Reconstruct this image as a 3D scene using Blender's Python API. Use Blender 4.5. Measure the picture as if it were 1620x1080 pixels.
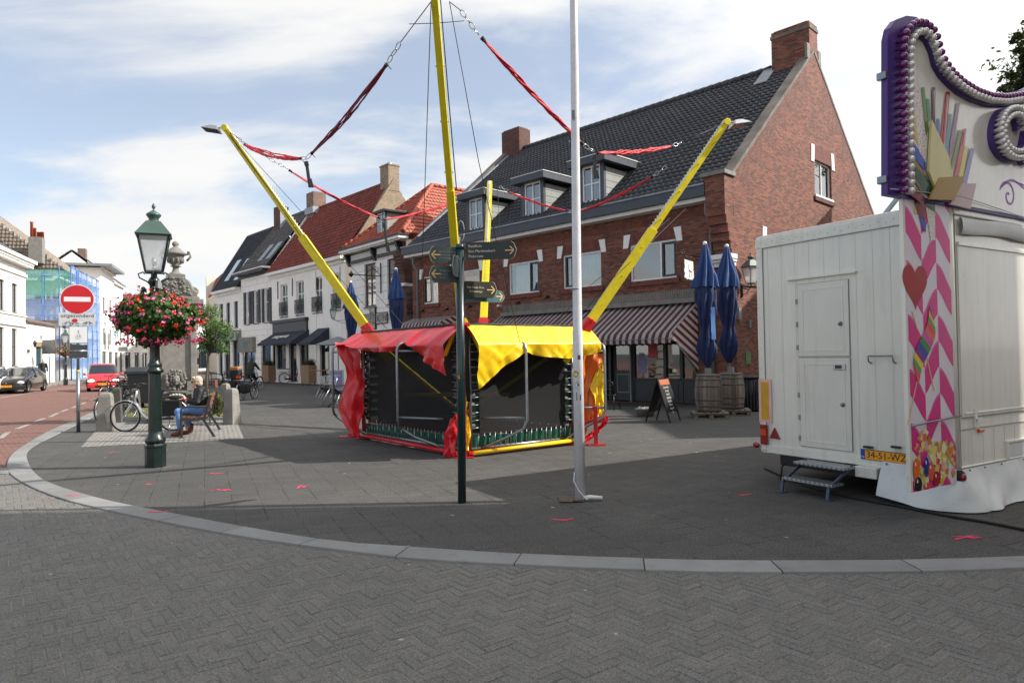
import bpy,bmesh,math,random
import numpy as np
from mathutils import Vector,Matrix,noise
R=math.radians
random.seed(7)
scene=bpy.context.scene
for o in list(bpy.data.objects):bpy.data.objects.remove(o)
COL=scene.collection
#camera
CAM_H,PITCH,ROLL,FPX=1.65,R(1.087),R(1.0),1080.0
f_=Vector((0,math.cos(PITCH),math.sin(PITCH)))
u0=Vector((0,-math.sin(PITCH),math.cos(PITCH)))
r0=Vector((1,0,0))
c_up=(u0*math.cos(ROLL)+r0*math.sin(ROLL)).normalized()
c_rt=(r0*math.cos(ROLL)-u0*math.sin(ROLL)).normalized()
cam=bpy.data.cameras.new("camera");cam.lens=24;cam.sensor_width=36;cam.clip_end=3000;cam.clip_start=.05
camo=bpy.data.objects.new("camera",cam);COL.objects.link(camo)
m3=Matrix((c_rt,c_up,-f_)).transposed()
camo.matrix_world=Matrix.Translation((0,0,CAM_H))@m3.to_4x4()
scene.camera=camo
C0=Vector((0,0,CAM_H))
#light
SUN_EL,SUN_AZ=R(38),R(90)
world=bpy.data.worlds.new("World");scene.world=world;world.use_nodes=True
nt=world.node_tree;nt.nodes.clear()
def wn(t,**k):
 n=nt.nodes.new(t)
 for a,b in k.items():setattr(n,a,b)
 return n
out=wn('ShaderNodeOutputWorld');bg=wn('ShaderNodeBackground');bg.inputs[1].default_value=1.0
sky=wn('ShaderNodeTexSky',sky_type='NISHITA',sun_disc=False,sun_elevation=SUN_EL,sun_rotation=SUN_AZ,air_density=1.0,dust_density=.6,ozone_density=1.2)
SKY_STR=0.135
mul=wn('ShaderNodeVectorMath',operation='SCALE');mul.inputs[3].default_value=SKY_STR
nt.links.new(sky.outputs[0],mul.inputs[0])
tc=wn('ShaderNodeTexCoord')
sep=wn('ShaderNodeSeparateXYZ');nt.links.new(tc.outputs['Generated'],sep.inputs[0])
zz=wn('ShaderNodeMath',operation='ADD');nt.links.new(sep.outputs[2],zz.inputs[0]);zz.inputs[1].default_value=.16
zc=wn('ShaderNodeMath',operation='MAXIMUM');nt.links.new(zz.outputs[0],zc.inputs[0]);zc.inputs[1].default_value=.02
dv=wn('ShaderNodeVectorMath',operation='DIVIDE');nt.links.new(tc.outputs['Generated'],dv.inputs[0])
cmb=wn('ShaderNodeCombineXYZ')
for i in range(3):nt.links.new(zc.outputs[0],cmb.inputs[i])
nt.links.new(cmb.outputs[0],dv.inputs[1])
mp=wn('ShaderNodeMapping');mp.inputs['Rotation'].default_value=(0,0,R(-30));mp.inputs['Scale'].default_value=(.6,1.05,0)
mp.inputs['Location'].default_value=(2.3,.4,0)
nt.links.new(dv.outputs[0],mp.inputs[0])
n1=wn('ShaderNodeTexNoise');n1.inputs['Scale'].default_value=1.25;n1.inputs['Detail'].default_value=9;n1.inputs['Roughness'].default_value=.56;n1.inputs['Distortion'].default_value=.35
nt.links.new(mp.outputs[0],n1.inputs['Vector'])
addx=wn('ShaderNodeMath',operation='MULTIPLY_ADD');nt.links.new(sep.outputs[0],addx.inputs[0]);addx.inputs[1].default_value=.22;nt.links.new(n1.outputs[0],addx.inputs[2])
hz_=wn('ShaderNodeMapRange');hz_.inputs['From Min'].default_value=.0;hz_.inputs['From Max'].default_value=.3;hz_.inputs['To Min'].default_value=.24;hz_.inputs['To Max'].default_value=0
nt.links.new(sep.outputs[2],hz_.inputs[0])
ad2=wn('ShaderNodeMath',operation='ADD');nt.links.new(addx.outputs[0],ad2.inputs[0]);nt.links.new(hz_.outputs[0],ad2.inputs[1])
rmp=wn('ShaderNodeValToRGB');rmp.color_ramp.interpolation='EASE'
rmp.color_ramp.elements[0].position=.37;rmp.color_ramp.elements[0].color=(0.3,)*3+(1,)
rmp.color_ramp.elements[1].position=.545;rmp.color_ramp.elements[1].color=(.97,)*3+(1,)
nt.links.new(ad2.outputs[0],rmp.inputs[0])
n2=wn('ShaderNodeTexNoise');n2.inputs['Scale'].default_value=1.6;n2.inputs['Detail'].default_value=7
nt.links.new(mp.outputs[0],n2.inputs['Vector'])
cr=wn('ShaderNodeValToRGB')
cr.color_ramp.elements[0].position=.3;cr.color_ramp.elements[0].color=(.67,.672,.68,1)
cr.color_ramp.elements[1].position=.62;cr.color_ramp.elements[1].color=(.735,.728,.715,1)
nt.links.new(n2.outputs[0],cr.inputs[0])
mx=wn('ShaderNodeMix',data_type='RGBA');nt.links.new(rmp.outputs[0],mx.inputs[0]);nt.links.new(mul.outputs[0],mx.inputs[6]);nt.links.new(cr.outputs[0],mx.inputs[7])
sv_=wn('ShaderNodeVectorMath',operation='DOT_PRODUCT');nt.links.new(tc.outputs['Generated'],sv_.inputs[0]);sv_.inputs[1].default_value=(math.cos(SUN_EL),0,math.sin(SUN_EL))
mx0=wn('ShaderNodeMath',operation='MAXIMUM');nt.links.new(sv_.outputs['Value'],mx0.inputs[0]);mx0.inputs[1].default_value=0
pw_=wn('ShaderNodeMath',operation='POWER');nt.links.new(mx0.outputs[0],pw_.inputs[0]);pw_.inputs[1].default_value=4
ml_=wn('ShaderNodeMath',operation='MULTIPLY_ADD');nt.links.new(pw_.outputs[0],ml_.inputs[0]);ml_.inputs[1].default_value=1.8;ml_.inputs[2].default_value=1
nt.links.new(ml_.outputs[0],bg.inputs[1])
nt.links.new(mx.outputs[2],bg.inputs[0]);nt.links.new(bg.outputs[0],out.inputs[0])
sun=bpy.data.lights.new("sun",'SUN');sun.energy=5.0;sun.angle=R(.5);sun.color=(1,.955,.88)
so=bpy.data.objects.new("sun",sun);COL.objects.link(so)
sdir=Vector((math.cos(SUN_EL)*math.sin(SUN_AZ),math.cos(SUN_EL)*math.cos(SUN_AZ),math.sin(SUN_EL)))
so.rotation_euler=sdir.to_track_quat('Z','Y').to_euler();so.location=(20,0,30)
vs=scene.view_settings;vs.view_transform='Standard';vs.look='None';vs.exposure=0.45;vs.gamma=1
scene.cycles.max_bounces=6;scene.cycles.transparent_max_bounces=12
scene.cycles.use_denoising=True
#measuring helpers (world metres from measured photo points)
def ray(px,py):
 return(f_+c_rt*((px-810)/FPX)+c_up*((540-py)/FPX))
def G(px,py,z=0.0):
 d=ray(px,py);t=(z-CAM_H)/d.z
 return C0+d*t
def W(px,py,Y):
 d=ray(px,py);return C0+d*(Y/d.y)
class Frame:
 """a local frame standing on the ground: origin, heading of its x axis"""
 def __init__(s,ox,oy,rot):s.o=Vector((ox,oy,0));s.rot=rot;s.ex=Vector((math.cos(rot),math.sin(rot),0));s.ey=Vector((-math.sin(rot),math.cos(rot),0))
 def loc(s,p):d=p-s.o;return Vector((d.dot(s.ex),d.dot(s.ey),p.z))
 def onY(s,px,py,y=0.0):
  d=ray(px,py);n=s.ey;t=((s.o+n*y-C0).dot(n))/d.dot(n);return s.loc(C0+d*t)
 def onX(s,px,py,x=0.0):
  d=ray(px,py);n=s.ex;t=((s.o+n*x-C0).dot(n))/d.dot(n);return s.loc(C0+d*t)
 def w(s,x,y,z=0):return s.o+s.ex*x+s.ey*y+Vector((0,0,z))
#mesh builder
class MB:
 def __init__(s):s.v=[];s.f=[];s.m=[];s.s=[]
 def add(s,vs,fs,m=0,smooth=False,M=None):
  b=len(s.v)
  if M is not None:vs=[M@Vector(v)for v in vs]
  s.v.extend([tuple(v)for v in vs])
  for f in fs:s.f.append(tuple(b+i for i in f));s.m.append(m);s.s.append(smooth)
  return s
 def poly(s,pts,m=0):return s.add(pts,[tuple(range(len(pts)))],m)if len(pts)>2 else s
 def box(s,x0,x1,y0,y1,z0,z1,m=0,M=None,F=None):
  vs=[(x,y,z)for x in(x0,x1)for y in(y0,y1)for z in(z0,z1)]
  if F:vs=[F(*v)for v in vs]
  return s.add(vs,[(0,1,3,2),(4,6,7,5),(0,4,5,1),(2,3,7,6),(0,2,6,4),(1,5,7,3)],m,False,M)
 def tube(s,path,r,seg=8,m=0,smooth=True,caps=True,closed=False,M=None):
  P=[Vector(p)for p in path];n=len(P)
  rs=r if isinstance(r,(list,tuple))else[r]*n
  T=[]
  for i in range(n):
   if closed:t=P[(i+1)%n]-P[i-1]
   else:t=P[min(i+1,n-1)]-P[max(i-1,0)]
   T.append(t.normalized()if t.length>1e-9 else Vector((0,0,1)))
  up=Vector((0,0,1))if abs(T[0].z)<.9 else Vector((1,0,0))
  N=(up-T[0]*up.dot(T[0])).normalized();vs=[]
  for i in range(n):
   N=(N-T[i]*N.dot(T[i])).normalized();B=T[i].cross(N)
   for k in range(seg):
    a=2*math.pi*k/seg
    vs.append(P[i]+(N*math.cos(a)+B*math.sin(a))*rs[i])
  fs=[]
  for i in range(n if closed else n-1):
   for k in range(seg):
    a,b=i*seg+k,i*seg+(k+1)%seg;j=(i+1)%n
    fs.append((a,b,j*seg+(k+1)%seg,j*seg+k))
  s.add(vs,fs,m,smooth,M)
  if caps and not closed:
   b=len(s.v)-n*seg
   s.f.append(tuple(b+k for k in reversed(range(seg))));s.m.append(m);s.s.append(False)
   s.f.append(tuple(b+(n-1)*seg+k for k in range(seg)));s.m.append(m);s.s.append(False)
  return s
 def beam(s,a,b,w,h,m=0,up=(0,0,1)):
  a,b=Vector(a),Vector(b);t=(b-a).normalized();up=Vector(up)
  if abs(t.dot(up))>.98:up=Vector((0,1,0))
  x=t.cross(up).normalized();y=x.cross(t).normalized()
  vs=[p+x*(i*w/2)+y*(j*h/2)for p in(a,b)for i in(-1,1)for j in(-1,1)]
  return s.add(vs,[(0,1,3,2),(4,6,7,5),(0,4,5,1),(2,3,7,6),(0,2,6,4),(1,5,7,3)],m)
 def lathe(s,prof,seg=16,m=0,c=(0,0,0),smooth=True,M=None,rot=0,sx=1,sy=1):
  vs=[];n=len(prof)
  for r,z in prof:
   for k in range(seg):
    a=2*math.pi*k/seg+rot
    vs.append((c[0]+r*sx*math.cos(a),c[1]+r*sy*math.sin(a),c[2]+z))
  fs=[(i*seg+k,i*seg+(k+1)%seg,(i+1)*seg+(k+1)%seg,(i+1)*seg+k)for i in range(n-1)for k in range(seg)]
  s.add(vs,fs,m,smooth,M);b=len(s.v)-n*seg
  if prof[0][0]>1e-4:s.f.append(tuple(b+k for k in reversed(range(seg))));s.m.append(m);s.s.append(False)
  if prof[-1][0]>1e-4:s.f.append(tuple(b+(n-1)*seg+k for k in range(seg)));s.m.append(m);s.s.append(False)
  return s
 def ell(s,c,r,seg=12,rings=8,m=0,M=None):
  if not isinstance(r,(tuple,list)):r=(r,r,r)
  T=Matrix.Translation(c)@Matrix.Diagonal((r[0],r[1],r[2],1))
  if M is not None:T=M@T
  prof=[(math.sin(math.pi*i/rings),-math.cos(math.pi*i/rings))for i in range(rings+1)]
  prof[0]=(0.001,-1);prof[-1]=(0.001,1)
  return s.lathe(prof,seg,m,M=T)
 def prism(s,poly,F,d0,d1,m=0,ms=None):
  """2-D polygon mapped by F(a, b, d) with thickness d0..d1"""
  n=len(poly);vs=[F(a,b,d0)for a,b in poly]+[F(a,b,d1)for a,b in poly]
  s.add(vs,[tuple(range(n))[::-1],tuple(range(n,2*n))],m)
  b=len(s.v)-2*n
  for i in range(n):
   j=(i+1)%n;s.f.append((b+i,b+j,b+n+j,b+n+i));s.m.append(m if ms is None else ms);s.s.append(False)
  return s
 def grid(s,fn,nu,nv,m=0,smooth=True,double=0):
  vs=[fn(i/nu,j/nv)for j in range(nv+1)for i in range(nu+1)]
  fs=[(j*(nu+1)+i,j*(nu+1)+i+1,(j+1)*(nu+1)+i+1,(j+1)*(nu+1)+i)for j in range(nv)for i in range(nu)]
  return s.add(vs,fs,m,smooth)
 def build(s,name,mats,parent=None,bevel=0,thick=0,uvrot=0,attr=None):
  me=bpy.data.meshes.new(name)
  me.from_pydata(s.v,[],s.f)
  if not isinstance(mats,(list,tuple)):mats=[mats]
  for mt in mats:me.materials.append(mt)
  if bevel or thick:
   me.polygons.foreach_set('material_index',s.m);me.polygons.foreach_set('use_smooth',s.s)
   bm=bmesh.new();bm.from_mesh(me)
   bmesh.ops.remove_doubles(bm,verts=bm.verts,dist=1e-5)
   bmesh.ops.recalc_face_normals(bm,faces=bm.faces)
   if thick:bmesh.ops.solidify(bm,geom=bm.faces[:],thickness=thick)
   if bevel:
    es=[e for e in bm.edges if len(e.link_faces)==2 and e.calc_face_angle(0)>R(35)]
    bmesh.ops.bevel(bm,geom=es,offset=bevel,segments=2,profile=.6,affect='EDGES',clamp_overlap=True)
   bm.to_mesh(me);bm.free()
  else:
   me.polygons.foreach_set('material_index',s.m);me.polygons.foreach_set('use_smooth',s.s)
  me.update()
  box_uv(me)
  o=bpy.data.objects.new(name,me);COL.objects.link(o)
  if parent is not None:o.parent=parent
  return o
def box_uv(me):
 nl,npol=len(me.loops),len(me.polygons)
 if nl==0:return
 uv=me.uv_layers.new(name='uv')
 co=np.empty(len(me.vertices)*3,np.float32);me.vertices.foreach_get('co',co);co=co.reshape(-1,3)
 vi=np.empty(nl,np.int32);me.loops.foreach_get('vertex_index',vi)
 nr=np.empty(npol*3,np.float32);me.polygons.foreach_get('normal',nr);nr=nr.reshape(-1,3)
 lt=np.empty(npol,np.int32);me.polygons.foreach_get('loop_total',lt)
 n=np.repeat(nr,lt,axis=0)
 u=np.stack([-n[:,1],n[:,0],np.zeros(nl,np.float32)],1)
 L=np.linalg.norm(u,axis=1,keepdims=True);flat=(L[:,0]<.02)
 u=u/np.maximum(L,1e-6);u[flat]=(1,0,0)
 v=np.cross(n,u)
 sgn=np.where(v[:,2]<-1e-3,-1,1)[:,None];v=v*sgn
 v[flat]=(0,1,0)
 p=co[vi]
 st=np.stack([(p*u).sum(1),(p*v).sum(1)],1).astype(np.float32)
 uv.data.foreach_set('uv',st.ravel())
def thing(name,label,cat,loc=(0,0,0),rot=0,group=None,kind=None):
 o=bpy.data.objects.new(name,None);COL.objects.link(o);o.location=loc;o.rotation_euler=(0,0,rot);o.empty_display_size=.2
 return tag(o,label,cat,group,kind)
def tag(o,label=None,cat=None,group=None,kind=None):
 if label:o['label']=label
 if cat:o['category']=cat
 if group:o['group']=group
 if kind:o['kind']=kind
 return o
def struct(o):o['kind']='structure';return o
def copy_tree(o,parent=None,kids=None):
 if kids is None:
  kids={}
  for x in bpy.data.objects:
   if x.parent is not None:kids.setdefault(x.parent,[]).append(x)
 c=o.copy();COL.objects.link(c);c.parent=parent
 for ch in kids.get(o,[]):copy_tree(ch,c,kids)
 return c
def place(o,loc,rot=0,label=None,group=None):
 o.location=loc;o.rotation_euler=(0,0,rot)
 if label:o['label']=label
 if group:o['group']=group
 return o
#materials
def lin(h):
 h=h.lstrip('#');v=[int(h[i:i+2],16)/255 for i in(0,2,4)]
 return tuple((x/12.92 if x<=.04045 else((x+.055)/1.055)**2.4)for x in v)+(1,)
def newmat(name):
 m=bpy.data.materials.new(name);m.use_nodes=True;t=m.node_tree
 b=t.nodes['Principled BSDF'];return m,t,b
def nd(t,typ,**k):
 n=t.nodes.new(typ)
 for a,b in k.items():setattr(n,a,b)
 return n
def coords(t,kind='UV',scale=(1,1,1),rot=(0,0,0)):
 c=nd(t,'ShaderNodeTexCoord');mp=nd(t,'ShaderNodeMapping')
 mp.inputs['Scale'].default_value=scale;mp.inputs['Rotation'].default_value=rot
 t.links.new(c.outputs[kind],mp.inputs[0]);return mp.outputs[0]
def noise_n(t,vec,scale,detail=4,rough=.55):
 n=nd(t,'ShaderNodeTexNoise');n.inputs['Scale'].default_value=scale;n.inputs['Detail'].default_value=detail;n.inputs['Roughness'].default_value=rough
 t.links.new(vec,n.inputs['Vector']);return n.outputs['Fac']
def ramp(t,fac,stops):
 r=nd(t,'ShaderNodeValToRGB');e=r.color_ramp.elements
 e[0].position,e[0].color=stops[0];e[1].position,e[1].color=stops[-1]
 for p,c in stops[1:-1]:
  x=e.new(p);x.color=c
 t.links.new(fac,r.inputs[0]);return r.outputs[0]
def mixc(t,fac,a,b,mode='MIX'):
 m=nd(t,'ShaderNodeMix',data_type='RGBA',blend_type=mode)
 for i,x in((0,fac),(6,a),(7,b)):
  if isinstance(x,(int,float)):m.inputs[i].default_value=x
  elif isinstance(x,(tuple,list)):m.inputs[i].default_value=x
  else:t.links.new(x,m.inputs[i])
 return m.outputs[2]
def bump(t,b,h,strength=.3,dist=.01):
 n=nd(t,'ShaderNodeBump');n.inputs['Strength'].default_value=strength;n.inputs['Distance'].default_value=dist
 t.links.new(h,n.inputs['Height']);t.links.new(n.outputs[0],b.inputs['Normal'])
def g(v):return(v,v,v,1)
def mat(name,col,rough=.6,metal=0,var=.12,scale=3.0,bmp=0,coat=0,spec=.5,kind='Object',dirt=0,emis=None):
 """general painted / plain surface with uneven tone and roughness"""
 m,t,b=newmat(name);vec=coords(t,kind)
 col=lin(col)if isinstance(col,str)else tuple(col)[:3]+(1,)
 n=noise_n(t,vec,scale,5,.6)
 dark=tuple(c*(1-var)for c in col[:3])+(1,);light=tuple(min(1,c*(1+var))for c in col[:3])+(1,)
 cc=ramp(t,n,[(.3,dark),(.7,light)])
 if dirt:
  n3=noise_n(t,vec,scale*4.3,8,.7)
  cc=mixc(t,ramp(t,n3,[(.52,g(0)),(.75,g(dirt))]),cc,(.06,.055,.045,1))
 t.links.new(cc,b.inputs['Base Color'])
 b.inputs['Metallic'].default_value=metal;b.inputs['Specular IOR Level'].default_value=spec
 n2=noise_n(t,vec,scale*2.7,4,.6)
 rr=nd(t,'ShaderNodeMapRange');rr.inputs['To Min'].default_value=max(.02,rough*.8);rr.inputs['To Max'].default_value=min(1,rough*1.2)
 t.links.new(n2,rr.inputs[0]);t.links.new(rr.outputs[0],b.inputs['Roughness'])
 if coat:b.inputs['Coat Weight'].default_value=coat;b.inputs['Coat Roughness'].default_value=.06
 if bmp:bump(t,b,noise_n(t,vec,scale*12,6,.6),bmp,.01)
 if emis:b.inputs['Emission Color'].default_value=lin(emis[0]);b.inputs['Emission Strength'].default_value=emis[1]
 return m
def brick_mat(name,c1,c2,mortar,w=.21,h=.0625,mort=.011,rough=.85,rot=0,spread=.25,patch=None,bstr=.6):
 m,t,b=newmat(name);vec=coords(t,'UV',rot=(0,0,rot))
 br=nd(t,'ShaderNodeTexBrick');br.offset=.5
 br.inputs['Scale'].default_value=1;br.inputs['Mortar Size'].default_value=mort;br.inputs['Mortar Smooth'].default_value=.15
 br.inputs['Brick Width'].default_value=w;br.inputs['Row Height'].default_value=h;br.inputs['Bias'].default_value=0
 br.inputs['Color1'].default_value=g(0);br.inputs['Color2'].default_value=g(1);br.inputs['Mortar'].default_value=g(.5)
 t.links.new(vec,br.inputs['Vector'])
 n=noise_n(t,vec,.35,5,.6);fine=noise_n(t,vec,30,4,.7)
 tone=mixc(t,.25,br.outputs['Color'],n)
 cc=ramp(t,tone,[(.1,lin(c1)),(.85,lin(c2))])
 cc=mixc(t,.5,cc,ramp(t,fine,[(.3,g(.35)),(.7,g(.75))]),'SOFT_LIGHT')
 if patch:cc=mixc(t,ramp(t,noise_n(t,vec,.9,6,.65),[(.56,g(0)),(.7,g(.5))]),cc,lin(patch))
 mc=mixc(t,ramp(t,noise_n(t,vec,1.3,4),[(.35,g(0)),(.65,g(1))]),lin(mortar),tuple(x*.6 for x in lin(mortar)[:3])+(1,))
 cc=mixc(t,br.outputs['Fac'],cc,mc)
 t.links.new(cc,b.inputs['Base Color']);b.inputs['Roughness'].default_value=rough
 inv=nd(t,'ShaderNodeMath',operation='MULTIPLY_ADD');t.links.new(br.outputs['Fac'],inv.inputs[0]);inv.inputs[1].default_value=-1
 f2=nd(t,'ShaderNodeMath',operation='MULTIPLY');t.links.new(fine,f2.inputs[0]);f2.inputs[1].default_value=.3
 t.links.new(f2.outputs[0],inv.inputs[2]);bump(t,b,inv.outputs[0],bstr,.012)
 return m
def tile_mat(name,c1,c2,c3,w=.22,h=.3,rough=.6):
 """clay roof tiles: colour per tile plus lichen; the shape is modelled"""
 m,t,b=newmat(name);vec=coords(t,'UV')
 br=nd(t,'ShaderNodeTexBrick');br.offset=0
 for k,v in(('Scale',1),('Mortar Size',0),('Brick Width',w),('Row Height',h),('Bias',0)):br.inputs[k].default_value=v
 br.inputs['Color1'].default_value=g(0);br.inputs['Color2'].default_value=g(1);t.links.new(vec,br.inputs['Vector'])
 tone=mixc(t,.45,br.outputs['Color'],noise_n(t,vec,.5,6,.7))
 cc=ramp(t,tone,[(.15,lin(c1)),(.55,lin(c2)),(.9,lin(c3))])
 cc=mixc(t,ramp(t,noise_n(t,vec,9,6,.75),[(.55,g(0)),(.8,g(.45))]),cc,lin('6b675c'))
 t.links.new(cc,b.inputs['Base Color']);b.inputs['Roughness'].default_value=rough
 bump(t,b,noise_n(t,vec,25,4),.15,.01);return m
def plaster(name,col='e8e6e2',line=0,lineh=.45,linew=1.1,dirt=.25):
 m,t,b=newmat(name);vec=coords(t,'UV');c=lin(col)
 n=noise_n(t,vec,.8,7,.65);cc=ramp(t,n,[(.3,tuple(x*.92 for x in c[:3])+(1,)),(.7,c)])
 v2=coords(t,'UV',scale=(3.0,.35,1));st=noise_n(t,v2,1.4,7,.7)
 cc=mixc(t,ramp(t,st,[(.52,g(0)),(.8,g(dirt))]),cc,lin('8f8a80'))
 fine=noise_n(t,vec,24,5,.7);h=fine
 if line:
  br=nd(t,'ShaderNodeTexBrick');br.offset=.5
  for k,v in(('Scale',1),('Mortar Size',.018),('Brick Width',linew),('Row Height',lineh),('Mortar Smooth',.3)):br.inputs[k].default_value=v
  t.links.new(vec,br.inputs['Vector'])
  cc=mixc(t,br.outputs['Fac'],cc,mixc(t,.5,cc,g(.25)))
  mm=nd(t,'ShaderNodeMath',operation='MULTIPLY_ADD');t.links.new(br.outputs['Fac'],mm.inputs[0]);mm.inputs[1].default_value=-1.5;t.links.new(fine,mm.inputs[2]);h=mm.outputs[0]
 t.links.new(cc,b.inputs['Base Color']);b.inputs['Roughness'].default_value=.8
 bump(t,b,h,.25,.01);return m
def glass_mat(name,tint=(.02,.025,.03),trans=.55):
 m,t,b=newmat(name)
 b.inputs['Base Color'].default_value=tint+(1,);b.inputs['Roughness'].default_value=.03;b.inputs['IOR'].default_value=1.75
 if trans>0:
  tr=nd(t,'ShaderNodeBsdfTransparent');tr.inputs[0].default_value=(.85,.9,.9,1)
  gl=nd(t,'ShaderNodeBsdfGlossy');gl.inputs['Roughness'].default_value=.02
  fr=nd(t,'ShaderNodeFresnel');fr.inputs[0].default_value=1.8
  mr=nd(t,'ShaderNodeMapRange');mr.inputs['To Min'].default_value=1-trans-.2;t.links.new(fr.outputs[0],mr.inputs[0])
  mr.inputs['To Min'].default_value=max(.05,1-trans-.25);mr.inputs['To Max'].default_value=1
  ms=nd(t,'ShaderNodeMixShader');t.links.new(mr.outputs[0],ms.inputs[0]);t.links.new(tr.outputs[0],ms.inputs[1]);t.links.new(gl.outputs[0],ms.inputs[2])
  t.links.new(ms.outputs[0],t.nodes['Material Output'].inputs[0])
 return m
def mesh_fabric(name,col,alpha,rough=.7):
 m,t,b=newmat(name);vec=coords(t,'UV')
 n=noise_n(t,vec,3,5);c=lin(col)
 t.links.new(ramp(t,n,[(.3,tuple(x*.8 for x in c[:3])+(1,)),(.7,c)]),b.inputs['Base Color']);b.inputs['Roughness'].default_value=rough
 b.inputs['Alpha'].default_value=alpha;return m
def wood(name,c1,c2,plank=0,axis=0,rough=.75):
 m,t,b=newmat(name);vec=coords(t,'UV',scale=((1,14,1)if axis==0 else(14,1,1)))
 n=noise_n(t,vec,1.8,7,.65);cc=ramp(t,n,[(.3,lin(c1)),(.7,lin(c2))])
 t.links.new(cc,b.inputs['Base Color']);b.inputs['Roughness'].default_value=rough;bump(t,b,n,.3,.004);return m
M={}
M['white']=mat('white_paint','dcdcd8',.5,var=.05,dirt=.15)
M['white_gloss']=mat('white_gloss','e4e4e2',.25,var=.03)
M['black']=mat('black_paint','16171a',.4,var=.2)
M['darkgrey']=mat('dark_grey_paint','33373c',.5)
M['slateblue']=mat('slate_blue_paint','3c414b',.45)
M['midgrey']=mat('mid_grey_paint','7b7f80',.55)
M['green_iron']=mat('dark_green_iron','0d1f1c',.32,var=.35,scale=14,dirt=.3,coat=.25)
M['steel']=mat('galvanised_steel','8c9094',.38,metal=.85,var=.2,scale=9)
M['alu']=mat('aluminium','b4b7b9',.35,metal=.9,var=.1)
M['glass']=glass_mat('window_glass');M['glass_dark']=glass_mat('dark_glass',(.012,.016,.02),0)
M['curtain']=mat('white_curtain','d5d4d0',.9,var=.1)
M['stone']=mat('grey_stone','7f7c76',.85,var=.22,scale=4,bmp=.5,dirt=.4)
M['blackmesh']=mesh_fabric('black_mesh','08090a',.93,.9)
M['rubber']=mat('black_rubber','141414',.75)
M['red_paint']=mat('red_paint','b5141c',.35,var=.15,coat=.2)
M['yellow_paint']=mat('yellow_paint','d8c512',.4,var=.12,scale=6,dirt=.12)
M['leaf']=mat('leaf_green','3f5b22',.6,var=.5,scale=9)
M['lead']=mat('lead_flashing','8d929a',.5,var=.2,dirt=.3)
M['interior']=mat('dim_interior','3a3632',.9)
def text(s,size,M4,m,parent,name='lettering',ext=.002,align='CENTER',shear=0,space=1.0,sx=1.0):
 cu=bpy.data.curves.new('txt','FONT');cu.body=s;cu.size=size;cu.extrude=ext;cu.align_x=align;cu.align_y='CENTER';cu.shear=shear;cu.space_character=space;cu.resolution_u=2
 ob=bpy.data.objects.new('txt',cu);COL.objects.link(ob)
 dg=bpy.context.evaluated_depsgraph_get();me=bpy.data.meshes.new_from_object(ob.evaluated_get(dg))
 bpy.data.objects.remove(ob)
 me.transform(M4@Matrix.Diagonal((sx,1,1,1)));me.materials.clear();me.materials.append(m)
 o=bpy.data.objects.new(name,me);COL.objects.link(o);o.parent=parent;return o
def basis(o,x,y,z):
 return Matrix.Translation(o)@Matrix((Vector(x),Vector(y),Vector(z))).transposed().to_4x4()
def clip(poly,hp):
 for(na,nb,c)in hp:
  o=[]
  for i in range(len(poly)):
   p,q=poly[i],poly[(i+1)%len(poly)]
   dp,dq=na*p[0]+nb*p[1]-c,na*q[0]+nb*q[1]-c
   if dp<=0:o.append(p)
   if dp*dq<0:k=dp/(dp-dq);o.append((p[0]+(q[0]-p[0])*k,p[1]+(q[1]-p[1])*k))
  poly=o
  if len(poly)<3:return[]
 return poly
def panel(mb,F,a0,a1,b0,b1,ops=(),m=0,rev=.12,mr=None,hp=()):
 A=sorted({a0,a1,*[x for o in ops for x in(o[0],o[1])if a0<x<a1]});B=sorted({b0,b1,*[x for o in ops for x in(o[2],o[3])if b0<x<b1]})
 for i in range(len(A)-1):
  for j in range(len(B)-1):
   ca,cb=(A[i]+A[i+1])/2,(B[j]+B[j+1])/2
   if any(o[0]<ca<o[1]and o[2]<cb<o[3]for o in ops):continue
   P=[(A[i],B[j]),(A[i+1],B[j]),(A[i+1],B[j+1]),(A[i],B[j+1])]
   if hp:P=clip(P,hp)
   if len(P)>=3:mb.poly([F(a,b,0)for a,b in P],m)
 mr=m if mr is None else mr
 for o in ops:
  c=[(o[0],o[2]),(o[1],o[2]),(o[1],o[3]),(o[0],o[3])]
  for i in range(4):
   p,q=c[i],c[(i+1)%4];mb.poly([F(*p,0),F(*q,0),F(*q,rev),F(*p,rev)],mr)
FR=lambda a,b,d:(a,d,b)
FG=lambda a,b,d:(-d,a,b)
FL=lambda a,b,d:(d,a,b)
def shiftF(F,da=0,db=0,dd=0):return lambda a,b,d:F(a+da,b+db,d+dd)
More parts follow.
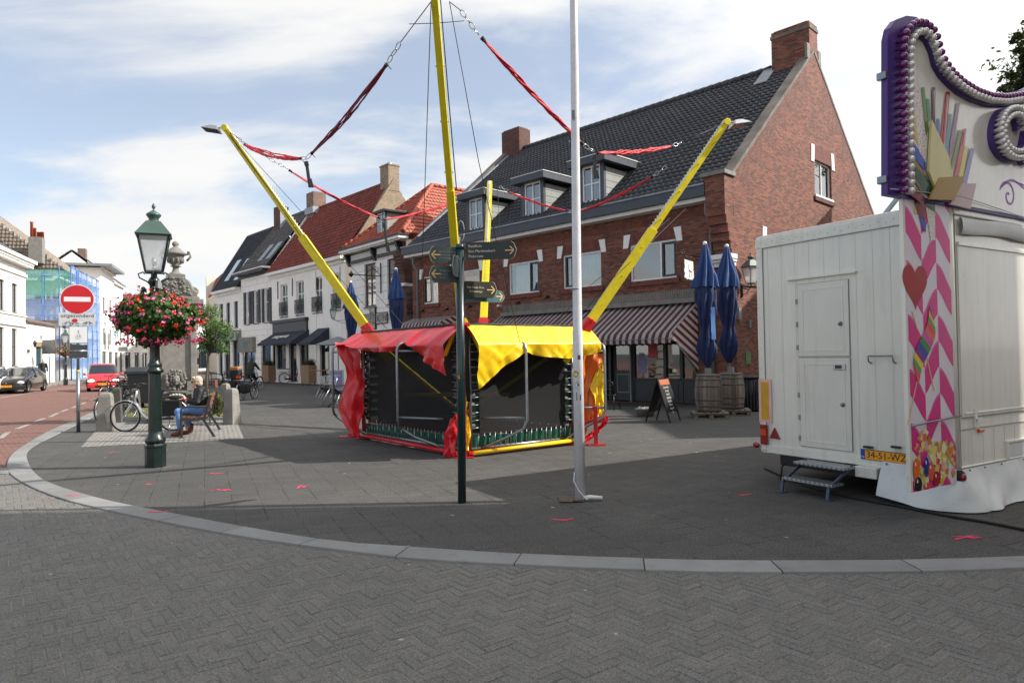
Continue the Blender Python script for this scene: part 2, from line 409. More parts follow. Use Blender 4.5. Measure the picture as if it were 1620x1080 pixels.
def window(par,F,a0,a1,b0,b1,frame,pane,depth=.1,t=.05,mull=(),bars=(),sill=None,sash=None,curtain=None,name='window',proud=0):
 mb=MB();d0,d1=depth-proud,depth+.06
 mb.box(a0,a1,b0,b0+t,d0,d1,F=lambda a,b,d:F(a,b,d));mb.box(a0,a1,b1-t,b1,d0,d1,F=F)
 mb.box(a0,a0+t,b0+t,b1-t,d0,d1,F=F);mb.box(a1-t,a1,b0+t,b1-t,d0,d1,F=F)
 for x in mull:mb.box(a0+(a1-a0)*x-t*.45,a0+(a1-a0)*x+t*.45,b0+t,b1-t,d0+.004,d1-.004,F=F)
 for z in bars:mb.box(a0+t,a1-t,b0+(b1-b0)*z-t*.35,b0+(b1-b0)*z+t*.35,d0+.008,d1-.008,F=F)
 w=mb.build(name,frame,par)
 p=MB();p.poly([F(a0+t*.5,b0+t*.5,d1-.025),F(a1-t*.5,b0+t*.5,d1-.025),F(a1-t*.5,b1-t*.5,d1-.025),F(a0+t*.5,b1-t*.5,d1-.025)]);p.build('pane',pane,w)
 if sill is not None:
  s_=MB();s_.box(a0-.06,a1+.06,b0-.07,b0,-.06,depth+.01,F=F);s_.build('sill',sill,w)
 if sash is not None:
  s_=MB()
  for(x0,x1,tt)in sash:
   A,B_=a0+(a1-a0)*x0+.01,a0+(a1-a0)*x1-.01
   s_.box(A,B_,b0+t,b0+t+tt,d0-.02,d1-.01,F=F);s_.box(A,B_,b1-t-tt,b1-t,d0-.02,d1-.01,F=F)
   s_.box(A,A+tt,b0+t+tt,b1-t-tt,d0-.02,d1-.01,F=F);s_.box(B_-tt,B_,b0+t+tt,b1-t-tt,d0-.02,d1-.01,F=F)
  s_.build('sash',M['darkgrey'],w)
 if curtain:
  c_=MB()
  for(x0,x1,z0,z1)in curtain:
   A,B_=a0+(a1-a0)*x0,a0+(a1-a0)*x1;Z0,Z1=b0+(b1-b0)*z0,b0+(b1-b0)*z1
   n=max(6,int((B_-A)*36))
   c_.grid(lambda u,v:F(A+(B_-A)*u,Z0+(Z1-Z0)*v,d1+.16+.035*math.sin(u*n*1.1)+.01*math.sin(u*n*2.7+v*3)),n,3)
  c_.build('curtain',M['curtain'],w)
 return w
def tiles(mb,o,U,V,N,wid,hgt,tw=.22,th=.32,amp=.03,step=.035,segs=6,m=0,xl=None,xr=None):
 """pantile field: o lower-left corner, U across, V up the slope, N normal; xl/xr(v) limit each course"""
 o,U,V,N=Vector(o),Vector(U),Vector(V),Vector(N);nr=int(math.ceil(hgt/th))
 for j in range(nr):
  v0,v1=j*th,min(hgt,(j+1)*th+.0)
  a=xl(v0)if xl else 0;b=xr(v0)if xr else wid
  if b-a<.05:continue
  k0,k1=int(math.floor(a/tw*segs)),int(math.ceil(b/tw*segs));row=[]
  for k in range(k0,k1+1):
   x=min(max(k*tw/segs,a),b);ph=2*math.pi*(k/segs);h=amp*(.5+.5*math.cos(ph))+(.25*amp*math.cos(2*ph))
   row.append((x,h))
  jit=random.uniform(-.004,.004);vs=[]
  for x,h in row:
   P=o+U*x;jj=jit
   vs.append(P+V*v0+N*(h-.02));vs.append(P+V*v0+N*(h+step+jj));vs.append(P+V*v1+N*(h+.004))
  n=len(row);fs=[]
  for i in range(n-1):fs.append((3*i,3*i+3,3*i+4,3*i+1));fs.append((3*i+1,3*i+4,3*i+5,3*i+2))
  mb.add(vs,fs,m,False)
  nf=len(fs)
  for i in range(nf):mb.s[-1-i]=(i%2==0)
#GROUND
def smooth_pts(pts,n=8):
 o=[]
 for i in range(len(pts)-1):
  p0,p1,p2,p3=pts[max(0,i-1)],pts[i],pts[i+1],pts[min(len(pts)-1,i+2)]
  for k in range(n):
   t=k/n
   o.append(.5*((2*p1)+(p2-p0)*t+(2*p0-5*p1+4*p2-p3)*t*t+(-p0+3*p1-3*p2+p3)*t**3))
 o.append(pts[-1]);return o
inner_px=[(222,612),(204,632),(158,654.6),(93.8,685.4),(49.4,708.9),(43.2,728.6),(69,759.5),(153,788),(296,817.5),(507,855),(689,869),(803,877),(1000,885),(1249,888.6),(1620,882)]
outer_px=[(212,609),(190,629),(158,646),(118.5,664.4),(74,684),(27,712.6),(12,731),(17,751),(60,776),(123.5,797),(259,827),(400,853),(533,871),(650,885),(820,895),(1000,903),(1268,907),(1620,900)]
inner=[G(*p)for p in inner_px];outer=[G(*p)for p in outer_px]
for L_,e in((inner,.0),(outer,.0)):
 d=(L_[-1]-L_[-2]).normalized();L_.append(L_[-1]+Vector((3,.45,0)));L_.append(L_[-1]+Vector((6,1.6,0)))
inner=smooth_pts(inner);outer=smooth_pts(outer)
def arclen(P):
 s=[0]
 for a,b in zip(P,P[1:]):s.append(s[-1]+(b-a).length)
 return s
def at_len(P,S,t):
 t=max(0,min(S[-1],t))
 for i in range(len(S)-1):
  if t<=S[i+1]:k=(t-S[i])/max(1e-9,S[i+1]-S[i]);return P[i].lerp(P[i+1],k)
 return P[-1]
Si,So=arclen(inner),arclen(outer)
def paving_shader(name,c1,c2,w,h,rot,mort=.008,off=.5,stain='2c2b29',joint='1c1b1a',speck=.75,bstr=.5,light=None):
 m,t,b=newmat(name);vec=coords(t,'Object',rot=(0,0,rot))
 wv=nd(t,'ShaderNodeTexNoise');wv.inputs['Scale'].default_value=1.1;wv.inputs['Detail'].default_value=3;t.links.new(vec,wv.inputs['Vector'])
 vm=nd(t,'ShaderNodeVectorMath',operation='MULTIPLY_ADD');t.links.new(wv.outputs['Color'],vm.inputs[0]);vm.inputs[1].default_value=(.035,.035,0);t.links.new(vec,vm.inputs[2])
 br=nd(t,'ShaderNodeTexBrick');br.offset=off
 for k,v in(('Scale',1),('Mortar Size',mort),('Brick Width',w),('Row Height',h),('Mortar Smooth',.4)):br.inputs[k].default_value=v
 br.inputs['Color1'].default_value=g(0);br.inputs['Color2'].default_value=g(1)
 t.links.new(vm.outputs[0],br.inputs['Vector'])
 raw=coords(t,'Object')
 big=noise_n(t,raw,.28,6,.62);mid=noise_n(t,raw,2.2,7,.7);fine=noise_n(t,raw,60,4,.85)
 tone=mixc(t,.72,br.outputs['Color'],mid)
 cc=ramp(t,tone,[(.1,lin(c1)),(.9,lin(c2))])
 cc=mixc(t,ramp(t,big,[(.42,g(0)),(.62,g(.5))]),cc,lin(stain))
 cc=mixc(t,speck,cc,ramp(t,fine,[(.4,g(.08)),(.5,g(.48)),(.62,g(.98))]),'OVERLAY')
 if light:cc=mixc(t,ramp(t,noise_n(t,raw,.8,8,.75),[(.6,g(0)),(.72,g(.5))]),cc,lin(light))
 pk=nd(t,'ShaderNodeTexVoronoi');pk.inputs['Scale'].default_value=2.1;t.links.new(raw,pk.inputs['Vector'])
 cc=mixc(t,ramp(t,pk.outputs['Distance'],[(0,g(.8)),(.035,g(.6)),(.05,g(0))]),cc,lin('b0aca4'))
 jn=mixc(t,ramp(t,mid,[(.4,g(0)),(.6,g(1))]),lin(joint),lin('55504a'))
 jf=nd(t,'ShaderNodeMath',operation='MULTIPLY');t.links.new(br.outputs['Fac'],jf.inputs[0]);t.links.new(ramp(t,noise_n(t,raw,1.6,5,.7),[(.38,g(.15)),(.6,g(1))]),jf.inputs[1])
 cc=mixc(t,jf.outputs[0],cc,jn)
 t.links.new(cc,b.inputs['Base Color']);b.inputs['Roughness'].default_value=.85;b.inputs['Specular IOR Level'].default_value=.35
 mm=nd(t,'ShaderNodeMath',operation='MULTIPLY_ADD');t.links.new(br.outputs['Fac'],mm.inputs[0]);mm.inputs[1].default_value=-1.6;t.links.new(fine,mm.inputs[2])
 bump(t,b,mm.outputs[0],bstr,.006);return m
ROT=-math.atan2(-.91,.41)
M['plaza']=paving_shader('plaza_tiles','444341','575552',.2,.3,ROT,stain='3b3a39',light='74716c')
M['cobble']=paving_shader('light_cobbles','7c7a76','a09d97',.11,.1,R(5),mort=.014,stain='76736d',joint='4a4742',speck=.3,bstr=.9)
M['redroad']=paving_shader('red_clay_pavers','66483f','7f5d53',.2,.1,R(50),mort=.006,stain='6c4f48',joint='4a3a36',speck=.25,light='86695f')
M['asphalt']=paving_shader('worn_ground','4a4947','5d5b58',1.2,.6,0,mort=.002)
gr=MB();S_=900
gr.poly([(-S_,-60,-.03),(S_,-60,-.03),(S_,S_,-.03),(-S_,S_,-.03)])
struct(gr.build('ground',M['asphalt']))
pl=MB();P=[Vector((p.x,p.y,0))for p in inner]
fs_pts=P+[Vector((60,8,0)),Vector((60,95,0)),Vector((-60,135,0)),Vector((-32,70,0))]
pl.poly(fs_pts);o=pl.build('plaza_paving',M['plaza'])
bm=bmesh.new();bm.from_mesh(o.data);bmesh.ops.triangulate(bm,faces=bm.faces[:],ngon_method='EAR_CLIP');bm.to_mesh(o.data);bm.free();struct(o)
rr=MB();bl=G(0,748)
rr.poly([(-90,9.6,-.012),(-8.0,10.35,-.012),(-7.2,10.6,-.012),(-6,13,-.012),(-20,40,-.012),(-20,150,-.012),(-110,150,-.012)])
struct(rr.build('brick_road',M['redroad']))
M['kerb']=mat('kerb_granite','868684',.8,var=.14,scale=1.3,bmp=.5,dirt=.3)
def island_tone(m,lo,hi):
 t=m.node_tree;b=t.nodes['Principled BSDF'];l=b.inputs['Base Color'].links[0].from_socket;ge=nd(t,'ShaderNodeNewGeometry');t.links.new(mixc(t,1.0,l,ramp(t,ge.outputs['Random Per Island'],[(0,g(lo)),(1,g(hi))]),'MULTIPLY'),b.inputs['Base Color'])
island_tone(M['kerb'],.72,1.0)
def near_in(p):
 best=None
 for a,b in zip(inner,inner[1:]):
  d=b-a;u=max(0,min(1,(p-a).dot(d)/max(1e-9,d.dot(d))));c=a+d*u;e=(c-p).length
  if best is None or e<best[0]:best=(e,c)
 return best[1]
kb=MB();nst=int(So[-1]/1.0)
for k in range(nst):
 a,b=k/nst,(k+1)/nst;ga=.006/So[-1];sk=.0
 q=[]
 for t in(a+ga,(a+b)/2,b-ga):
  po=at_len(outer,So,t*So[-1]);q.append((po,near_in(po)))
 zt=.018+random.uniform(-.002,.002);vs=[]
 for po,pi in q:
  d=(pi-po)
  vs+=[(po.x-d.x*.02,po.y-d.y*.02,-.03),(po.x,po.y,zt-.004),(po.x+d.x*.03,po.y+d.y*.03,zt),(pi.x-d.x*.03,pi.y-d.y*.03,zt),(pi.x,pi.y,zt-.008),(pi.x+d.x*.02,pi.y+d.y*.02,-.005)]
 fs=[]
 for s in(0,1):
  for r_ in range(5):i=s*6+r_;fs.append((i,i+1,i+7,i+6))
 fs.append((0,1,2,3,4,5));fs.append((12,13,14,15,16,17));kb.add(vs,fs)
A_,B_=Vector((-7.55,10.2,0)),Vector((-7.75,10.75,0))
for k in range(14):
 x0,x1=k*1.0+.004,k*1.0+.996;d=Vector((-1,-.07,0)).normalized()
 a,b,c_,e=A_+d*x0,A_+d*x1,B_+d*x1,B_+d*x0
 kb.add([(p.x,p.y,z)for z in(-.03,.012)for p in(a,b,c_,e)],[(4,5,6,7),(0,1,5,4),(2,3,7,6),(1,2,6,5),(3,0,4,7)])
struct(kb.build('kerb',M['kerb']))
m,t,b=newmat('concrete_pavers');M['paver']=m
geo=nd(t,'ShaderNodeNewGeometry');raw=coords(t,'Object')
big=noise_n(t,raw,.35,5,.6);mid=noise_n(t,raw,3.1,7,.7);fine=noise_n(t,raw,75,4,.85)
tone=mixc(t,.4,mixc(t,.68,geo.outputs['Random Per Island'],mid),big)
cc=ramp(t,tone,[(.25,lin('605e5b')),(.5,lin('6b6965')),(.75,lin('76736f'))])
cc=mixc(t,.8,cc,ramp(t,fine,[(.33,g(.1)),(.5,g(.48)),(.68,g(.98))]),'OVERLAY')
pk=nd(t,'ShaderNodeTexVoronoi');pk.inputs['Scale'].default_value=2.3;t.links.new(raw,pk.inputs['Vector'])
cc=mixc(t,ramp(t,pk.outputs['Distance'],[(0,g(.8)),(.028,g(.6)),(.04,g(0))]),cc,lin('b8b4ab'))
t.links.new(cc,b.inputs['Base Color']);b.inputs['Roughness'].default_value=.85;b.inputs['Specular IOR Level'].default_value=.3
bump(t,b,fine,.5,.004)
def inside(x,y):
 if x<-7.6:return y<10.3+(x+7.6)*.07
 best=None
 c=False;n=len(poly_o)
 j=n-1
 for i in range(n):
  xi,yi=poly_o[i];xj,yj=poly_o[j]
  if(yi>y)!=(yj>y)and x<(xj-xi)*(y-yi)/(yj-yi)+xi:c=not c
  j=i
 return c
k0=min(range(len(outer)),key=lambda i:outer[i].x)
poly_o=[(p.x,p.y+.05)for p in outer[k0:]]+[(18,-2),(-7.6,-2)]
pv=MB();w_=.07;jn_=.0035;ca,sa=math.cos(R(37)),math.sin(R(37));rnd=random.Random(3)
NR=225
for i in range(-NR,NR):
 for j in range(-NR,NR):
  t4=(i-j)%6
  if t4==0:dx,dy=3,1
  elif t4==5:dx,dy=1,3
  else:continue
  cx,cy=(i+dx/2)*w_,(j+dy/2)*w_;x=cx*ca-cy*sa;y=cx*sa+cy*ca+5
  if not(-11<x<9 and 1.5<y<10.4):continue
  if not inside(x,y):continue
  zt=rnd.uniform(-.0022,.0022);tx,ty=rnd.uniform(-.008,.008),rnd.uniform(-.008,.008)
  c=.006;X0,X1,Y0,Y1=i*w_+jn_,(i+dx)*w_-jn_,j*w_+jn_,(j+dy)*w_-jn_;vs=[]
  for(a,e,z)in((X0,Y0,-.02),(X1,Y0,-.02),(X1,Y1,-.02),(X0,Y1,-.02),(X0,Y0,-.004),(X1,Y0,-.004),(X1,Y1,-.004),(X0,Y1,-.004),(X0+c,Y0+c,0),(X1-c,Y0+c,0),(X1-c,Y1-c,0),(X0+c,Y1-c,0)):
   zz_=z if z<-.01 else z+zt+(a-cx)*tx+(e-cy)*ty
   vs.append((a*ca-e*sa,a*sa+e*ca+5,zz_))
  fs=[(8,9,10,11)]
  for k in range(4):q=(k+1)%4;fs.append((k,q,4+q,4+k));fs.append((4+k,4+q,8+q,8+k))
  pv.add(vs,fs)
struct(pv.build('road_paving',M['paver']))
M['jointsand']=mat('joint_sand','6e685e',.95,var=.5,scale=5,bmp=.3)
js=MB();js.poly([(-40,-30,-.004),(18,-30,-.004),(18,5,-.004),(8,7.5,-.004),(-3,8.5,-.004),(-7.7,10.25,-.004),(-40,8.0,-.004)]);struct(js.build('road_bed',M['jointsand']))
def sheet(name,pts,z,m,tri=False):
 mb=MB();mb.poly([(p[0],p[1],z)for p in pts]);return mb.build(name,m)
cb=[G(128,707),G(386,694),G(375,668),G(345,645),G(205,645),G(160,672)]
struct(sheet('cobble_patch',[(p.x,p.y)for p in cb],.004,M['cobble']))
gb=[G(172,668),G(362,664),G(352,640),G(205,643)]
M['soil']=mat('mossy_soil','5c5a38',.95,var=.4,scale=4,bmp=.8,dirt=.3)
struct(sheet('planting_bed',[(p.x,p.y)for p in gb],.05,M['soil']))
ks=MB()
for a,b in((gb[0],gb[1]),(gb[1],gb[2]),(gb[0],gb[3])):
 n=max(1,int((b-a).length));
 for k in range(n):ks.beam(a.lerp(b,k/n+.003)+Vector((0,0,.035)),a.lerp(b,(k+1)/n-.003)+Vector((0,0,.035)),.12,.09)
struct(ks.build('bed_edging',M['kerb'],bevel=.01))
gm=MB();rg=random.Random(5)
def in_quad(q,s,t):return(q[0].lerp(q[1],s)).lerp(q[3].lerp(q[2],s),t)
for k in range(1500):
 p=in_quad(gb,rg.random(),rg.random()**.8);
 if noise.noise(p*1.1)<-.15:continue
 a=rg.uniform(0,6.3);h=rg.uniform(.04,.13);w=.006;l=Vector((rg.uniform(-.05,.05),rg.uniform(-.05,.05),h));q=Vector((math.cos(a)*w,math.sin(a)*w,0));z=Vector((0,0,.05))
 gm.add([p+z-q,p+z+q,p+z+l],[(0,1,2)])
M['grass']=mat('grass_green','7d8b3c',.7,var=.4,scale=3)
tag(gm.build('grass',M['grass']),'thin yellow green grass growing in the bed around the stone monument','grass',kind='stuff')
M['roadmark']=mat('road_mark_stone','8f8b86',.8,var=.15,dirt=.3)
rm=MB()
dash=[((0,693),(13,683)),((26,678),(45,671)),((54,667),(70,661)),((79,659),(91,653)),((97,651),(107,647)),((114,645),(121,642)),((129,639),(135,636)),((142,633),(149,631))]
for a,b in dash:
 A,B=G(*a),G(*b);rm.beam(A-Vector((0,0,.004)),B-Vector((0,0,.004)),.11,.006)
for a,b in(((0,629),(60,619)),((62,619.5),(118,612.5))):
 A,B=G(*a),G(*b);rm.beam(A-Vector((0,0,.005)),B-Vector((0,0,.005)),.12,.004)
struct(rm.build('road_marking',M['roadmark']))
LD=Vector((-.361,.9326,0));LN=Vector((.9326,.361,0));L0=Vector((-32.1,42.8,0))
sw=MB();a,b=L0-LD*14,L0+LD*35
q=[a-LN*2,a+LN*1.7,L0+LD*9+LN*1.7,L0+LD*10+LN*3.2,b+LN*2.4,b-LN*2]
sw.prism([(p.x,p.y)for p in q],lambda a,b,d:(a,b,d),-.03,.1);struct(sw.build('pavement',M['cobble'],bevel=.01))
M['spray']=mat('pink_spray_paint','d8385f',.8,var=.15,scale=20)
M['spray_o']=mat('orange_spray_paint','f2531f',.7,var=.15,scale=20)
marks=[((180,716),'v'),((341,749),'w'),((349,775),'x'),((234,766),'o'),((475,770),'k'),((117,786),'v'),((247,812),'w'),((890,822),'w'),((1180,783),'v'),((1525,850),'x'),((72,791),'o')]
for(px,py),s in marks:
 p=G(px,py);mb=MB();z=.0035 if s!='o' or px>100 else .001
 if px in(117,247):z=.021
 if s in 'ox' or True:
  segs={'v':[((-.12,.02),(.1,.04)),((-.1,-.03),(.02,.03))],'w':[((-.14,.04),(.02,-.03)),((.02,-.03),(.15,.04)),((-.1,-.01),(.1,.0))],'x':[((-.16,-.05),(.16,.05)),((-.1,.05),(.12,-.05)),((.0,.0),(.2,-.02))],'k':[((-.03,.1),(0,-.1)),((0,0),(.1,.08)),((0,0),(.1,-.04))],'o':[((-.05,0),(.06,.02)),((-.02,.03),(.03,-.02))]}[s]
 for i,(a,b)in enumerate(segs):
  A,B=Vector((p.x+a[0]*.72,p.y+a[1],z+.0006*i)),Vector((p.x+b[0]*.72,p.y+b[1],z+.0006*i));d=(B-A);nrm=Vector((-d.y,d.x,0)).normalized();pts=[]
  for k in range(9):pts.append(A+d*(k/8)+nrm*(.013+rg.uniform(-.01,.009)))
  for k in range(9):pts.append(A+d*(1-k/8)-nrm*(.013+rg.uniform(-.01,.009)))
  mb.poly(pts)
 struct(mb.build('spray_mark',M['spray_o']if s=='o' else M['spray']))
#BUILDINGS
M['brick']=brick_mat('red_brick','52281e','96533e','685b51',patch='43302d')
M['brick_gable']=M['brick']
M['brick_rot']=brick_mat('tumbled_brick','6a352b','8e5545','4e443e',rot=R(-48),mort=.014)
M['brick_rot2']=brick_mat('tumbled_brick_mirrored','6a352b','8e5545','4e443e',rot=R(48),mort=.014)
M['soldier']=brick_mat('soldier_brick','642e25','7f4233','5a4e48',rot=R(90),mort=.009)
M['soldier_grey']=brick_mat('grey_soldier_brick','57504a','6d655d','8b857c',rot=R(90),mort=.014)
M['brick_dark']=brick_mat('dark_brick','46241d','663529','5a524c')
M['brick_beige']=brick_mat('beige_brick','7d6b58','9b8770','8d8273',patch='6b5d50',spread=.2)
M['brick_chim']=brick_mat('brown_brick','5f4237','80604f','8a8077')
M['tile_black']=tile_mat('black_tile','25262a','323337','494848',rough=.45)
M['tile_dark']=tile_mat('charcoal_tile','1f2126','2b2d33','3a3b40',rough=.5)
M['tile_grey']=tile_mat('weathered_grey_tile','3f3e40','565454','706b66')
M['tile_brown']=tile_mat('brown_grey_tile','6b6057','8c8074','a69a8b',w=.22,h=.35)
M['tile_red']=tile_mat('dark_red_tile','4e2018','7a3223','94452f')
M['tile_orange']=tile_mat('orange_tile','7c3220','9e4b32','b9603f')
M['plaster']=plaster('white_render','ebeae7')
M['plaster_line']=plaster('white_render_blocks','ebeae7',line=1,lineh=.42,linew=1.15)
M['plaster_bright']=plaster('bright_white_render','ebe9e4',dirt=.15)
M['cream']=plaster('cream_render','d9d2c0',dirt=.25)
M['coping']=mat('mortar_coping','6f675f',.9,var=.3,scale=2,bmp=.5,dirt=.5)
m,t,b=newmat('awning_stripes');M['stripe']=m
uvn=nd(t,'ShaderNodeTexCoord');sx=nd(t,'ShaderNodeSeparateXYZ');t.links.new(uvn.outputs['Object'],sx.inputs[0])
md=nd(t,'ShaderNodeMath',operation='MULTIPLY');md.inputs[1].default_value=1/.235;t.links.new(sx.outputs[0],md.inputs[0])
fr=nd(t,'ShaderNodeMath',operation='FRACT');t.links.new(md.outputs[0],fr.inputs[0]);gt=nd(t,'ShaderNodeMath',operation='GREATER_THAN');gt.inputs[1].default_value=.5;t.links.new(fr.outputs[0],gt.inputs[0])
n_=noise_n(t,uvn.outputs['UV'],2.2,6,.65)
t.links.new(mixc(t,.45,mixc(t,gt.outputs[0],lin('4c2430'),lin('a09893')),ramp(t,n_,[(.3,g(.3)),(.7,g(.62))]),'OVERLAY'),b.inputs['Base Color']);b.inputs['Roughness'].default_value=.85
m,t,b=newmat('awning_stripes_side');M['stripe_side']=m
uvn=nd(t,'ShaderNodeTexCoord');sx=nd(t,'ShaderNodeSeparateXYZ');t.links.new(uvn.outputs['Object'],sx.inputs[0])
md=nd(t,'ShaderNodeMath',operation='MULTIPLY_ADD');t.links.new(sx.outputs[1],md.inputs[0]);md.inputs[1].default_value=.5;t.links.new(sx.outputs[2],md.inputs[2])
m2_=nd(t,'ShaderNodeMath',operation='MULTIPLY');t.links.new(md.outputs[0],m2_.inputs[0]);m2_.inputs[1].default_value=1/.235
fr=nd(t,'ShaderNodeMath',operation='FRACT');t.links.new(m2_.outputs[0],fr.inputs[0]);gt=nd(t,'ShaderNodeMath',operation='GREATER_THAN');gt.inputs[1].default_value=.5;t.links.new(fr.outputs[0],gt.inputs[0])
t.links.new(mixc(t,gt.outputs[0],lin('6a2b3c'),lin('d0c9c2')),b.inputs['Base Color']);b.inputs['Roughness'].default_value=.85
def solve_roof(fr,px,py,zfun):
 lo,hi=-1.0,14.0
 for _ in range(50):
  mid=(lo+hi)/2;p=fr.onY(px,py,mid)
  if p.z>zfun(mid):lo=mid
  else:hi=mid
 return fr.onY(px,py,lo),lo
#big brick house
BH=Frame(6.51,19.8,R(-45.57))
XL=BH.onY(652,400).x;ZE,YR,ZR=6.45,6.2,12.05;DEP=12.4
bh=thing('brick_house','long red brick house with black tiled roof, three dormers and a stepped brick gable end','house',(6.51,19.8,0),BH.rot)
def fpx(fr,l,r,tp,bt,y=0):
 a=fr.onY(l,tp,y);c=fr.onY(l,bt,y);d=fr.onY(r,tp,y);return(a.x,d.x,c.z,a.z)
wins=[fpx(BH,668.7,692.8,437.2,480),fpx(BH,717.4,758.5,431,475.7),fpx(BH,803.9,852,417.8,466.9),fpx(BH,889.5,950.4,403.5,457.8),fpx(BH,995.6,1069.3,387.7,448)]
zt=sum(w[3]for w in wins[1:])/4;zb=sum(w[2]for w in wins[1:])/4
wins=[(w[0],w[1],zb,zt)for w in wins]
S0,S1=BH.onY(796,560).x,BH.onY(1106,560).x
shop=(S0,S1,0.02,2.75);shop2=(BH.onY(658,560).x,BH.onY(716,560).x,0.6,2.6)
wall=MB()
panel(wall,FR,XL,0,0,ZE,wins+[shop,shop2],0)
gw=BH.onX(1288,251.5);gw2=BH.onX(1316,315.6);gz1=gw.z;gz0=BH.onX(1288,306.7).z
gwin=(gw.y,gw2.y,gz0,gz1)
g2=BH.onX(1205,365);lowin=(g2.y+.3,g2.y+2.0,2.7,g2.z-.35)
sl=(ZR-6.6)/YR
hp=[(-sl,1,6.85),(sl,1,6.85+sl*2*YR)]
panel(wall,FG,0,DEP,0,12.6,[gwin,lowin],0,hp=hp)
panel(wall,lambda a,b,d:(XL+d,a,b),0,DEP,0,12.5,[],0,hp=hp)
panel(wall,lambda a,b,d:(a,DEP-d,b),XL,0,0,ZE,[],0)
wall.poly([(XL,0,ZE),(0,0,ZE),(0,.02,ZE),(XL,.02,ZE)])
wall.build('wall',M['brick'],bh)
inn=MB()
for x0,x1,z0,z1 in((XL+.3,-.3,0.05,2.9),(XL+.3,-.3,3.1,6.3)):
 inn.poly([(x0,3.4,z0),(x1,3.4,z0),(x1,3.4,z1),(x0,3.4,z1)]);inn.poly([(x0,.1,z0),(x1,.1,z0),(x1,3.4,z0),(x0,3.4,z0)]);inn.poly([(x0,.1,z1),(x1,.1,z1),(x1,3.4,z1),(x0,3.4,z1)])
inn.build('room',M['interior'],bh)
tr=MB();tr2=MB();n=6
for k in range(n):
 y0,y1=.15+k*(YR-.9)/n,.15+(k+1)*(YR-.9)/n;f=lambda y:6.78+sl*y-.06
 tr.prism([(y0,f(y0)),(y1,f(y1)),(y0+.95,f(y0)-.35),(y0+.1,f(y0)-.15)],FG,-.003,.0)
 yy0,yy1=2*YR-y0,2*YR-y1
 tr2.prism([(yy0,f(y0)),(yy1,f(y1)),(yy0-.95,f(y0)-.35),(yy0-.1,f(y0)-.15)],FG,-.003,.0)
tr.build('brick_inlay',M['brick_rot'],bh);tr2.build('brick_inlay',M['brick_rot2'],bh)
cp=MB()
for sgn in(0,1):
 for xg in(0,XL):
  cp=MB()
  ya,yb=(-.12,YR)if sgn==0 else(2*YR+.1,YR)
  P0,P1=Vector((xg-.17 if xg==0 else xg+.17,ya,6.83+sl*(-.12)+.0)),Vector((xg-.17 if xg==0 else xg+.17,yb,6.83+sl*YR));n=22
  pts=[P0.lerp(P1,i/n)+Vector((0,0,random.uniform(-.012,.012)))for i in range(n+1)]
  for i in range(n):cp.beam(pts[i],pts[i+1]+(pts[i+1]-pts[i])*.04,.38,.1)
  cp.build('coping',M['coping'],bh)
pr=MB();pr.box(-.62,.002,-.5,0,5.55,6.72)
for k in range(5):pr.box(-.6+k*.012,.002-.001*k,-.43+k*.075,0,5.31-k*.24,5.55-k*.24)
pr.build('corner_pier',M['brick'],bh,bevel=.004)
pc=MB();pc.box(-.72,.06,-.58,.1,6.72,6.84);pc.build('pier_cap',M['stone'],bh,bevel=.012)
wb=MB();wb.box(-.56,.05,-.2,.001,4.1,4.22);wb.box(-.6,.08,-.3,.001,4.221,4.3);wb.box(-.64,.1,-.4,.001,4.301,4.44);wb.build('corbel_block',M['white'],bh,bevel=.01)
RU,RV=Vector((1,0,0)),Vector((0,YR+.45,ZR-ZE-.0)).normalized();RN=RU.cross(RV)
zy=lambda y:ZE+.12+(y+.45)*(ZR-ZE-.12)/(YR+.45)
V=Vector((0,YR+.45,zy(YR)-zy(-.45)));VL=V.length;V.normalize();N=RU.cross(V)
rf=MB();tiles(rf,(XL+.34,-.45,zy(-.45)),RU,V,N,-XL-.68,VL,tw=.21,th=.3,amp=.035,step=.03)
V2=Vector((0,-V.y,V.z));tiles(rf,(-.34,2*YR+.45,zy(-.45)),-RU,V2,(-RU).cross(V2),-XL-.68,VL,tw=.42,th=.6,segs=4)
roof=rf.build('roof',M['tile_black'],bh)
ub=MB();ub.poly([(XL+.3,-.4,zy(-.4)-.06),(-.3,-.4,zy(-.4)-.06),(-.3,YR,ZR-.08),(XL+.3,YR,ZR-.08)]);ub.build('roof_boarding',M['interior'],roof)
rd=MB();k=0;x=XL+1.2
while x<-1.3:
 rd.tube([(x,YR,ZR+.05),(x+.36,YR,ZR+.075)],[.12,.13],8);x+=.34
rd.build('ridge_tiles',M['tile_black'],roof)
ch=MB();ch.box(-1.38,-.002,YR-.36,YR+.36,ZR-1.3,13.25);c1=ch.build('chimney',M['brick'],bh,bevel=.006)
cc_=MB();cc_.box(-1.41,.03,YR-.39,YR+.39,13.0,13.12);cc_.box(-1.3,-.1,YR-.3,YR+.3,13.25,13.3);cc_.build('chimney_cap',M['coping'],c1)
ch=MB();ch.box(XL-.02,XL+1.25,YR-.4,YR+.4,ZR-1.4,ZR+1.05);c2=ch.build('chimney',M['brick_dark'],bh,bevel=.006)
cc_=MB();cc_.box(XL+.05,XL+1.18,YR-.33,YR+.33,ZR+1.05,ZR+1.12);cc_.build('chimney_cap',M['coping'],c2)
fl=MB();fl.beam((-1.55,YR-1.0,zy(YR-1.0)+.08),(-1.55,YR-.1,zy(YR-.1)+.12),.5,.03);fl.build('flashing',M['lead'],bh);fl=MB();fl.beam((XL+.42,.0,zy(0)+.09),(XL+.42,YR-.2,zy(YR-.2)+.09),.16,.05);fl.build('flashing',M['lead'],bh)
for y in(YR-.62,YR+.36):sh=MB();sh.box(-.08,.02,y,y+.26,ZR-.2,ZR+.35);sh.build('shoulder_stone',M['stone'],bh,bevel=.03)
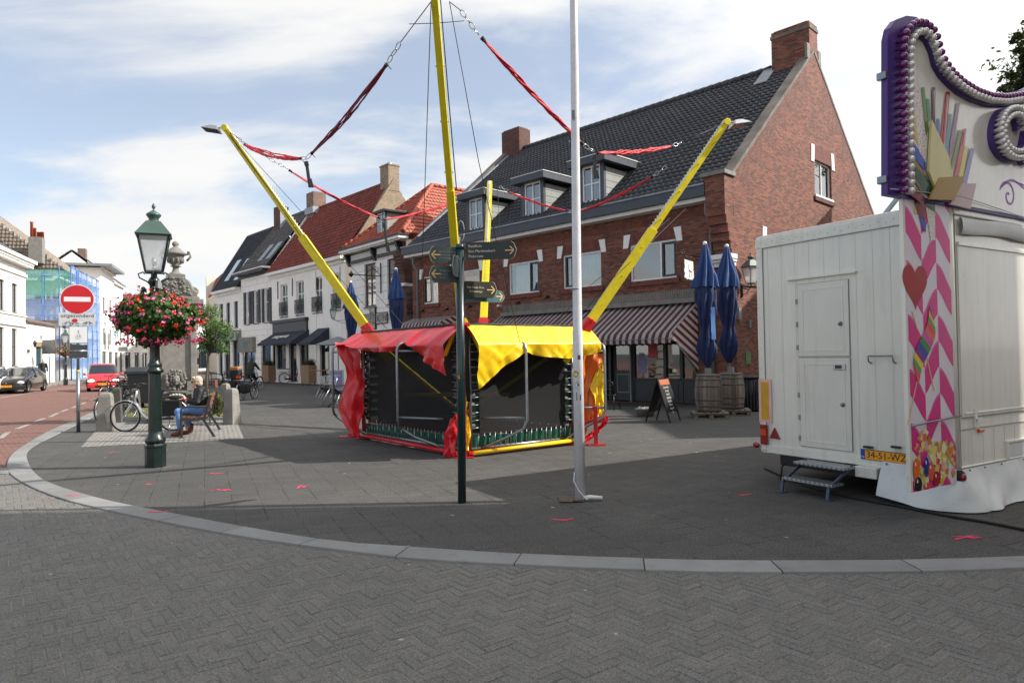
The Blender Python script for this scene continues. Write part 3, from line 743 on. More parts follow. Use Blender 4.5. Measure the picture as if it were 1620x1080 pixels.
gf=MB();gf.box(XL-.12,-.63,-.52,-.05,6.2,6.55);gf.build('gutter',M['slateblue'],bh,bevel=.015)
gt_=MB();gt_.box(XL-.14,-.63,-.56,-.5,6.52,6.57);gt_.build('gutter_edge',M['lead'],bh)
sf=MB();sf.box(XL-.1,-.63,-.4,-.001,6.08,6.199);sf.build('soffit',M['white'],bh)
so_=MB();so_.box(XL+.5,-.7,-.004,0,5.72,5.93);so_.build('soldier_course',M['soldier'],bh)
lg=MB();a=BH.onY(799,493).x;b_=BH.onY(1103,470).x;zl=BH.onY(1000,480).z
lg.box(a,b_,-.12,-.001,zl+.02,zl+.3);lg.build('brick_band',M['soldier_grey'],bh)
lg=MB();lg.box(a-.05,b_+.02,-.22,-.001,zl-.12,zl+.019);lg.build('ledge',M['stone'],bh,bevel=.01)
vc=[(0,1,0,1),(0,1,0,1),(.05,.95,0,1),(0,1,.0,1),None]
for i,w in enumerate(wins):
 sash=[(.02,.5,.05)]if i<1 else([(.68,.98,.06)]if i in(2,4)else[(.05,.25,.05)])
 cur={0:[(.1,.5,.1,.95)],1:[(.1,.95,.45,.8)],2:[(.08,.62,.0,.92),(.75,.95,0,.9)],3:[(.1,.98,.0,.95)],4:None}[i]
 mull=(.5,)if i<1 else((.66,)if i in(2,4)else(.27,))
 wd=window(bh,FR,*w,M['white_gloss'],M['glass'],mull=mull,sash=sash,curtain=cur,depth=.07,t=.07)
 s_=MB();s_.prism([(w[0]-.12,w[2]-.16),(w[1]+.12,w[2]-.16),(w[1]+.12,w[2]),(w[0]-.12,w[2])],FR,-.07,.02);s_.build('sill',M['soldier'],wd)
 for s in(-1,1):
  kq=MB()
  x=w[0]if s<0 else w[1]
  kq.prism([(x+s*.04,w[3]-.1),(x+s*.24,w[3]-.1),(x+s*.2,w[3]+.34),(x-s*.06,w[3]+.34)][::s],FR,-.025,.0)
  kq.build('keystone',M['white_gloss'],wd)
 li=MB();li.prism([(w[0]-.0,w[3]+.001),(w[1]+.0,w[3]+.001),(w[1]-.1,w[3]+.36),(w[0]+.1,w[3]+.36)],FR,-.006,.0);li.build('lintel',M['soldier'],wd)
for w,mull in((gwin,(.5,)),(lowin,(.5,))):
 wd=window(bh,FG,*w,M['white_gloss'],M['glass'],mull=mull,depth=.07,t=.06,sill=M['white_gloss'],curtain=[(.05,.4,0,1),(.6,.95,0,1)])
 s_=MB();s_.prism([(w[0]-.1,w[2]-.22),(w[1]+.1,w[2]-.22),(w[1]+.1,w[2]-.08),(w[0]-.1,w[2]-.08)],FG,-.06,.02);s_.build('sill',M['brick_dark'],wd)
 for s in(-1,1):
  kq=MB()
  x=w[0]if s<0 else w[1]
  kq.prism([(x+s*.04,w[3]-.12),(x+s*.3,w[3]-.12),(x+s*.26,w[3]+.5),(x-s*.02,w[3]+.5)],FG,-.025,.0)
  kq.build('keystone',M['white_gloss'],wd)
 li=MB();li.prism([(w[0],w[3]+.001),(w[1],w[3]+.001),(w[1]-.02,w[3]+.5),(w[0]+.02,w[3]+.5)],FG,-.006,.0);li.build('lintel',M['soldier'],wd)
M['clad']=mat('grey_cladding','8a8d88',.6,var=.12,dirt=.15)
for(wl,wr,wt,wbot)in((742.2,762.5,320.5,363),(830,854.5,296,342),(921.5,949,270,320.7)):
 p,yd=solve_roof(BH,wl,wbot+3,zy);x0=p.x;z0=p.z;x1=BH.onY(wr,wt,yd).x;z1=BH.onY(wl,wt,yd).z
 yb=(z1+.15-zy(0))/((zy(1)-zy(0)))
 dm=MB();dm.box(x0-.16,x0,yd,yb,z0-.1,z1+.1);dm.box(x1,x1+.16,yd-.001,yd+.12,z0-.1,z1+.1)
 dm.box(x0,x1,yd,yd+.1,z0-.16,z0+.02)
 d=dm.build('dormer',M['slateblue'],bh)
 for x_ in(x0-.15,x1+.12):
  ck=MB();n=5
  for k in range(n):
   za,zb_=z0+(z1-z0)*k/n,z0+(z1-z0)*(k+1)/n-.015
   yk=(zb_-zy(0))/(zy(1)-zy(0))
   ya0=(za-zy(0))/(zy(1)-zy(0))
   ck.prism([(yd+.02,za),(ya0+.1,za),(yk+.1,zb_),(yd+.02,zb_)],lambda a,b,dd:(x_+dd,a,b),0,.03+.008)
  ck.build('cheek',M['clad'],d)
 dr=MB();dr.box(x0-.42,x1+.42,yd-.28,yb+.25,z1+.1,z1+.34);dr.build('dormer_roof',M['slateblue'],d,bevel=.01)
 de=MB();de.box(x0-.44,x1+.44,yd-.3,yb+.25,z1+.34,z1+.365);de.build('dormer_edge',M['white'],d)
 F_=shiftF(FR,dd=yd)
 wd=window(d,F_,x0,x1,z0+.02,z1+.1,M['white_gloss'],M['glass'],mull=(.5,),bars=(.5,),depth=.03,t=.06)
for px,yy in((1131,-.12),):
 x=-.72;dp=MB();dp.tube([(x,-.3,6.1),(x,-.3,5.75),(x+.02,-.09,5.35),(x+.02,-.09,.05)],.045,8);dp.build('downpipe',M['midgrey'],bh)
dp=MB();x=XL+.45;dp.tube([(x,-.3,6.1),(x,-.3,5.8),(x,-.08,5.5),(x,-.08,.1)],.045,8);dp.build('downpipe',M['midgrey'],bh)
M['shopdark']=mat('dark_shop_paint','2b2e30',.45,var=.1,dirt=.1)
sfb=MB()
def X(px):return BH.onY(px,560,.25).x
F2=shiftF(FR,dd=.25)
mull_px=[800,850,900,948,966,1003,1053,1079,1106]
sfb.box(S0,S1,.2,.32,2.55,2.75)
for i,px in enumerate(mull_px):x=X(px);x=min(max(x,S0+.06),S1-.06);sfb.box(x-.05,x+.05,.18,.3,.02,2.55)
sfm=sfb.build('shop_front',M['shopdark'],bh,bevel=.004)
for a,b_ in((800,850),(850,900),(900,948),(1003,1053),(1053,1079),(1079,1106)):
 rs=MB();x0,x1=max(X(a),S0)+.05,min(X(b_),S1)-.05;rs.box(x0,x1,.2,.3,.02,.75);rs.box(x0+.08,x1-.08,.185,.2,.12,.62);rs.box(x0-.03,x1+.03,.14,.3,.75,.8);rs.build('stall_riser',M['shopdark'],sfm,bevel=.004)
for a,b_ in((800,850),(850,900),(900,948),(1003,1053),(1053,1079),(1079,1106)):
 x0,x1=max(X(a),S0)+.05,min(X(b_),S1)-.05;gp_=MB();gp_.poly([(x0,.25,.8),(x1,.25,.8),(x1,.25,2.55),(x0,.25,2.55)]);gp_.build('pane',M['glass'],sfm)
x0,x1=X(966)+.06,X(1003)-.08
dd=MB();dd.box(x0,x0+.1,.3,.36,.03,2.5);dd.box(x1-.1,x1,.3,.36,.03,2.5);dd.box(x0+.1,x1-.1,.3,.36,.03,1.05);dd.box(x0+.1,x1-.1,.3,.36,2.4,2.5)
dr_=dd.build('door',M['shopdark'],bh,bevel=.004)
e=MB();
for(a,b_,c_,dd_)in((x0+.16,x1-.16,.3,.33),(x0+.16,x1-.16,.9,.93)):e.box(a,b_,.285,.3,c_,dd_)
e.box(x0+.16,x0+.19,.285,.3,.33,.9);e.box(x1-.19,x1-.16,.285,.3,.33,.9);e.build('trim',M['midgrey'],dr_)
gl=MB();gl.poly([(x0+.1,.33,1.05),(x1-.1,.33,1.05),(x1-.1,.33,2.4),(x0+.1,.33,2.4)]);gl.build('pane',M['glass'],dr_)
jm=MB();jm.box(x1+.0,x1+.05,.1,.3,.02,2.55);jm.build('door_jamb',M['midgrey'],bh)
bl_=MB()
for a,b_ in((1005,1048),(1056,1066),(1082,1100),(905,940)):bl_.grid(lambda u,v:(X(a)+.06+(X(b_)-X(a))*.95*u,.42+.02*math.sin(u*40),1.95+.6*v),40,1)
bl_.build('blind',M['curtain'],bh)
M['poster_pink']=mat('pink_poster','d05a66',.6,var=.3,scale=30);M['poster_lilac']=mat('lilac_poster','8a84b0',.6,var=.4,scale=25)
po=MB();po.box(X(1026),X(1040),.235,.245,1.45,2.3);po.build('poster',M['poster_pink'],bh)
po=MB();po.box(X(1010),X(1022),.235,.245,.95,1.45);po.box(X(1011.5),X(1019),.236,.246,1.45,1.62);po.build('poster',M['poster_lilac'],bh)
window(bh,FR,*shop2,M['darkgrey'],M['glass'],mull=(.5,),depth=.1)
def awning(par,x0,x1,zt,zf,proj,drop,F=lambda x,y,z:(x,y,z),scal=.0,n=12,endcap=True,mt='stripe',name='awning'):
 """canvas hood: slope, rounded front, scalloped valance"""
 prof=[(0,zt),(-proj*.86,zf+.3),(-proj*.95,zf+.2),(-proj,zf+.05),(-proj,zf-drop+.0)]
 mb=MB();L=x1-x0;nx=max(8,int(L/.06))
 vs=[]
 for(y,z)in prof[:-1]:
  for i in range(nx+1):vs.append(F(x0+L*i/nx,y,z+(.012*math.sin(i*.7)if y else 0)))
 for i in range(nx+1):vs.append(F(x0+L*i/nx,prof[-1][0]+.01*math.sin(i*.4),prof[-1][1]+.035*abs(math.sin(math.pi*(x0+L*i/nx)/.235))))
 fs=[(j*(nx+1)+i,j*(nx+1)+i+1,(j+1)*(nx+1)+i+1,(j+1)*(nx+1)+i)for j in range(len(prof)-1)for i in range(nx)]
 mb.add(vs,fs,0,True)
 if endcap:
  e_=MB()
  pass
 o_=mb.build(name,M[mt],par)
 if endcap:
  for xe in(x0,x1):e_=MB();e_.poly([F(xe,y,z)for y,z in prof[:-1]]+[F(xe,-proj,zf-.02),F(xe,-proj*.8,zf-.05),F(xe,-.05,zf-.9)]);e_.build('side_flap',M['stripe_side'],o_)
 return o_
az=BH.onY(1000,493).z
A0,A1=BH.onY(790,500).x,BH.onY(1104,480,0).x
PRJ=1.55;zf=BH.onY(1070,538,-PRJ).z
aw=awning(bh,A0,A1,zl-.12,zf+.02,PRJ,.12)
sm=MB()
for z_,y_ in((zf+.06,-PRJ-.004),(zf+.31,-PRJ*.86)):sm.tube([(A0,y_,z_),(A1,y_,z_)],.008,6)
sm.tube([(A1+.01,-PRJ,zf),(A1+.01,-PRJ*.86,zf+.32),(A1+.01,-.05,zl-.15)],.012,6)
sm.tube([(A1+.0,-PRJ*.8,zf-.05),(A1,-.1,zf-.95)],.025,6);sm.build('awning_arm',M['midgrey'],aw)
a0,a1=BH.onY(655,505).x,BH.onY(722,500).x;z2=BH.onY(690,501).z
awning(bh,a0,a1,z2,z2-.55,.9,.1)
sg=MB();p=BH.onY(1103,385,-.9);xs=p.x;zs=5.0
zb_=BH.onY(1120,383,-.6).z
cm=MB();p=BH.onY(792,484,-.05);cm.ell((p.x,-.16,p.z),(.06,.1,.06));cm.box(p.x-.03,p.x+.03,-.08,0,p.z-.04,p.z+.04);cm.build('security_camera',M['white'],bh)
for(px,py)in((670,492),(709,489),(745,485),(822,479),(868,470)):
 p=BH.onY(px,py,0);h_=MB();h_.box(p.x-.04,p.x+.04,-.14,0,p.z-.03,p.z+.05);h_.tube([(p.x,-.1,p.z),(p.x+.02,-.2,p.z-.06)],.035,6);h_.build('wall_spot',M['black'],bh)
ut=MB();
for(px,py,w,h)in((1168,496,.14,.35),(1184,512,.09,.22)):p=BH.onX(px,py)if px>1166 else BH.onX(1168,py);ut.box(0,.07,p.y-w/2,p.y+w/2,p.z-h/2,p.z+h/2)
ut.build('meter_box',M['midgrey'],bh)
gs=MB();p=BH.onX(1183,566);gs.box(0,.02,p.y-.16,p.y+.16,p.z-.19,p.z+.19);gs.build('sign_plate',mat('green_plate','3c6b35',.4,var=.4,scale=20),bh)
cbm=MB();p=BH.onX(1168,448);cbm.tube([(.03,.1,p.z),(.03,.6,p.z-.05),(.03,1.4,p.z-.02),(.03,9,p.z)],.015,6);cbm.build('cable',M['brick_dark'],bh)
#white house with the lattice cornice and orange hip roof
LHF=Frame(-5.15,33.6,R(-50));LW=LHF.onY(553,450).x
lh=thing('white_house','white plastered house with lattice cornice, brown window frames and orange hipped tile roof','house',(LHF.o.x,LHF.o.y,0),LHF.rot)
zc=LHF.onY(590,392).z;zc0=LHF.onY(590,408).z
w1=fpx(LHF,576.5,594,418.4,486);w2=fpx(LHF,612.4,632,410.6,481.4);z_=(w1[3]+w2[3])/2;z__=(w1[2]+w2[2])/2
lw=[(w1[0],w1[1],z__,z_),(w2[0],w2[1],z__,z_)]
gfw=[(LW+.6,LW+2.0,.6,2.7),(LW+2.6,-1.2,.5,2.7)]
wl_=MB();panel(wl_,FR,LW,-.5,0,zc,lw+gfw);panel(wl_,FG,0,12,0,zc,[]);panel(wl_,lambda a,b,d:(LW+d,a,b),0,12,0,zc,[]);wl_.build('wall',M['plaster_line'],lh)
bp=MB();zp=LHF.onY(645,447).z;bp.box(-.5,.0,-.02,.4,0,zp-.15,);bp.box(-.62,.02,-.12,.4,zp,zc0+.1);
for k in range(6):bp.box(-.6,.02-.004*k,-.1-.05*(k+1),.01,zp+.5+k*.16,zp+.66+k*.16-.001)
bp.build('brick_pier',M['brick_dark'],lh,bevel=.004)
zb2=MB();zb2.box(-.65,.05,-.16,.0,zp-.15,zp);zb2.box(-.5,.06,-.02,.5,0,0.6);zb2.build('pier_block',M['white'],lh,bevel=.01)
br_=M['brown_frame']=mat('umber_window_paint','3c3a36',.5)
for w in lw:window(lh,FR,*w,M['brown_frame'],M['glass'],mull=(.5,),bars=(.33,.66),depth=.08,t=.08,sill=M['stone'],curtain=[(.05,.35,0,1),(.65,.95,0,1)])
for w in gfw:window(lh,FR,*w,M['darkgrey'],M['glass'],mull=(.5,),depth=.08,sill=M['stone'])
cn=MB();H_=zc-zc0
cn.box(LW-.25,.2,-.55,.02,zc,zc+.13);cn.box(LW-.2,.12,-.4,.02,zc-.06,zc-.001)
ct=cn.build('cornice',M['white_gloss'],lh,bevel=.01)
cd=MB();cd.box(LW-.28,.23,-.6,.05,zc+.131,zc+.24);
W2_=(LW-.1+.55)/-2
pan=[(LW+.35,LW/2-.25),(LW/2+.25,-.65)]
for a,b_ in pan:cd.box(a,b_,-.14,0,zc-.62,zc-.46);cd.box(a,b_,-.1,0,zc-.14,zc-.06)
for xb in(LW+.1,LW/2,-.45):
 for k in range(5):cd.box(xb-.1,xb+.1,-.12-.06*k,0,zc-.72+k*.13,zc-.72+k*.13+.129)
cd.build('cornice_trim',M['black'],ct,bevel=.006)
lt=MB()
for a,b_ in pan:
 z0,z1=zc-.46,zc-.14;x=a;
 while x<b_-.16:lt.beam((x,-.06,z0),(x+.16,-.06,z1),.02,.02,up=(0,1,0));lt.beam((x+.16,-.075,z0),(x,-.075,z1),.02,.02,up=(0,1,0));x+=.11
 lt.box(a,b_,-.05,-.03,z0,z1)
lt.build('lattice',M['white_gloss'],ct)
ap=LHF.onY(654,305,3.6);zA=ap.z;xr=LW/2;rf=MB()
VF=Vector((0,3.9,zA-zc-.25));vl=VF.length;VFn=VF.normalized();half=-LW/2+.25
tiles(rf,(LW-.25,-.3,zc+.25),(1,0,0),VFn,Vector((1,0,0)).cross(VFn),2*half,vl,xl=lambda v:half*v/vl,xr=lambda v:2*half-half*v/vl)
VS=Vector((-half,0,zA-zc-.25));vsl=VS.length;VSn=VS.normalized()
tiles(rf,(.22,-.3,zc+.25),(0,1,0),VSn,Vector((0,1,0)).cross(VSn),12.3,vsl,xl=lambda v:3.9*v/vsl)
VS2=Vector((half,0,zA-zc-.25)).normalized()
tiles(rf,(LW-.22,12,zc+.25),(0,-1,0),VS2,Vector((0,-1,0)).cross(VS2),12.3,vsl,xr=lambda v:12.3-3.9*v/vsl,segs=4)
rf=rf.build('roof',M['tile_orange'],lh)
hr=MB();
def ridge_line(mb,a,b,r=.11,st=.35):
 a,b=Vector(a),Vector(b);n=int((b-a).length/st)
 for i in range(n):p,q=a.lerp(b,i/n),a.lerp(b,(i+1.08)/n);mb.tube([p,q+Vector((0,0,.02))],[r,r*1.08],8)
ridge_line(hr,(.22,-.3,zc+.32),(xr,3.6,zA+.05));ridge_line(hr,(LW-.22,-.3,zc+.32),(xr,3.6,zA+.05));ridge_line(hr,(xr,3.6,zA+.05),(xr,12,zA+.05));hr.build('ridge_tiles',M['tile_orange'],rf)
zyl=lambda y:zc+.25+(y+.3)*(zA-zc-.25)/3.9
p,yd=solve_roof(LHF,597,372,zyl);x0,x1=p.x,LHF.onY(609,372,yd).x;z0,z1=p.z,LHF.onY(597,339,yd).z;yb=(z1-zc-.25)/((zA-zc-.25)/3.9)-.3
dm=MB();dm.box(x0-.08,x0,yd,yd+.1,z0,z1);dm.box(x1,x1+.08,yd,yd+.1,z0,z1);d=dm.build('dormer',M['slateblue'],lh)
for x_ in(x0-.08,x1+.05):ck=MB();ck.prism([(yd+.1,z0),(yb+.2,z1),(yd+.1,z1)],lambda a,b,dd:(x_+dd,a,b),0,.03);ck.build('cheek',M['clad'],d)
dr=MB();dr.box(x0-.3,x1+.3,yd-.2,yb+.3,z1,z1+.12);dr.build('dormer_roof',M['black'],d,bevel=.01)
window(d,shiftF(FR,dd=yd),x0,x1,z0,z1,M['white_gloss'],M['glass'],mull=(.5,),bars=(.5,),depth=.02,t=.05)
nb=MB();p0,p1=LHF.onY(573,500),LHF.onY(614,502);zm=LHF.onY(595,504).z;xc=(LHF.onY(586,504).x+LHF.onY(597,504).x)/2
F_=FR;nbm=MB();nbm.box(p0.x,xc-.3,-.05,0,zm-.3,zm+.3);nbm.box(xc+.3,p1.x,-.05,0,zm-.3,zm+.3);nbm.box(xc-.3,xc+.3,-.09,0,zm-.55,zm+.62)
nbo=nbm.build('name_board',M['black'],lh)
n2_=MB();n2_.box(p0.x+.05,xc-.33,-.056,-.05,zm-.25,zm+.25);n2_.box(xc+.33,p1.x-.05,-.056,-.05,zm-.25,zm+.25);n2_.box(xc-.25,xc+.25,-.096,-.09,zm-.5,zm+.57);n2_.build('board_face',mat('board_grey','a5a39c',.6),nbo)
text('HOTEL',.52,basis(((p0.x+xc-.3)/2,-.06,zm),(1,0,0),(0,0,1),(0,-1,0)),M['black'],nbo,ext=.004,sx=.75)
text('POL',.95,basis((xc,-.1,zm),(1,0,0),(0,0,1),(0,-1,0)),M['black'],nbo,ext=.004,sx=.26)
text('VORSTENBO',.52,basis(((p1.x+xc+.3)/2,-.06,zm),(1,0,0),(0,0,1),(0,-1,0)),M['black'],nbo,ext=.004,sx=.55)
ib=MB();p=LHF.onY(603.5,437);x,z=p.x,p.z
ib.tube([(x,-.05,z-.9),(x,-.05,z+.7)],.03,6);ib.tube([(x,-.05,z),(x-.05,-1.7,z)],.025,6)
ib.tube([(x-.0,-.05+-.9*k/20*1.0,z+.35*math.sin(k/20*math.pi))for k in range(21)],.018,6);ib.tube([(x-.02,-.3-.2*math.cos(k*.5)*(1-k/20),z+.3+.2*math.sin(k*.5)*(1-k/20))for k in range(18)],.015,6)
ib.lathe([(.0,-.16),(.12,-.04),(.16,0),(.05,.1),(.02,.2)],8,c=(x-.05,-1.7,z));ib.build('wall_bracket',M['black'],lh)
#generic terraced house
def row_house(name,label,fr,xl,dep,ze,yr,zr,wallm,roofm,wins,frame,eave='white',gableR=None,gableL=None,gfops=(),wkw={},gutter_d=.35,wallb=None,back=True,sub=False):
 h=thing(name,label,'house',(fr.o.x,fr.o.y,0),fr.rot)
 w=MB();panel(w,FR,xl,0,0,ze,list(wins)+list(gfops))
 if back:panel(w,lambda a,b,d:(a,dep-d,b),xl,0,0,ze,[])
 w.build('wall',wallm,h)
 k=(zr-ze)/yr;hp=[(-k,1,ze+.1),(k,1,ze+.1+k*2*yr)]
 gR=MB();panel(gR,FG,0,dep,0,zr+.2,[],hp=hp);gR.build('gable',gableR or wallm,h)
 gL=MB();panel(gL,lambda a,b,d:(xl+d,a,b),0,dep,0,zr+.2,[],hp=hp);gL.build('gable',gableL or wallm,h)
 V=Vector((0,yr+.3,zr-ze-.1));vl=V.length;V.normalize();N=Vector((1,0,0)).cross(V);r_=MB()
 tiles(r_,(xl+.05,-.3,ze+.1),(1,0,0),V,N,-xl-.1,vl,tw=.24,th=.32,amp=.04,step=.04)
 V2=Vector((0,-V.y,V.z));tiles(r_,(-.05,2*yr+.3,ze+.1),(-1,0,0),V2,Vector((-1,0,0)).cross(V2),-xl-.1,vl,tw=.48,th=.64,segs=4)
 r_=r_.build('roof',roofm,h)
 rl=MB();ridge_line(rl,(xl+.1,yr,zr+.06),(-.1,yr,zr+.06));rl.build('ridge_tiles',roofm,r_)
 e=MB();e.box(xl-.02,.02,-.3-gutter_d*.3,-.001,ze-.12,ze+.08);e.box(xl-.02,.02,-.12,-.002,ze-.32,ze-.121);e.build('gutter',M[eave],h,bevel=.01)
 for q in wins:window(h,FR,*q,frame,M['glass'],**wkw)
 return h
H2=Frame(-9.7,40.2,R(-48));x2=H2.onY(428,480).x
wpx=[(443.6,454.8,449.4,501),(468.2,480.5,445,499.7),(495.3,509.4,440,495),(526,540.5,434,491.6)]
ws=[fpx(H2,*q)for q in wpx];za=sum(w[3]for w in ws)/4;zb=sum(w[2]for w in ws)/4;ws=[(w[0],w[1],zb,za)for w in ws]
ze2=H2.onY(520,413).z;gap=H2.onX(623,287);yr2,zr2=gap.y,gap.z
XD=lambda px:H2.onY(px,560).x
gops=[(XD(437),XD(452),.9,3.0),(XD(457),XD(469),.05,3.0),(XD(474),XD(487),.5,3.0),(XD(506),XD(521),.5,3.0)]
h2=row_house('white_house','long white house with dark red roof, dark awnings and beige brick gable',H2,x2,2*yr2,ze2,yr2,zr2,M['plaster_bright']if False else M['plaster'],M['tile_red'],ws,M['white_gloss'],gfops=gops,gableR=M['brick_beige'],wkw=dict(mull=(.5,),bars=(.62,),depth=.12,t=.09,sill=M['stone']))
for q in gops:window(h2,FR,*q,M['darkgrey'],M['glass_dark'],mull=(),depth=.15,t=.1)
for w in ws:
 rb=MB();z0=w[2];
 rb.box(w[0]-.05,w[1]+.05,-.12,-.09,z0+.95,z0+1.0);rb.box(w[0]-.05,w[1]+.05,-.12,-.09,z0+.08,z0+.12);x=w[0]-.03
 while x<w[1]+.04:rb.box(x-.012,x+.012,-.115,-.095,z0+.1,z0+.96);x+=.1
 x=w[0]
 while x<w[1]:rb.tube([(x+.1+.08*math.cos(a*.7),-.105,z0+.5+.18*math.sin(a*.7))for a in range(10)],.012,5);x+=.24
 rb.build('window_rail',M['black'],h2)
c_=MB();c_.box(-.95,.02,yr2-.4,yr2+.4,zr2-.6,zr2+1.1);c_.box(-1.0,.05,yr2-.44,yr2+.44,zr2+.98,zr2+1.06);co=c_.build('chimney',M['brick_beige'],h2,bevel=.01)
v_=MB();v_.lathe([(.16,0),(.18,.12),(.1,.2),(.0,.25)],10,c=(-.45,yr2,zr2+1.1));v_.build('chimney_cowl',M['alu'],co)
q=H2.onY(500,325,yr2);c_=MB();c_.box(q.x-.55,q.x+.6,yr2-.5,yr2+.5,zr2-.6,H2.onY(500,306,yr2).z);co=c_.build('chimney',M['brick_chim'],h2,bevel=.01)
f_l=MB();f_l.box(q.x-.65,q.x+.7,yr2-.6,yr2+.55,zr2-.35,zr2+.12);f_l.build('flashing',M['lead'],co)
cpn=MB();n=16;k2=(zr2-ze2)/yr2
for i in range(n):cpn.beam((-.05,-.2+(yr2+.2)*i/n,ze2+.12+k2*(-.2+(yr2+.2)*i/n)),(-.05,-.2+(yr2+.2)*(i+1)/n,ze2+.12+k2*(-.2+(yr2+.2)*(i+1)/n)),.3,.12)
cpn.build('coping',M['brick_beige'],h2)
sb=MB();a,b_=XD(433),XD(489);zt_=H2.onY(460,507).z;sb.box(a,b_,-.25,0,zt_-.1,zt_+.1);sb.box(a+.1,b_-.1,-.12,0,zt_-.75,zt_-.101);sb.box(b_-.35,b_-.1,-.12,0,0.1,zt_-.75);sb.box(a+.1,a+.3,-.12,0,0.1,zt_-.75);sb.build('shop_surround',M['black'],h2,bevel=.01)
def slant_awning(par,fr,pl,pr,ytop,ybot,proj,pitch_px,name='awning',mt='navy'):
 x0,x1=fr.onY(pl,ytop).x,fr.onY(pr,ytop).x;zt=fr.onY(pr,ytop).z;zb=fr.onY(pitch_px,ybot,-proj).z
 mb=MB();mb.grid(lambda u,v:(x0+(x1-x0)*u,-proj*v,zt+(zb-zt)*v-.04*math.sin(math.pi*v)),12,6);mb.grid(lambda u,v:(x0+(x1-x0)*u,-proj-.01,zb-.14*v),12,1)
 for x in(x0,x1):mb.poly([(x,0,zt),(x,-proj,zb),(x,-proj,zb-.12),(x,0,zb-.1)])
 return mb.build(name,M[mt],par),x0,x1,zt,zb
M['navy']=mat('navy_canvas','2b303c',.8,var=.15,scale=1.5,dirt=.1)
o,x0,x1,zt_,zb_=slant_awning(h2,H2,436,489,521,541,1.3,460)
text('margarita',.62,basis(((x0+x1)/2,-.75,(zt_+zb_)/2+.04),(1,0,0),Vector((0,1.3,zt_-zb_)).normalized(),Vector((1,0,0)).cross(Vector((0,1.3,zt_-zb_)).normalized())),M['white'],o,shear=.35,ext=.008)
slant_awning(h2,H2,503,521,518,541,1.3,500)
ps=MB()
for px in(498,545):x=XD(px);ps.box(x-.3,x+.3,-.04,0,0,ze2-.4)
ps.build('pilaster',M['plaster'],h2)
an=MB()
for px,py in((463,452),(539,434),(440,457)):q=H2.onY(px,py);an.box(q.x-.025,q.x+.025,-.05,0,q.z-.7,q.z+.5)
an.build('wall_anchor',M['black'],h2)
p3=H2.w(x2-.02,0);H3=Frame(p3.x,p3.y,R(-48));x3=H3.onY(381.5,480).x
wpx=[(386.5,397,465,514),(399,411.5,460.5,512),(415,429,455.5,510.5)]
ws=[fpx(H3,l-0,r,t_,b_)for l,r,t_,b_ in wpx];za=sum(w[3]for w in ws)/3;zb=sum(w[2]for w in ws)/3;ws=[(w[0]+.35,w[1]-.35,zb,za)for w in ws]
ze3=H3.onY(405,430).z;yr3=yr2-.2;zr3=H3.onY(440,352,yr3).z
X3=lambda px:H3.onY(px,560).x
gops=[(X3(384),X3(404),.05,3.1),(X3(413),X3(430),.3,3.0)]
h3=row_house('white_house','white house with tall black window shutters and weathered grey tile roof',H3,x3,2*yr3,ze3,yr3,zr3,M['plaster_line'],M['tile_grey'],ws,M['white_gloss'],eave='black',gfops=gops,wkw=dict(mull=(),bars=(.6,),depth=.1,t=.07,sill=M['stone']),gutter_d=1.0)
for q in gops:window(h3,FR,*q,M['darkgrey'],M['glass_dark'],mull=(.5,),depth=.15,t=.1)
for w in ws:
 for s,xs in((-1,w[0]),(1,w[1])):
  st=MB();a,b_=(xs-.42,xs-.02)if s<0 else(xs+.02,xs+.42);st.box(a,b_,-.05,0,w[2],w[3]);n=22
  for k in range(n):z=w[2]+.1+(w[3]-w[2]-.2)*k/n;st.beam(((a+b_)/2-.15,-.055,z),((a+b_)/2+.15,-.055,z),.02,.05,up=(0,.6,.8))
  st.build('shutter',M['black'],h3)
eb=MB();eb.box(x3-.1,.1,-.6,0,ze3-.0,ze3+.14);eb.build('eaves_board',M['white'],h3)
fs_=MB();fz=H3.onY(397,545).z;fs_.box(X3(382),X3(405),-.25,0,fz-.55,fz+.55);fo=fs_.build('shop_fascia',M['stone'],h3,bevel=.01)
text('ZILT',.8,basis(((X3(382)+X3(405))/2,-.26,fz),(1,0,0),(0,0,1),(0,-1,0)),mat('teal_letters','2f7d7c',.4),fo,ext=.01,sx=.8)
c_=MB();q=H3.onY(447,352,yr3-.3);c_.box(q.x-.5,q.x+.5,yr3-.8,yr3-.0,zr3-1,zr3+.9);co=c_.build('chimney',M['brick_dark'],h3,bevel=.01)
v_=MB();v_.box(q.x-.3,q.x+.3,yr3-.6,yr3-.2,zr3+1.1,zr3+1.2);v_.box(q.x-.2,q.x+.2,yr3-.5,yr3-.3,zr3+.9,zr3+1.1);v_.box(q.x+.52,q.x+.62,yr3-.75,yr3-.05,zr3-1,zr3+.6);v_.build('chimney_cap',M['lead'],co)
for px,py in((421,402),(434,398),):
 zf_=lambda y:ze3+.1+(y+.3)*(zr3-ze3-.1)/(yr3+.3);q,yy=solve_roof(H3,px,py,zf_);k=(zr3-ze3-.1)/(yr3+.3);sk=MB()
 sk.beam((q.x,yy-.5,q.z-.5*k+.1),(q.x,yy+.5,q.z+.5*k+.1),.75,.08);sk.build('roof_window',M['lead'],h3)
p4=H3.w(x3-.02,0);H4=Frame(p4.x,p4.y,R(-48));x4=H4.onY(342.5,480).x
wpx=[(348.5,351.5,482,521),(358.5,363,479.5,519.5),(371,375.5,475.5,517.5)]
ws=[fpx(H4,l,r,t_,b_)for l,r,t_,b_ in wpx];za=sum(w[3]for w in ws)/3;zb=sum(w[2]for w in ws)/3;ws=[((w[0]+w[1])/2-.42,(w[0]+w[1])/2+.42,zb,za)for w in ws]
ze4=H4.onY(362,460).z;yr4=yr3-.5;zr4=H4.onY(404,372,yr4).z
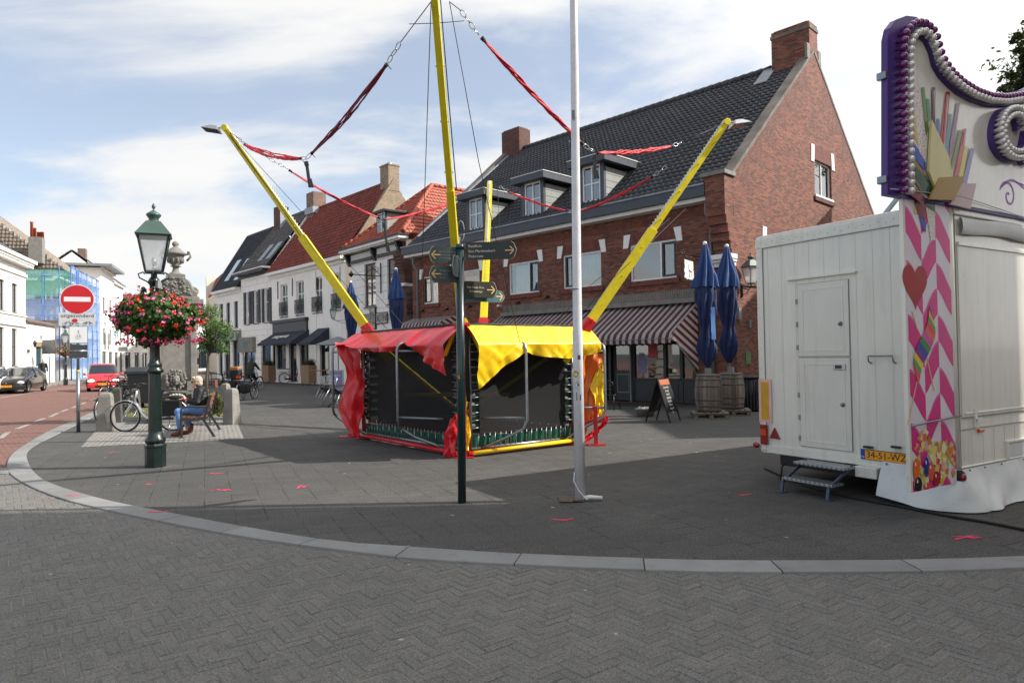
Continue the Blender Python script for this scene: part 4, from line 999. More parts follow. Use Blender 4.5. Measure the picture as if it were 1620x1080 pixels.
X4=lambda px:H4.onY(px,560).x
gops=[(X4(346),X4(352),.3,3.3),(X4(355),X4(364),.05,3.3),(X4(368),X4(379),.3,3.3)]
h4=row_house('white_house','white corner house with smooth charcoal roof and two skylights beside the tree',H4,x4,2*yr4,ze4,yr4,zr4,M['plaster'],M['tile_dark'],ws,M['darkgrey'],gfops=gops,gutter_d=.6,wkw=dict(mull=(),bars=(),depth=.1,t=.07,sill=M['stone']))
for q in gops:window(h4,FR,*q,M['darkgrey'],M['glass_dark'],mull=(.5,),depth=.15,t=.1)
q=H4.onY(360,532);cb_=MB();cb_.box(x4,0,-.4,0,q.z-.4,q.z+.35);cb_.build('shop_fascia',M['midgrey'],h4,bevel=.02)
q=H4.onY(360,524);cb_=MB();cb_.box(x4,0,-.15,0,q.z,q.z+.12);cb_.build('string_course',M['white'],h4)
vb=MB();k=(zr4-ze4-.1)/(yr4+.3);vb.beam((x4+.02,-.35,ze4+.12),(x4+.02,yr4,zr4+.12),.2,.14);vb.build('verge_board',M['slateblue'],h4)
for px,py in((369,430),(384,428)):
 zf_=lambda y:ze4+.1+(y+.3)*k;q,yy=solve_roof(H4,px,py,zf_);sk=MB()
 sk.beam((q.x,yy-.55,q.z-.55*k+.1),(q.x,yy+.55,q.z+.55*k+.1),.85,.1);sk.build('roof_window',mat('skylight_glass','b9c3cf',.15,metal=.5),h4)
H5=Frame(W(365,560,76).x,76,R(-60))
h5=thing('tiled_house','distant house end with a bright orange tile roof and pale verge wall','house',(H5.o.x,H5.o.y,0),H5.rot)
z5t,z5b=H5.onY(350,422).z,H5.onY(345,462).z;xl5=H5.onY(330,440).x
r_=MB();tiles(r_,(xl5,.0,z5b),(1,0,0),Vector((0,.35,.94)).normalized(),Vector((0,-.94,.35)),-xl5,(z5t-z5b)/.94,tw=.35,th=.4,amp=.05,step=.05,segs=4);r_.build('roof',M['tile_orange'],h5)
wv=MB();wv.box(xl5-.6,xl5-.0,-.3,3,0,z5t+.3);wv.box(xl5,0,.0,3.0,0,z5b-.02);wv.build('wall',M['cream'],h5)
#LEFT SIDE OF THE STREET
def LW_(t,off=0):return L0+LD*t+LN*off
rotL=math.atan2(LD.y,LD.x)
def LF(t,off=0):p=LW_(t,off);return Frame(p.x,p.y,rotL)
FW=LF(-12);Lm=(LW_(5.3)-LW_(-12)).length
wm=thing('white_mansion','bright white mansion with a heavy cornice beside the black parked car','house',(FW.o.x,FW.o.y,0),FW.rot)
def fl(l,r,tp,bt):a=FW.onY(l,tp);c=FW.onY(l,bt);d=FW.onY(r,tp);return[a.x,d.x,c.z,a.z]
up=fl(19,27.5,447,493.5);lo=fl(18.5,27,519,579);up[1]=up[0]+1.15;lo[1]=lo[0]+1.15
st_=2.6;zc=FW.onY(20,408).z
W_=[]
for k in range(5):W_.append((up[0]-k*st_,up[1]-k*st_,up[2],up[3]));W_.append((lo[0]-k*st_,lo[1]-k*st_,max(.5,lo[2]),lo[3]))
a=MB();panel(a,FR,0,Lm,0,zc,W_);panel(a,lambda x,z,d:(Lm-d,x,z),0,9,0,zc);panel(a,lambda x,z,d:(d,x,z),0,9,0,zc);a.build('wall',M['plaster_bright'],wm)
for w in W_:window(wm,FR,*w,M['darkgrey'],M['glass'],mull=(.5,),bars=(.5,),depth=.12,t=.08,sill=M['stone'])
cn=MB();cn.box(-.1,Lm+.5,-.6,0,zc-.05,zc+.18);cn.box(-.1,Lm+.35,-.4,0,zc-.35,zc-.051);cn.box(-.1,Lm+.1,-.1,-.001,zc-1.0,zc-.8);cn.box(Lm,Lm+.5,0,9,zc-.05,zc+.18)
zm=(up[2]+lo[3])/2;cn.box(0,Lm+.04,-.12,-.001,zm-.35,zm-.15);cn.box(0,Lm+.04,-.09,-.001,zm+.35,zm+.45)
cn.build('cornice',M['plaster_bright'],wm,bevel=.015)
dt=MB();x=.1
while x<Lm:dt.box(x,x+.12,-.52,-.4,zc-.2,zc-.052);x+=.3
dt.build('dentils',M['white_gloss'],wm)
r_=MB();
V=Vector((0,5,3.6)).normalized();hl=6.16;tiles(r_,(-.1,-.3,zc+.18),(1,0,0),V,Vector((1,0,0)).cross(V),Lm+.4,hl,tw=.3,th=.32,xr=lambda v:Lm+.4-v*.81,segs=4)
V3=Vector((-5,0,3.6)).normalized();tiles(r_,(Lm+.3,-.3,zc+.18),(0,1,0),V3,Vector((0,1,0)).cross(V3),10,hl,tw=.3,th=.32,xl=lambda v:v*.81,segs=4)
r_.build('roof',M['tile_grey'],wm)
FB=LF(5.3);Lb=(LW_(13.0)-LW_(5.3)).length;zb=FB.onY(60,512).z
gwl=thing('garden_wall','low white wall with tiled coping, teal door and house number 40','wall',(FB.o.x,FB.o.y,0),FB.rot)
dl=FB.onY(57,548);dr_=FB.onY(67.5,548);dop=(dl.x,dr_.x,.02,dl.z);sw_=(FB.onY(43,560).x,FB.onY(46,560).x,1.0,FB.onY(43,557).z)
a=MB();panel(a,FR,0,Lb,0,zb,[dop,sw_],rev=.25);a.box(0,Lb,.26,.3,0,zb-.01);a.box(Lb-.3,Lb,.0,2,0,zb-.02);a.build('wall',M['plaster_bright'],gwl)
r_=MB();V=Vector((0,.8,.35)).normalized();tiles(r_,(-.1,-.2,zb),(1,0,0),V,Vector((1,0,0)).cross(V),Lb+.1,.7,tw=.22,th=.34);r_.build('coping',M['brick_chim'],gwl)
a=MB();a.box(dop[0],dop[1],.12,.2,.02,dop[3]);do=a.build('door',mat('teal_door','0f3f44',.5),gwl)
a=MB();a.box(dop[0]-.1,dop[1]+.1,-.04,.05,dop[3],dop[3]+.35);a.build('lintel',mat('tan_lintel','9a7f63',.7),gwl)
a=MB();a.box(sw_[0]-.05,sw_[1]+.05,-.04,.05,sw_[3],sw_[3]+.2);a.build('lintel',M['brick_dark'],gwl)
a=MB();a.box(dop[0]+.15,dop[0]+.9,.1,.12,1.3,1.4);a.build('letter_slot',M['white'],do)
q=FB.onY(67,535);text('40',.5,basis((q.x-.4,-.012,FB.onY(66,534).z),(1,0,0),(0,0,1),(0,-1,0)),M['darkgrey'],gwl,ext=.006,space=1.4)
wl1=thing('wall_lantern','small black lantern on the white garden wall near the teal door','lantern',FB.w(FB.onY(48.5,545).x,-.25,FB.onY(48.5,549).z));a=MB();a.lathe([(.06,0),(.13,.3),(.15,.32),(.08,.42),(.02,.5)],6,smooth=False);a.tube([(0,0,0),(-.0,.1,-.1),(-.2,.12,-.1)],.02,5);a.build('lantern_body',M['black'],wl1)
FS=LF(17.3-.0);ps=LW_(17.0,-.6);FS=Frame(ps.x,ps.y,rotL)
Ls=11.0;zs=9.6
sh_=thing('scaffolded_house','old house with a large brown grey tile roof and a rendered chimney behind the scaffold','house',(FS.o.x,FS.o.y,0),FS.rot)
WS=[(1.2+k*3.0,2.5+k*3.0,1+r*3.6,3.2+r*3.6)for k in range(4)for r in range(2)]
a=MB();panel(a,FR,0,Ls,0,zs,WS);panel(a,lambda x,z,d:(d,x,z),0,19,0,zs);a.build('wall',M['plaster'],sh_)
for w in WS:window(sh_,FR,*w,M['white'],M['glass_dark'],mull=(.5,),bars=(.6,),depth=.1)
r_=MB();DY=9.0;HR=7.4;V=Vector((0,DY,HR));vl=V.length;V.normalize()
tiles(r_,(-.3,-.4,zs),(1,0,0),V,Vector((1,0,0)).cross(V),Ls+.6,vl,tw=.28,th=.34,xl=lambda v:2.3*v/vl,segs=4)
V3=Vector((2.3,0,HR));v3=V3.length;V3.normalize()
V4=Vector((2.3,0,HR)).normalized();tiles(r_,(-.3,19,zs),(0,-1,0),V4,Vector((0,-1,0)).cross(V4),19.4,v3,tw=.28,th=.34,xr=lambda v:19.4-9.4*v/v3,amp=.05,segs=5)
r_.build('roof',M['tile_brown'],sh_)
q=W(58,372,FS.w(1.2,6)[1]);ql=FS.loc(q)
a=MB();a.box(ql.x-.42,ql.x+.42,ql.y-.5,ql.y+.5,10,FS.loc(W(58,376,q.y)).z);co=a.build('chimney',M['stone'],sh_,bevel=.02)
zt_=FS.loc(W(58,376,q.y)).z
a=MB();
for i,(dx,dy,h)in enumerate(((-.2,.3,1.3),(-.1,.1,.8),(.1,-.1,.5),(.1,-.28,.5),(0,-.42,.5))):a.lathe([(.12,0),(.11,h*.9),(.13,h*.92),(.13,h)],8,c=(ql.x+dx,ql.y+dy,zt_))
a.build('chimney_pots',mat('clay_pots','a0452c',.7),co)
sc=thing('scaffold','tall tube scaffold wrapped in green and blue netting round the old house','scaffold',(FS.o.x,FS.o.y,0),FS.rot)
tb=MB();ys=-1.05;yb=-.2;levels=[2.0,3.8,5.6,7.4,9.0];xs_=[-.7,1.2,3.4,5.6,7.8,10.0,11.4]
for x in xs_:
 for y in(ys,yb):tb.tube([(x,y,0),(x,y,9.9)],.05,6)
 for z in levels:tb.tube([(x,ys,z),(x,yb,z)],.04,5)
for z in levels:
 for y in(ys,yb):tb.tube([(xs_[0],y,z),(xs_[-1],y,z)],.04,5)
 tb.tube([(xs_[0],ys,z+.8),(xs_[-1],ys,z+.8)],.04,5)
for i in range(len(xs_)-1):tb.tube([(xs_[i],ys-.03,levels[i%3]),(xs_[i+1],ys-.03,levels[i%3]+2)],.035,5)
yside=[-1.5+2.5*k for k in range(9)]
for y in yside:
 for x in(-.7,-.15):tb.tube([(x,y,0),(x,y,9.5)],.05,6)
for z in levels:tb.tube([(-.7,-1.05,z),(-.7,18.5,z)],.04,5)
tb.build('scaffold_tube',mat('blue_grey_tube','4a6ea8',.45,metal=.3),sc)
bd=MB()
for z in levels:bd.box(-.7,11.4,-1.0,-.25,z+.03,z+.08);bd.box(-.65,-.2,-1.05,18,z+.03,z+.08)
bd.build('scaffold_boards',mat('scaffold_planks','8b7a60',.8),sc)
def net(name,fn,nu,nv,col,al):
 key='net_'+name
 if key not in M:M[key]=mesh_fabric(key,col,al)
 mb=MB();mb.grid(fn,nu,nv);return mb.build('netting',M[key],sc)
M_bl=net('blue',lambda u,v:(-.75+12.2*u,-1.12+.07*math.sin(u*37+v*3),(0.1 if u>2 else 0)+9.8*v-.2*u*v+.12*math.sin(u*50)*v),90,14,'8fb4ea',.42)
net('blue',lambda u,v:(-.76+.06*math.sin(u*40+v*4),-1.05+20*u,5.2+1.9*v),70,8,'8fb4ea',.42)
net('green',lambda u,v:(-.76+.06*math.sin(u*36+v*6),-1.05+20*u,7.1+2.3*v+.1*math.sin(u*21)),70,8,'6fc9b2',.46)
def block(name,label,p0,p1,z,m,nwin,rows,wm_='darkgrey',roof=None,dep=8,wh=(1.2,1.7),first=3.4,step=3.2,group=None):
 p0,p1=Vector(p0),Vector(p1);d=p1-p0;rot=math.atan2(d.y,d.x);L=d.length
 h=thing(name,label,'house',(p0.x,p0.y,0),rot,group)
 ops=[]
 for k in range(nwin):
  xc=L*(k+.5)/nwin
  ops.append((xc-L/nwin*.33,xc+L/nwin*.33,.3,2.7))
  for r in range(rows):
   z0=first+r*step
   if z0+wh[1]<z-.3:ops.append((xc-wh[0]/2,xc+wh[0]/2,z0,z0+wh[1]))
 a=MB();panel(a,FR,0,L,0,z,ops);panel(a,lambda x,zz,dd:(dd,x,zz),0,dep,0,z);panel(a,lambda x,zz,dd:(L-dd,x,zz),0,dep,0,z);a.build('wall',m,h)
 for o_ in ops:window(h,FR,*o_,M[wm_],M['glass_dark'],mull=(.5,)if o_[2]<1 else(),depth=.12,t=.09)
 a=MB();a.box(-.05,L+.05,-.25,0,z-.1,z+.12);a.build('eaves',M['white'],h)
 if roof:
  a=MB();V=Vector((0,dep/2+.3,3.4));vl=V.length;V.normalize();tiles(a,(0,-.3,z+.1),(1,0,0),V,Vector((1,0,0)).cross(V),L,vl,tw=.5,th=.6,segs=3,amp=.05)
  V=Vector((0,-dep/2-.3,3.4)).normalized();tiles(a,(L,dep+.3,z+.1),(-1,0,0),V,Vector((-1,0,0)).cross(V),L,vl,tw=.5,th=.6,segs=3,amp=.05)
  ro=a.build('roof',roof,h);a=MB()
  for x in(.02,L-.02):a.poly([(x,0,z),(x,dep,z),(x,dep/2,z+3.3)])
  a.build('gable',m,h)
  a=MB();a.box(L*.8,L*.8+.9,dep/2-.4,dep/2+.4,z+2.5,z+4.4);a.build('chimney',M['brick_chim'],h)
 else:
  a=MB();a.box(0,L,0,dep,z+.0,z+.05);a.build('roof',M['darkgrey'],h)
 return h
q0=FS.w(Ls+.1,-1.2)
b1=block('modern_house','modern white townhouse with flat canopy roof directly behind the blue scaffold',q0,q0+LD*7,11.2,M['plaster_bright'],2,2,dep=9)
cp_=MB();cp_.box(-.6,7.1,-1.1,9,11.3,11.55);cp_.build('canopy_roof',M['midgrey'],b1)
bn=MB();bn.box(1.2,2.4,-.9,-.85,3.6,5.4);bn.box(3.0,4.2,-.9,-.85,3.6,5.4);bn.build('banner',mat('pale_banner','cfdad6',.8),b1)
for x in(1.8,3.6):text('*',1.7,basis((x,-.92,4.2),(1,0,0),(0,0,1),(0,-1,0)),mat('teal_mark','3d8f8c',.6),b1,ext=.01)
q1=q0+LD*7.2;b2=block('modern_house','narrow white townhouse with a pointed grey roof next beyond the canopy house',q1,q1+LD*6,10.4,M['plaster_bright'],2,2,roof=M['tile_grey'],dep=8)
q2=q1+LD*6.2;ang=Vector((-.22,.975,0));labs=['white townhouse with brown chimney, second from the pointed roof house','cream townhouse far down the street with tall shop windows','pale white terraced house near the end of the street','last white house before the street bends away']
cur=q2
for i,lb in enumerate(labs):
 n=cur+ang*(10+i*2);block('terraced_house',lb,cur,n,7.6-.3*i,[M['plaster_bright'],M['cream'],M['plaster_bright'],M['plaster']][i],3,1,roof=[M['tile_grey'],M['tile_red'],M['tile_grey'],M['tile_orange']][i],dep=8,group='houses down the street');cur=n+ang*.1;ang=Vector((-.22+.22*(i+1),.975,0)).normalized()
e0=cur+Vector((-2,0,0));block('terraced_house','white house closing the view at the end of the street',e0,e0+Vector((16,5,0)),8,M['plaster_bright'],5,1,roof=M['tile_red'],group='houses down the street')
e1=e0+Vector((16.5,5,0));block('terraced_house','brick terraced house behind the monument at the far end',e1,e1+Vector((22,-5,0)),6.5,M['brick_dark'],6,1,roof=M['tile_grey'],group='houses down the street')
e2=e1+Vector((22.5,-5.2,0));block('terraced_house','plain far house seen past the corner of the dark roofed house',e2,e2+Vector((18,-8,0)),6,M['cream'],5,1,roof=M['tile_red'],group='houses down the street')
r0_=Vector((-29,68,0));r1_=Vector((-52,118,0))
#houses out of frame to the right that shade the square
block('town_house','tall house standing outside the frame on the right whose shade covers the road',(13.5,7.6,0),(13.5,-14,0),16.6,M['brick'],6,4,dep=10,group='houses on the east side')
block('town_house','brick house outside the frame on the right shading the shop front',(19.6,25,0),(19.6,13.0,0),12.6,M['brick'],4,2,dep=9,group='houses on the east side')
#trees
def tree(name,label,cat,loc,H,crown,nleaf,lsize,seed,leafm,barkm,trunk_r=.12,trunk_h=None,lean=(0,0),group=None,droop=0,spread=1.0):
 """trunk with limbs, and many leaf-sized faces on twigs; crown = list of (centre, radii)"""
 rn=random.Random(seed);t=thing(name,label,cat,loc,0,group)
 th=trunk_h or H*.45;top=Vector((lean[0],lean[1],th));tr_=MB()
 tr_.tube([(0,0,0),(lean[0]*.2,lean[1]*.2,th*.35),(lean[0]*.6,lean[1]*.6,th*.7),top],[trunk_r,trunk_r*.85,trunk_r*.7,trunk_r*.5],10)
 lf=MB();tips=[]
 for c,r in crown:
  c=Vector(c)
  for k in range(9):
   d=Vector((rn.gauss(0,1),rn.gauss(0,1),rn.gauss(0,.8)));d.normalize();e=c+Vector((d.x*r[0],d.y*r[1],d.z*r[2]))*rn.uniform(.5,1)
   m_=top.lerp(e,.5)+Vector((rn.uniform(-.2,.2),rn.uniform(-.2,.2),rn.uniform(0,.3)));tr_.tube([top-Vector((0,0,rn.uniform(0,th*.3))),m_,e],[trunk_r*.3,trunk_r*.18,.012],5)
   for q_ in range(5):tips.append((m_.lerp(e,rn.uniform(.2,1)),r))
 per=nleaf//len(tips)
 for tp,r in tips:
  cl=tp+Vector((rn.gauss(0,.22)*r[0],rn.gauss(0,.22)*r[1],rn.gauss(0,.2)*r[2]));cr=rn.uniform(.12,.3)*min(r)*spread
  for k in range(per):
   p=cl+Vector((rn.gauss(0,cr),rn.gauss(0,cr),rn.gauss(0,cr*.7)-droop*rn.random()));a=Vector((rn.gauss(0,1),rn.gauss(0,1),rn.gauss(0,.6))).normalized();b_=a.cross(Vector((rn.gauss(0,1),rn.gauss(0,1),rn.gauss(0,1)))).normalized();s=lsize*rn.uniform(.6,1.3)
   lf.add([p-a*s,p-b_*s*.45,p+a*s,p+b_*s*.45],[(0,1,2,3)])
 tr_.build('trunk',barkm,t);lf.build('crown',leafm,t);return t
def leafmat(name,c1,c2,c3):
 m,t,b=newmat(name);geo=nd(t,'ShaderNodeNewGeometry');cc=ramp(t,geo.outputs['Random Per Island'],[(.0,lin(c1)),(.5,lin(c2)),(1,lin(c3))])
 t.links.new(cc,b.inputs['Base Color']);b.inputs['Roughness'].default_value=.55
 tl=nd(t,'ShaderNodeBsdfTranslucent');t.links.new(cc,tl.inputs[0]);ms=nd(t,'ShaderNodeMixShader');ms.inputs[0].default_value=.35;t.links.new(b.outputs[0],ms.inputs[1]);t.links.new(tl.outputs[0],ms.inputs[2]);t.links.new(ms.outputs[0],t.nodes['Material Output'].inputs[0]);return m
M['leaf_tree']=leafmat('tree_leaves','38592a','587d3a','7f9c54');M['leaf_dark']=leafmat('dark_leaves','1d2f16','33471f','5a5a2a');M['bark']=mat('bark','5a5247',.9,var=.35,scale=5,bmp=.6)
M['leaf_geran']=leafmat('geranium_leaves','24401a','3d5f26','5f7f38')
p=W(326,590,30);tree('street_tree','light feathery green tree growing between the monument and the dark roofed house','tree',(p.x,p.y,0),4.2,[((.15,0,3.5),(.9,.8,.5)),((.75,.2,3.0),(.6,.6,.35)),((-.3,0,2.6),(.8,.6,.4)),((.4,0,2.2),(.7,.5,.35)),((.1,0,4.0),(.45,.3,.3))],3600,.06,3,M['leaf_tree'],M['bark'],.07,2.5,lean=(.15,0),droop=.25)
p=W(1622,100,35);tree('street_tree','dark tree rising behind the purple sign at the right edge','tree',(p.x+1.3,p.y,0),18,[((-.9,0,16.3),(1.8,1.8,1.4)),((.9,0,16.9),(2.3,2.2,1.8)),((-1.2,.2,14.9),(1.5,1.4,1.1)),((1.4,-.2,14.2),(3.0,2.4,2.0)),((-1.1,0,17.8),(.8,.7,.6))],9000,.16,8,M['leaf_dark'],M['bark'],.3,11)
p=G(304,655);tree('shrub','small olive green shrub beside the stone monument behind the seated woman','shrub',(W(332,640,17.6).x,17.6,.03),1.0,[((0,0,.5),(.38,.35,.35)),((.2,0,.35),(.3,.3,.28))],1800,.04,12,leafmat('shrub_leaves','3a4420','5d6a34','84824a'),M['bark'],.02,.3)
#BUNGEE TRAMPOLINE RIG
NC,LC,RC=Vector((-.80,11.1,0)),Vector((-3.05,13.95,0)),Vector((1.12,12.45,0))
BC=LC+RC-NC
M['vinyl_red']=mat('red_vinyl','cf1622',.36,var=.16,scale=3.5,coat=.12,bmp=.35,dirt=.12)
M['vinyl_yellow']=mat('yellow_vinyl','f2c512',.38,var=.12,scale=3.5,coat=.1,dirt=.16,bmp=.35)
M['vinyl_orange']=mat('orange_vinyl','c9630f',.35,var=.12,scale=2.5,coat=.2)
M['vinyl_green']=mat('green_vinyl','0f4a3a',.4,var=.2,scale=4)
M['pad_dark']=mat('dark_green_pad','0c2620',.5,var=.2)
M['bungee']=mat('red_bungee_cord','c2202f',.6,var=.2,scale=12);M['bungee_dark']=mat('dark_red_bungee','7c1a33',.6,var=.3,scale=12)
M['cable']=mat('steel_cable','2a2c2e',.5,metal=.5);M['chrome']=mat('chrome_shackle','c2c4c6',.2,metal=1)
rig=thing('bungee_trampoline','fairground bungee trampoline folded up, with four yellow arms and red and yellow vinyl covers','fairground ride',(0,0,0))
def onplane(px,py,P,n):
 d=ray(px,py);return C0+d*((P-C0).dot(n)/d.dot(n))
class Side:
 def __init__(s,a,b,flip):
  s.a=a;s.d=(b-a);s.len=s.d.length;s.d.normalize();s.n=Vector((s.d.y,-s.d.x,0))
  if(C0-a).dot(s.n)<0:s.n=-s.n
 def P(s,t,n,z):return s.a+s.d*t+s.n*n+Vector((0,0,z))
 def at(s,px,py,n=0):p=onplane(px,py,s.a+s.n*n,s.n);return((p-s.a).dot(s.d),p.z)
SLf,SRt=Side(NC,LC,0),Side(NC,RC,0)
SB1,SB2=Side(LC,BC,0),Side(RC,BC,0)
for s_ in(SB1,SB2):
 if(s_.n).dot((NC+BC)/2-s_.a)>0:s_.n=-s_.n
HT=2.1
def tramp(S,colr,front=True):
 tp=thing('trampoline',None,None);del_=tp;tp.parent=rig
 f=MB();L=S.len
 for z in(.12,HT):f.tube([S.P(.12,0,z),S.P(L-.05,0,z)],.028,8)
 for t_ in(.12,L-.05):f.tube([S.P(t_,0,.12),S.P(t_,0,HT)],.028,8)
 f.build('frame',M['steel'],tp)
 a,b,z0,z1=.3,L-.2,.33,HT-.08
 m_=MB();m_.grid(lambda u,v:S.P(a+(b-a)*u,-.02-.05*math.sin(math.pi*u)*math.sin(math.pi*v),z0+(z1-z0)*v),16,12);m_.build('mat',M['blackmesh'],tp)
 g_=MB();n=44
 g_.grid(lambda u,v:S.P(.14+(L-.22)*u,-.03+.04*abs(math.sin(u*n))+.02*v,.1+.22*v),n*3,2)
 g_.build('pad',M['vinyl_green'],tp);g_=MB()
 g_.grid(lambda u,v:S.P(.14+.16*u,-.04+.03*abs(math.sin(v*30)),.38+(HT-.5)*v),2,60)
 g_.build('side_pad',M['pad_dark'],tp);g_=MB()
 g_.grid(lambda u,v:S.P(L-.2+.14*u,-.04+.03*abs(math.sin(v*30)),.38+(HT-.5)*v),2,60)
 g_.build('side_pad',M['pad_dark'],tp)
 k_=MB();n=int(L/.13);one=front
 def spring(a,b,r):
  if one:q_=MB();q_.tube([a,b],r,5);q_.build('spring',M['steel'],tp)
  else:k_.tube([a,b],r,5)
 for i in range(n):t_=.25+(L-.4)*i/n;spring(S.P(t_,.015,.13),S.P(t_+.03,.0,.36),.011)
 for i in range(13):
  z=.45+i*.125;spring(S.P(.13,.015,z),S.P(.34,0,z+.01),.009);spring(S.P(L-.06,.015,z),S.P(L-.22,0,z+.01),.009)
 if not one:tag(k_.build('springs',M['alu'],tp),kind='stuff');return tp
for S in(SLf,SRt,SB1,SB2):tramp(S,None,S in(SLf,SRt))
bp=MB()
for c in(NC,LC,RC,BC):
 bp.beam(c+Vector((0,0,.02)),c+Vector((0,0,2.2)),.07,.07,up=(0,1,0));bp.box(c.x-.15,c.x+.15,c.y-.15,c.y+.15,.0,.02)
for S,o_ in((SLf,0),(SRt,0),(SB1,0),(SB2,0)):bp.beam(S.P(.05,.03,.06),S.P(S.len-.05,.03,.06),.06,.06)
bp.beam(NC+Vector((0,0,.25)),BC+Vector((0,0,.25)),.1,.1);bp.beam(LC+Vector((0,0,.25)),RC+Vector((0,0,.25)),.1,.1)
q=G(550,692);bp.beam(LC+Vector((0,0,.05)),q+Vector((-.0,.2,.05)),.1,.06);bp.box(q.x-.2,q.x+.1,q.y,q.y+.2,0,.02)
q=G(943,704);bp.beam((q.x,q.y,.0),(q.x,q.y,.7),.07,.07,up=(0,1,0));bp.box(q.x-.16,q.x+.16,q.y-.1,q.y+.1,0,.02);bp.beam(RC+Vector((0,0,.35)),(q.x+.2,q.y+.1,.45),.08,.08)
bp.build('base_frame',M['red_paint'],rig,bevel=.006)
yb_=MB();yb_.tube([SRt.P(.1,.12,.07),SRt.P(SRt.len-.05,.1,.09)],.035,8)
yb_.build('ground_rail',M['vinyl_yellow'],rig)
rb_=MB();rb_.tube([SLf.P(.05,.1,.07),SLf.P(SLf.len-.0,.1,.07)],.035,8);rb_.build('ground_rail',M['vinyl_red'],rig)
def hoop(S,t,n,z0,z1,zb,t2):
 h=MB();r=.12
 P=S.P
 h.tube([P(t-.32,.02,z1-.14),P(t-.02,n-.0,z1-.14)],.022,8)
 pts=[P(t-.3*0,.02,z1),P(t,n-r,z1)];pts+=[P(t,n-r+r*math.sin(a),z1-r+r*math.cos(a))for a in(.5,1.0,1.57)]
 pts+=[P(t,n,z0+r*1.4)]+[P(t+.02*k,n-.03*k*k,z0+r*1.4-.09*k)for k in(1,2)]+[P(t-.25,n*.6,z0-.12),P(t-.75,.05,zb)]
 h.tube(pts,.026,10)
 h.tube([P(t,n,z0+.22),P(t-.7,.02,z0+.2)],.022,8)
 return h.build('leg_hoop',M['steel'],rig)
tL,zL=SLf.at(628,545,.5);tL2,zL2=SLf.at(522,545,.5)
zl0=SLf.at(628,690,.5)[1];hoop(SLf,tL,.5,.38,1.88,.1,0);hoop(SLf,tL2,.45,.42,1.9,.1,0)
tR,zR=SRt.at(832,557,.45);tR2,_=SRt.at(958,560,.45)
def hoopR(S,t,n,z0,z1):
 h=MB();P=S.P;r=.12
 pts=[P(t+.0,.02,z1),P(t,n-r,z1)]+[P(t,n-r+r*math.sin(a),z1-r+r*math.cos(a))for a in(.5,1.0,1.57)]+[P(t,n,z0+.15),P(t-.06,n-.04,z0),P(t-.3,n*.55,z0-.14),P(t-.65,.05,.12)]
 h.tube(pts,.026,10);h.tube([P(t,n,z1-.14),P(t-.3,.02,z1-.14)],.022,8);h.tube([P(t,n,z0+.18),P(t-.62,.02,z0+.2)],.022,8)
 return h.build('leg_hoop',M['steel'],rig)
hoopR(SRt,tR,.45,.42,1.84);hoopR(SRt,tR2,.42,.48,1.82)
tb=MB()
for S in(SLf,SRt):tb.tube([S.P(.06,.05,.9),S.P(.04,.04,1.9),S.P(.12,.0,HT+.04),S.P(.35,0,HT+.05),S.P(S.len,0,HT+.03)],.035,8)
tb.build('sleeve',M['rubber'],rig)
def cover(S,edge_px,m,n_out,t0,t1,seed,name='cover',top=None):
 E=[S.at(px,py,n_out)for px,py in edge_px];E.sort()
 def zl(t):
  if t<=E[0][0]:return E[0][1]
  for(a,za),(b,zb)in zip(E,E[1:]):
   if t<=b:k=(t-a)/(b-a);return za+(zb-za)*k
  return E[-1][1]
 def fn(u,v):
  t=t0+(t1-t0)*u;z_low=min(zl(t),HT-.12);sag=noise.noise(Vector((t*1.7,seed,0)))*.05+noise.noise(Vector((t*5,seed+3,v*2)))*.025
  if v<.08:k=v/.08;return S.P(t,-.12+.12*k,HT-.15+.2*k)
  if v<.45:
   k=(v-.08)/.37;zz=HT+.05-(HT+.05-max(z_low,1.82))*k**1.2;return S.P(t,n_out*k*(1-.12*abs(math.sin(t*2.6+seed))),zz+sag*math.sin(k*3.14))
  k=(v-.45)/.55;zt=max(z_low,1.82);zz=zt+(z_low-zt)*k
  wv=noise.noise(Vector((t*3.1,zz*1.5,seed)))*.09+noise.noise(Vector((t*7+zz*5,zz*4,seed+9)))*.035+abs(math.sin(t*4.2+zz*1.3+seed))*.02+.05*(1-min(1,abs(noise.noise(Vector((t*2.3+zz*1.9,zz*.9,seed+20))))*3.2))**3+.03*(1-min(1,abs(noise.noise(Vector((t*3.3-zz*3.1,zz*1.2,seed+30))))*4))**3
  return S.P(t+.03*math.sin(zz*9+seed)*k,n_out*(1-.12*abs(math.sin(t*2.6+seed)))-k*.05+wv*k,zz)
 c=MB();c.grid(fn,90,44);o=c.build(name,m,rig);return o
cover(SLf,[(540,545),(560,553),(590,557),(612,556),(634,542),(672,575),(712,607),(723,590)],M['vinyl_red'],.5,-.1,SLf.len+.25,1.3)
cover(SRt,[(744,600),(754,622),(792,590),(830,556),(862,564),(905,567),(935,562),(955,556)],M['vinyl_yellow'],.45,.05,SRt.len+.3,5.1)
def hang(poly_px,P,n,m,seed,amp=.06,name='cover'):
 pts=[onplane(px,py,P,n)for px,py in poly_px];h=Vector((-n.y,n.x,0))
 L_=[p for p in pts];k=len(L_)//2;A,B=L_[:k],L_[k:][::-1]
 def fn(u,v):
  x=v*(len(A)-1);i=min(int(x),len(A)-2);f=x-i;a=A[i].lerp(A[i+1],f);b=B[i].lerp(B[i+1],f);p=a.lerp(b,u)
  return p+n*(amp*noise.noise(Vector((u*3+seed,v*4,seed)))*2.2+amp*.6*math.sin(u*6+v*5+seed)+amp*.8*(1-min(1,abs(noise.noise(Vector((u*2+v*3,v*2,seed+7))))*4))**2)
 c=MB();c.grid(fn,22,34);return c.build(name,m,rig)
nv=Vector((-.45,-.9,0)).normalized()
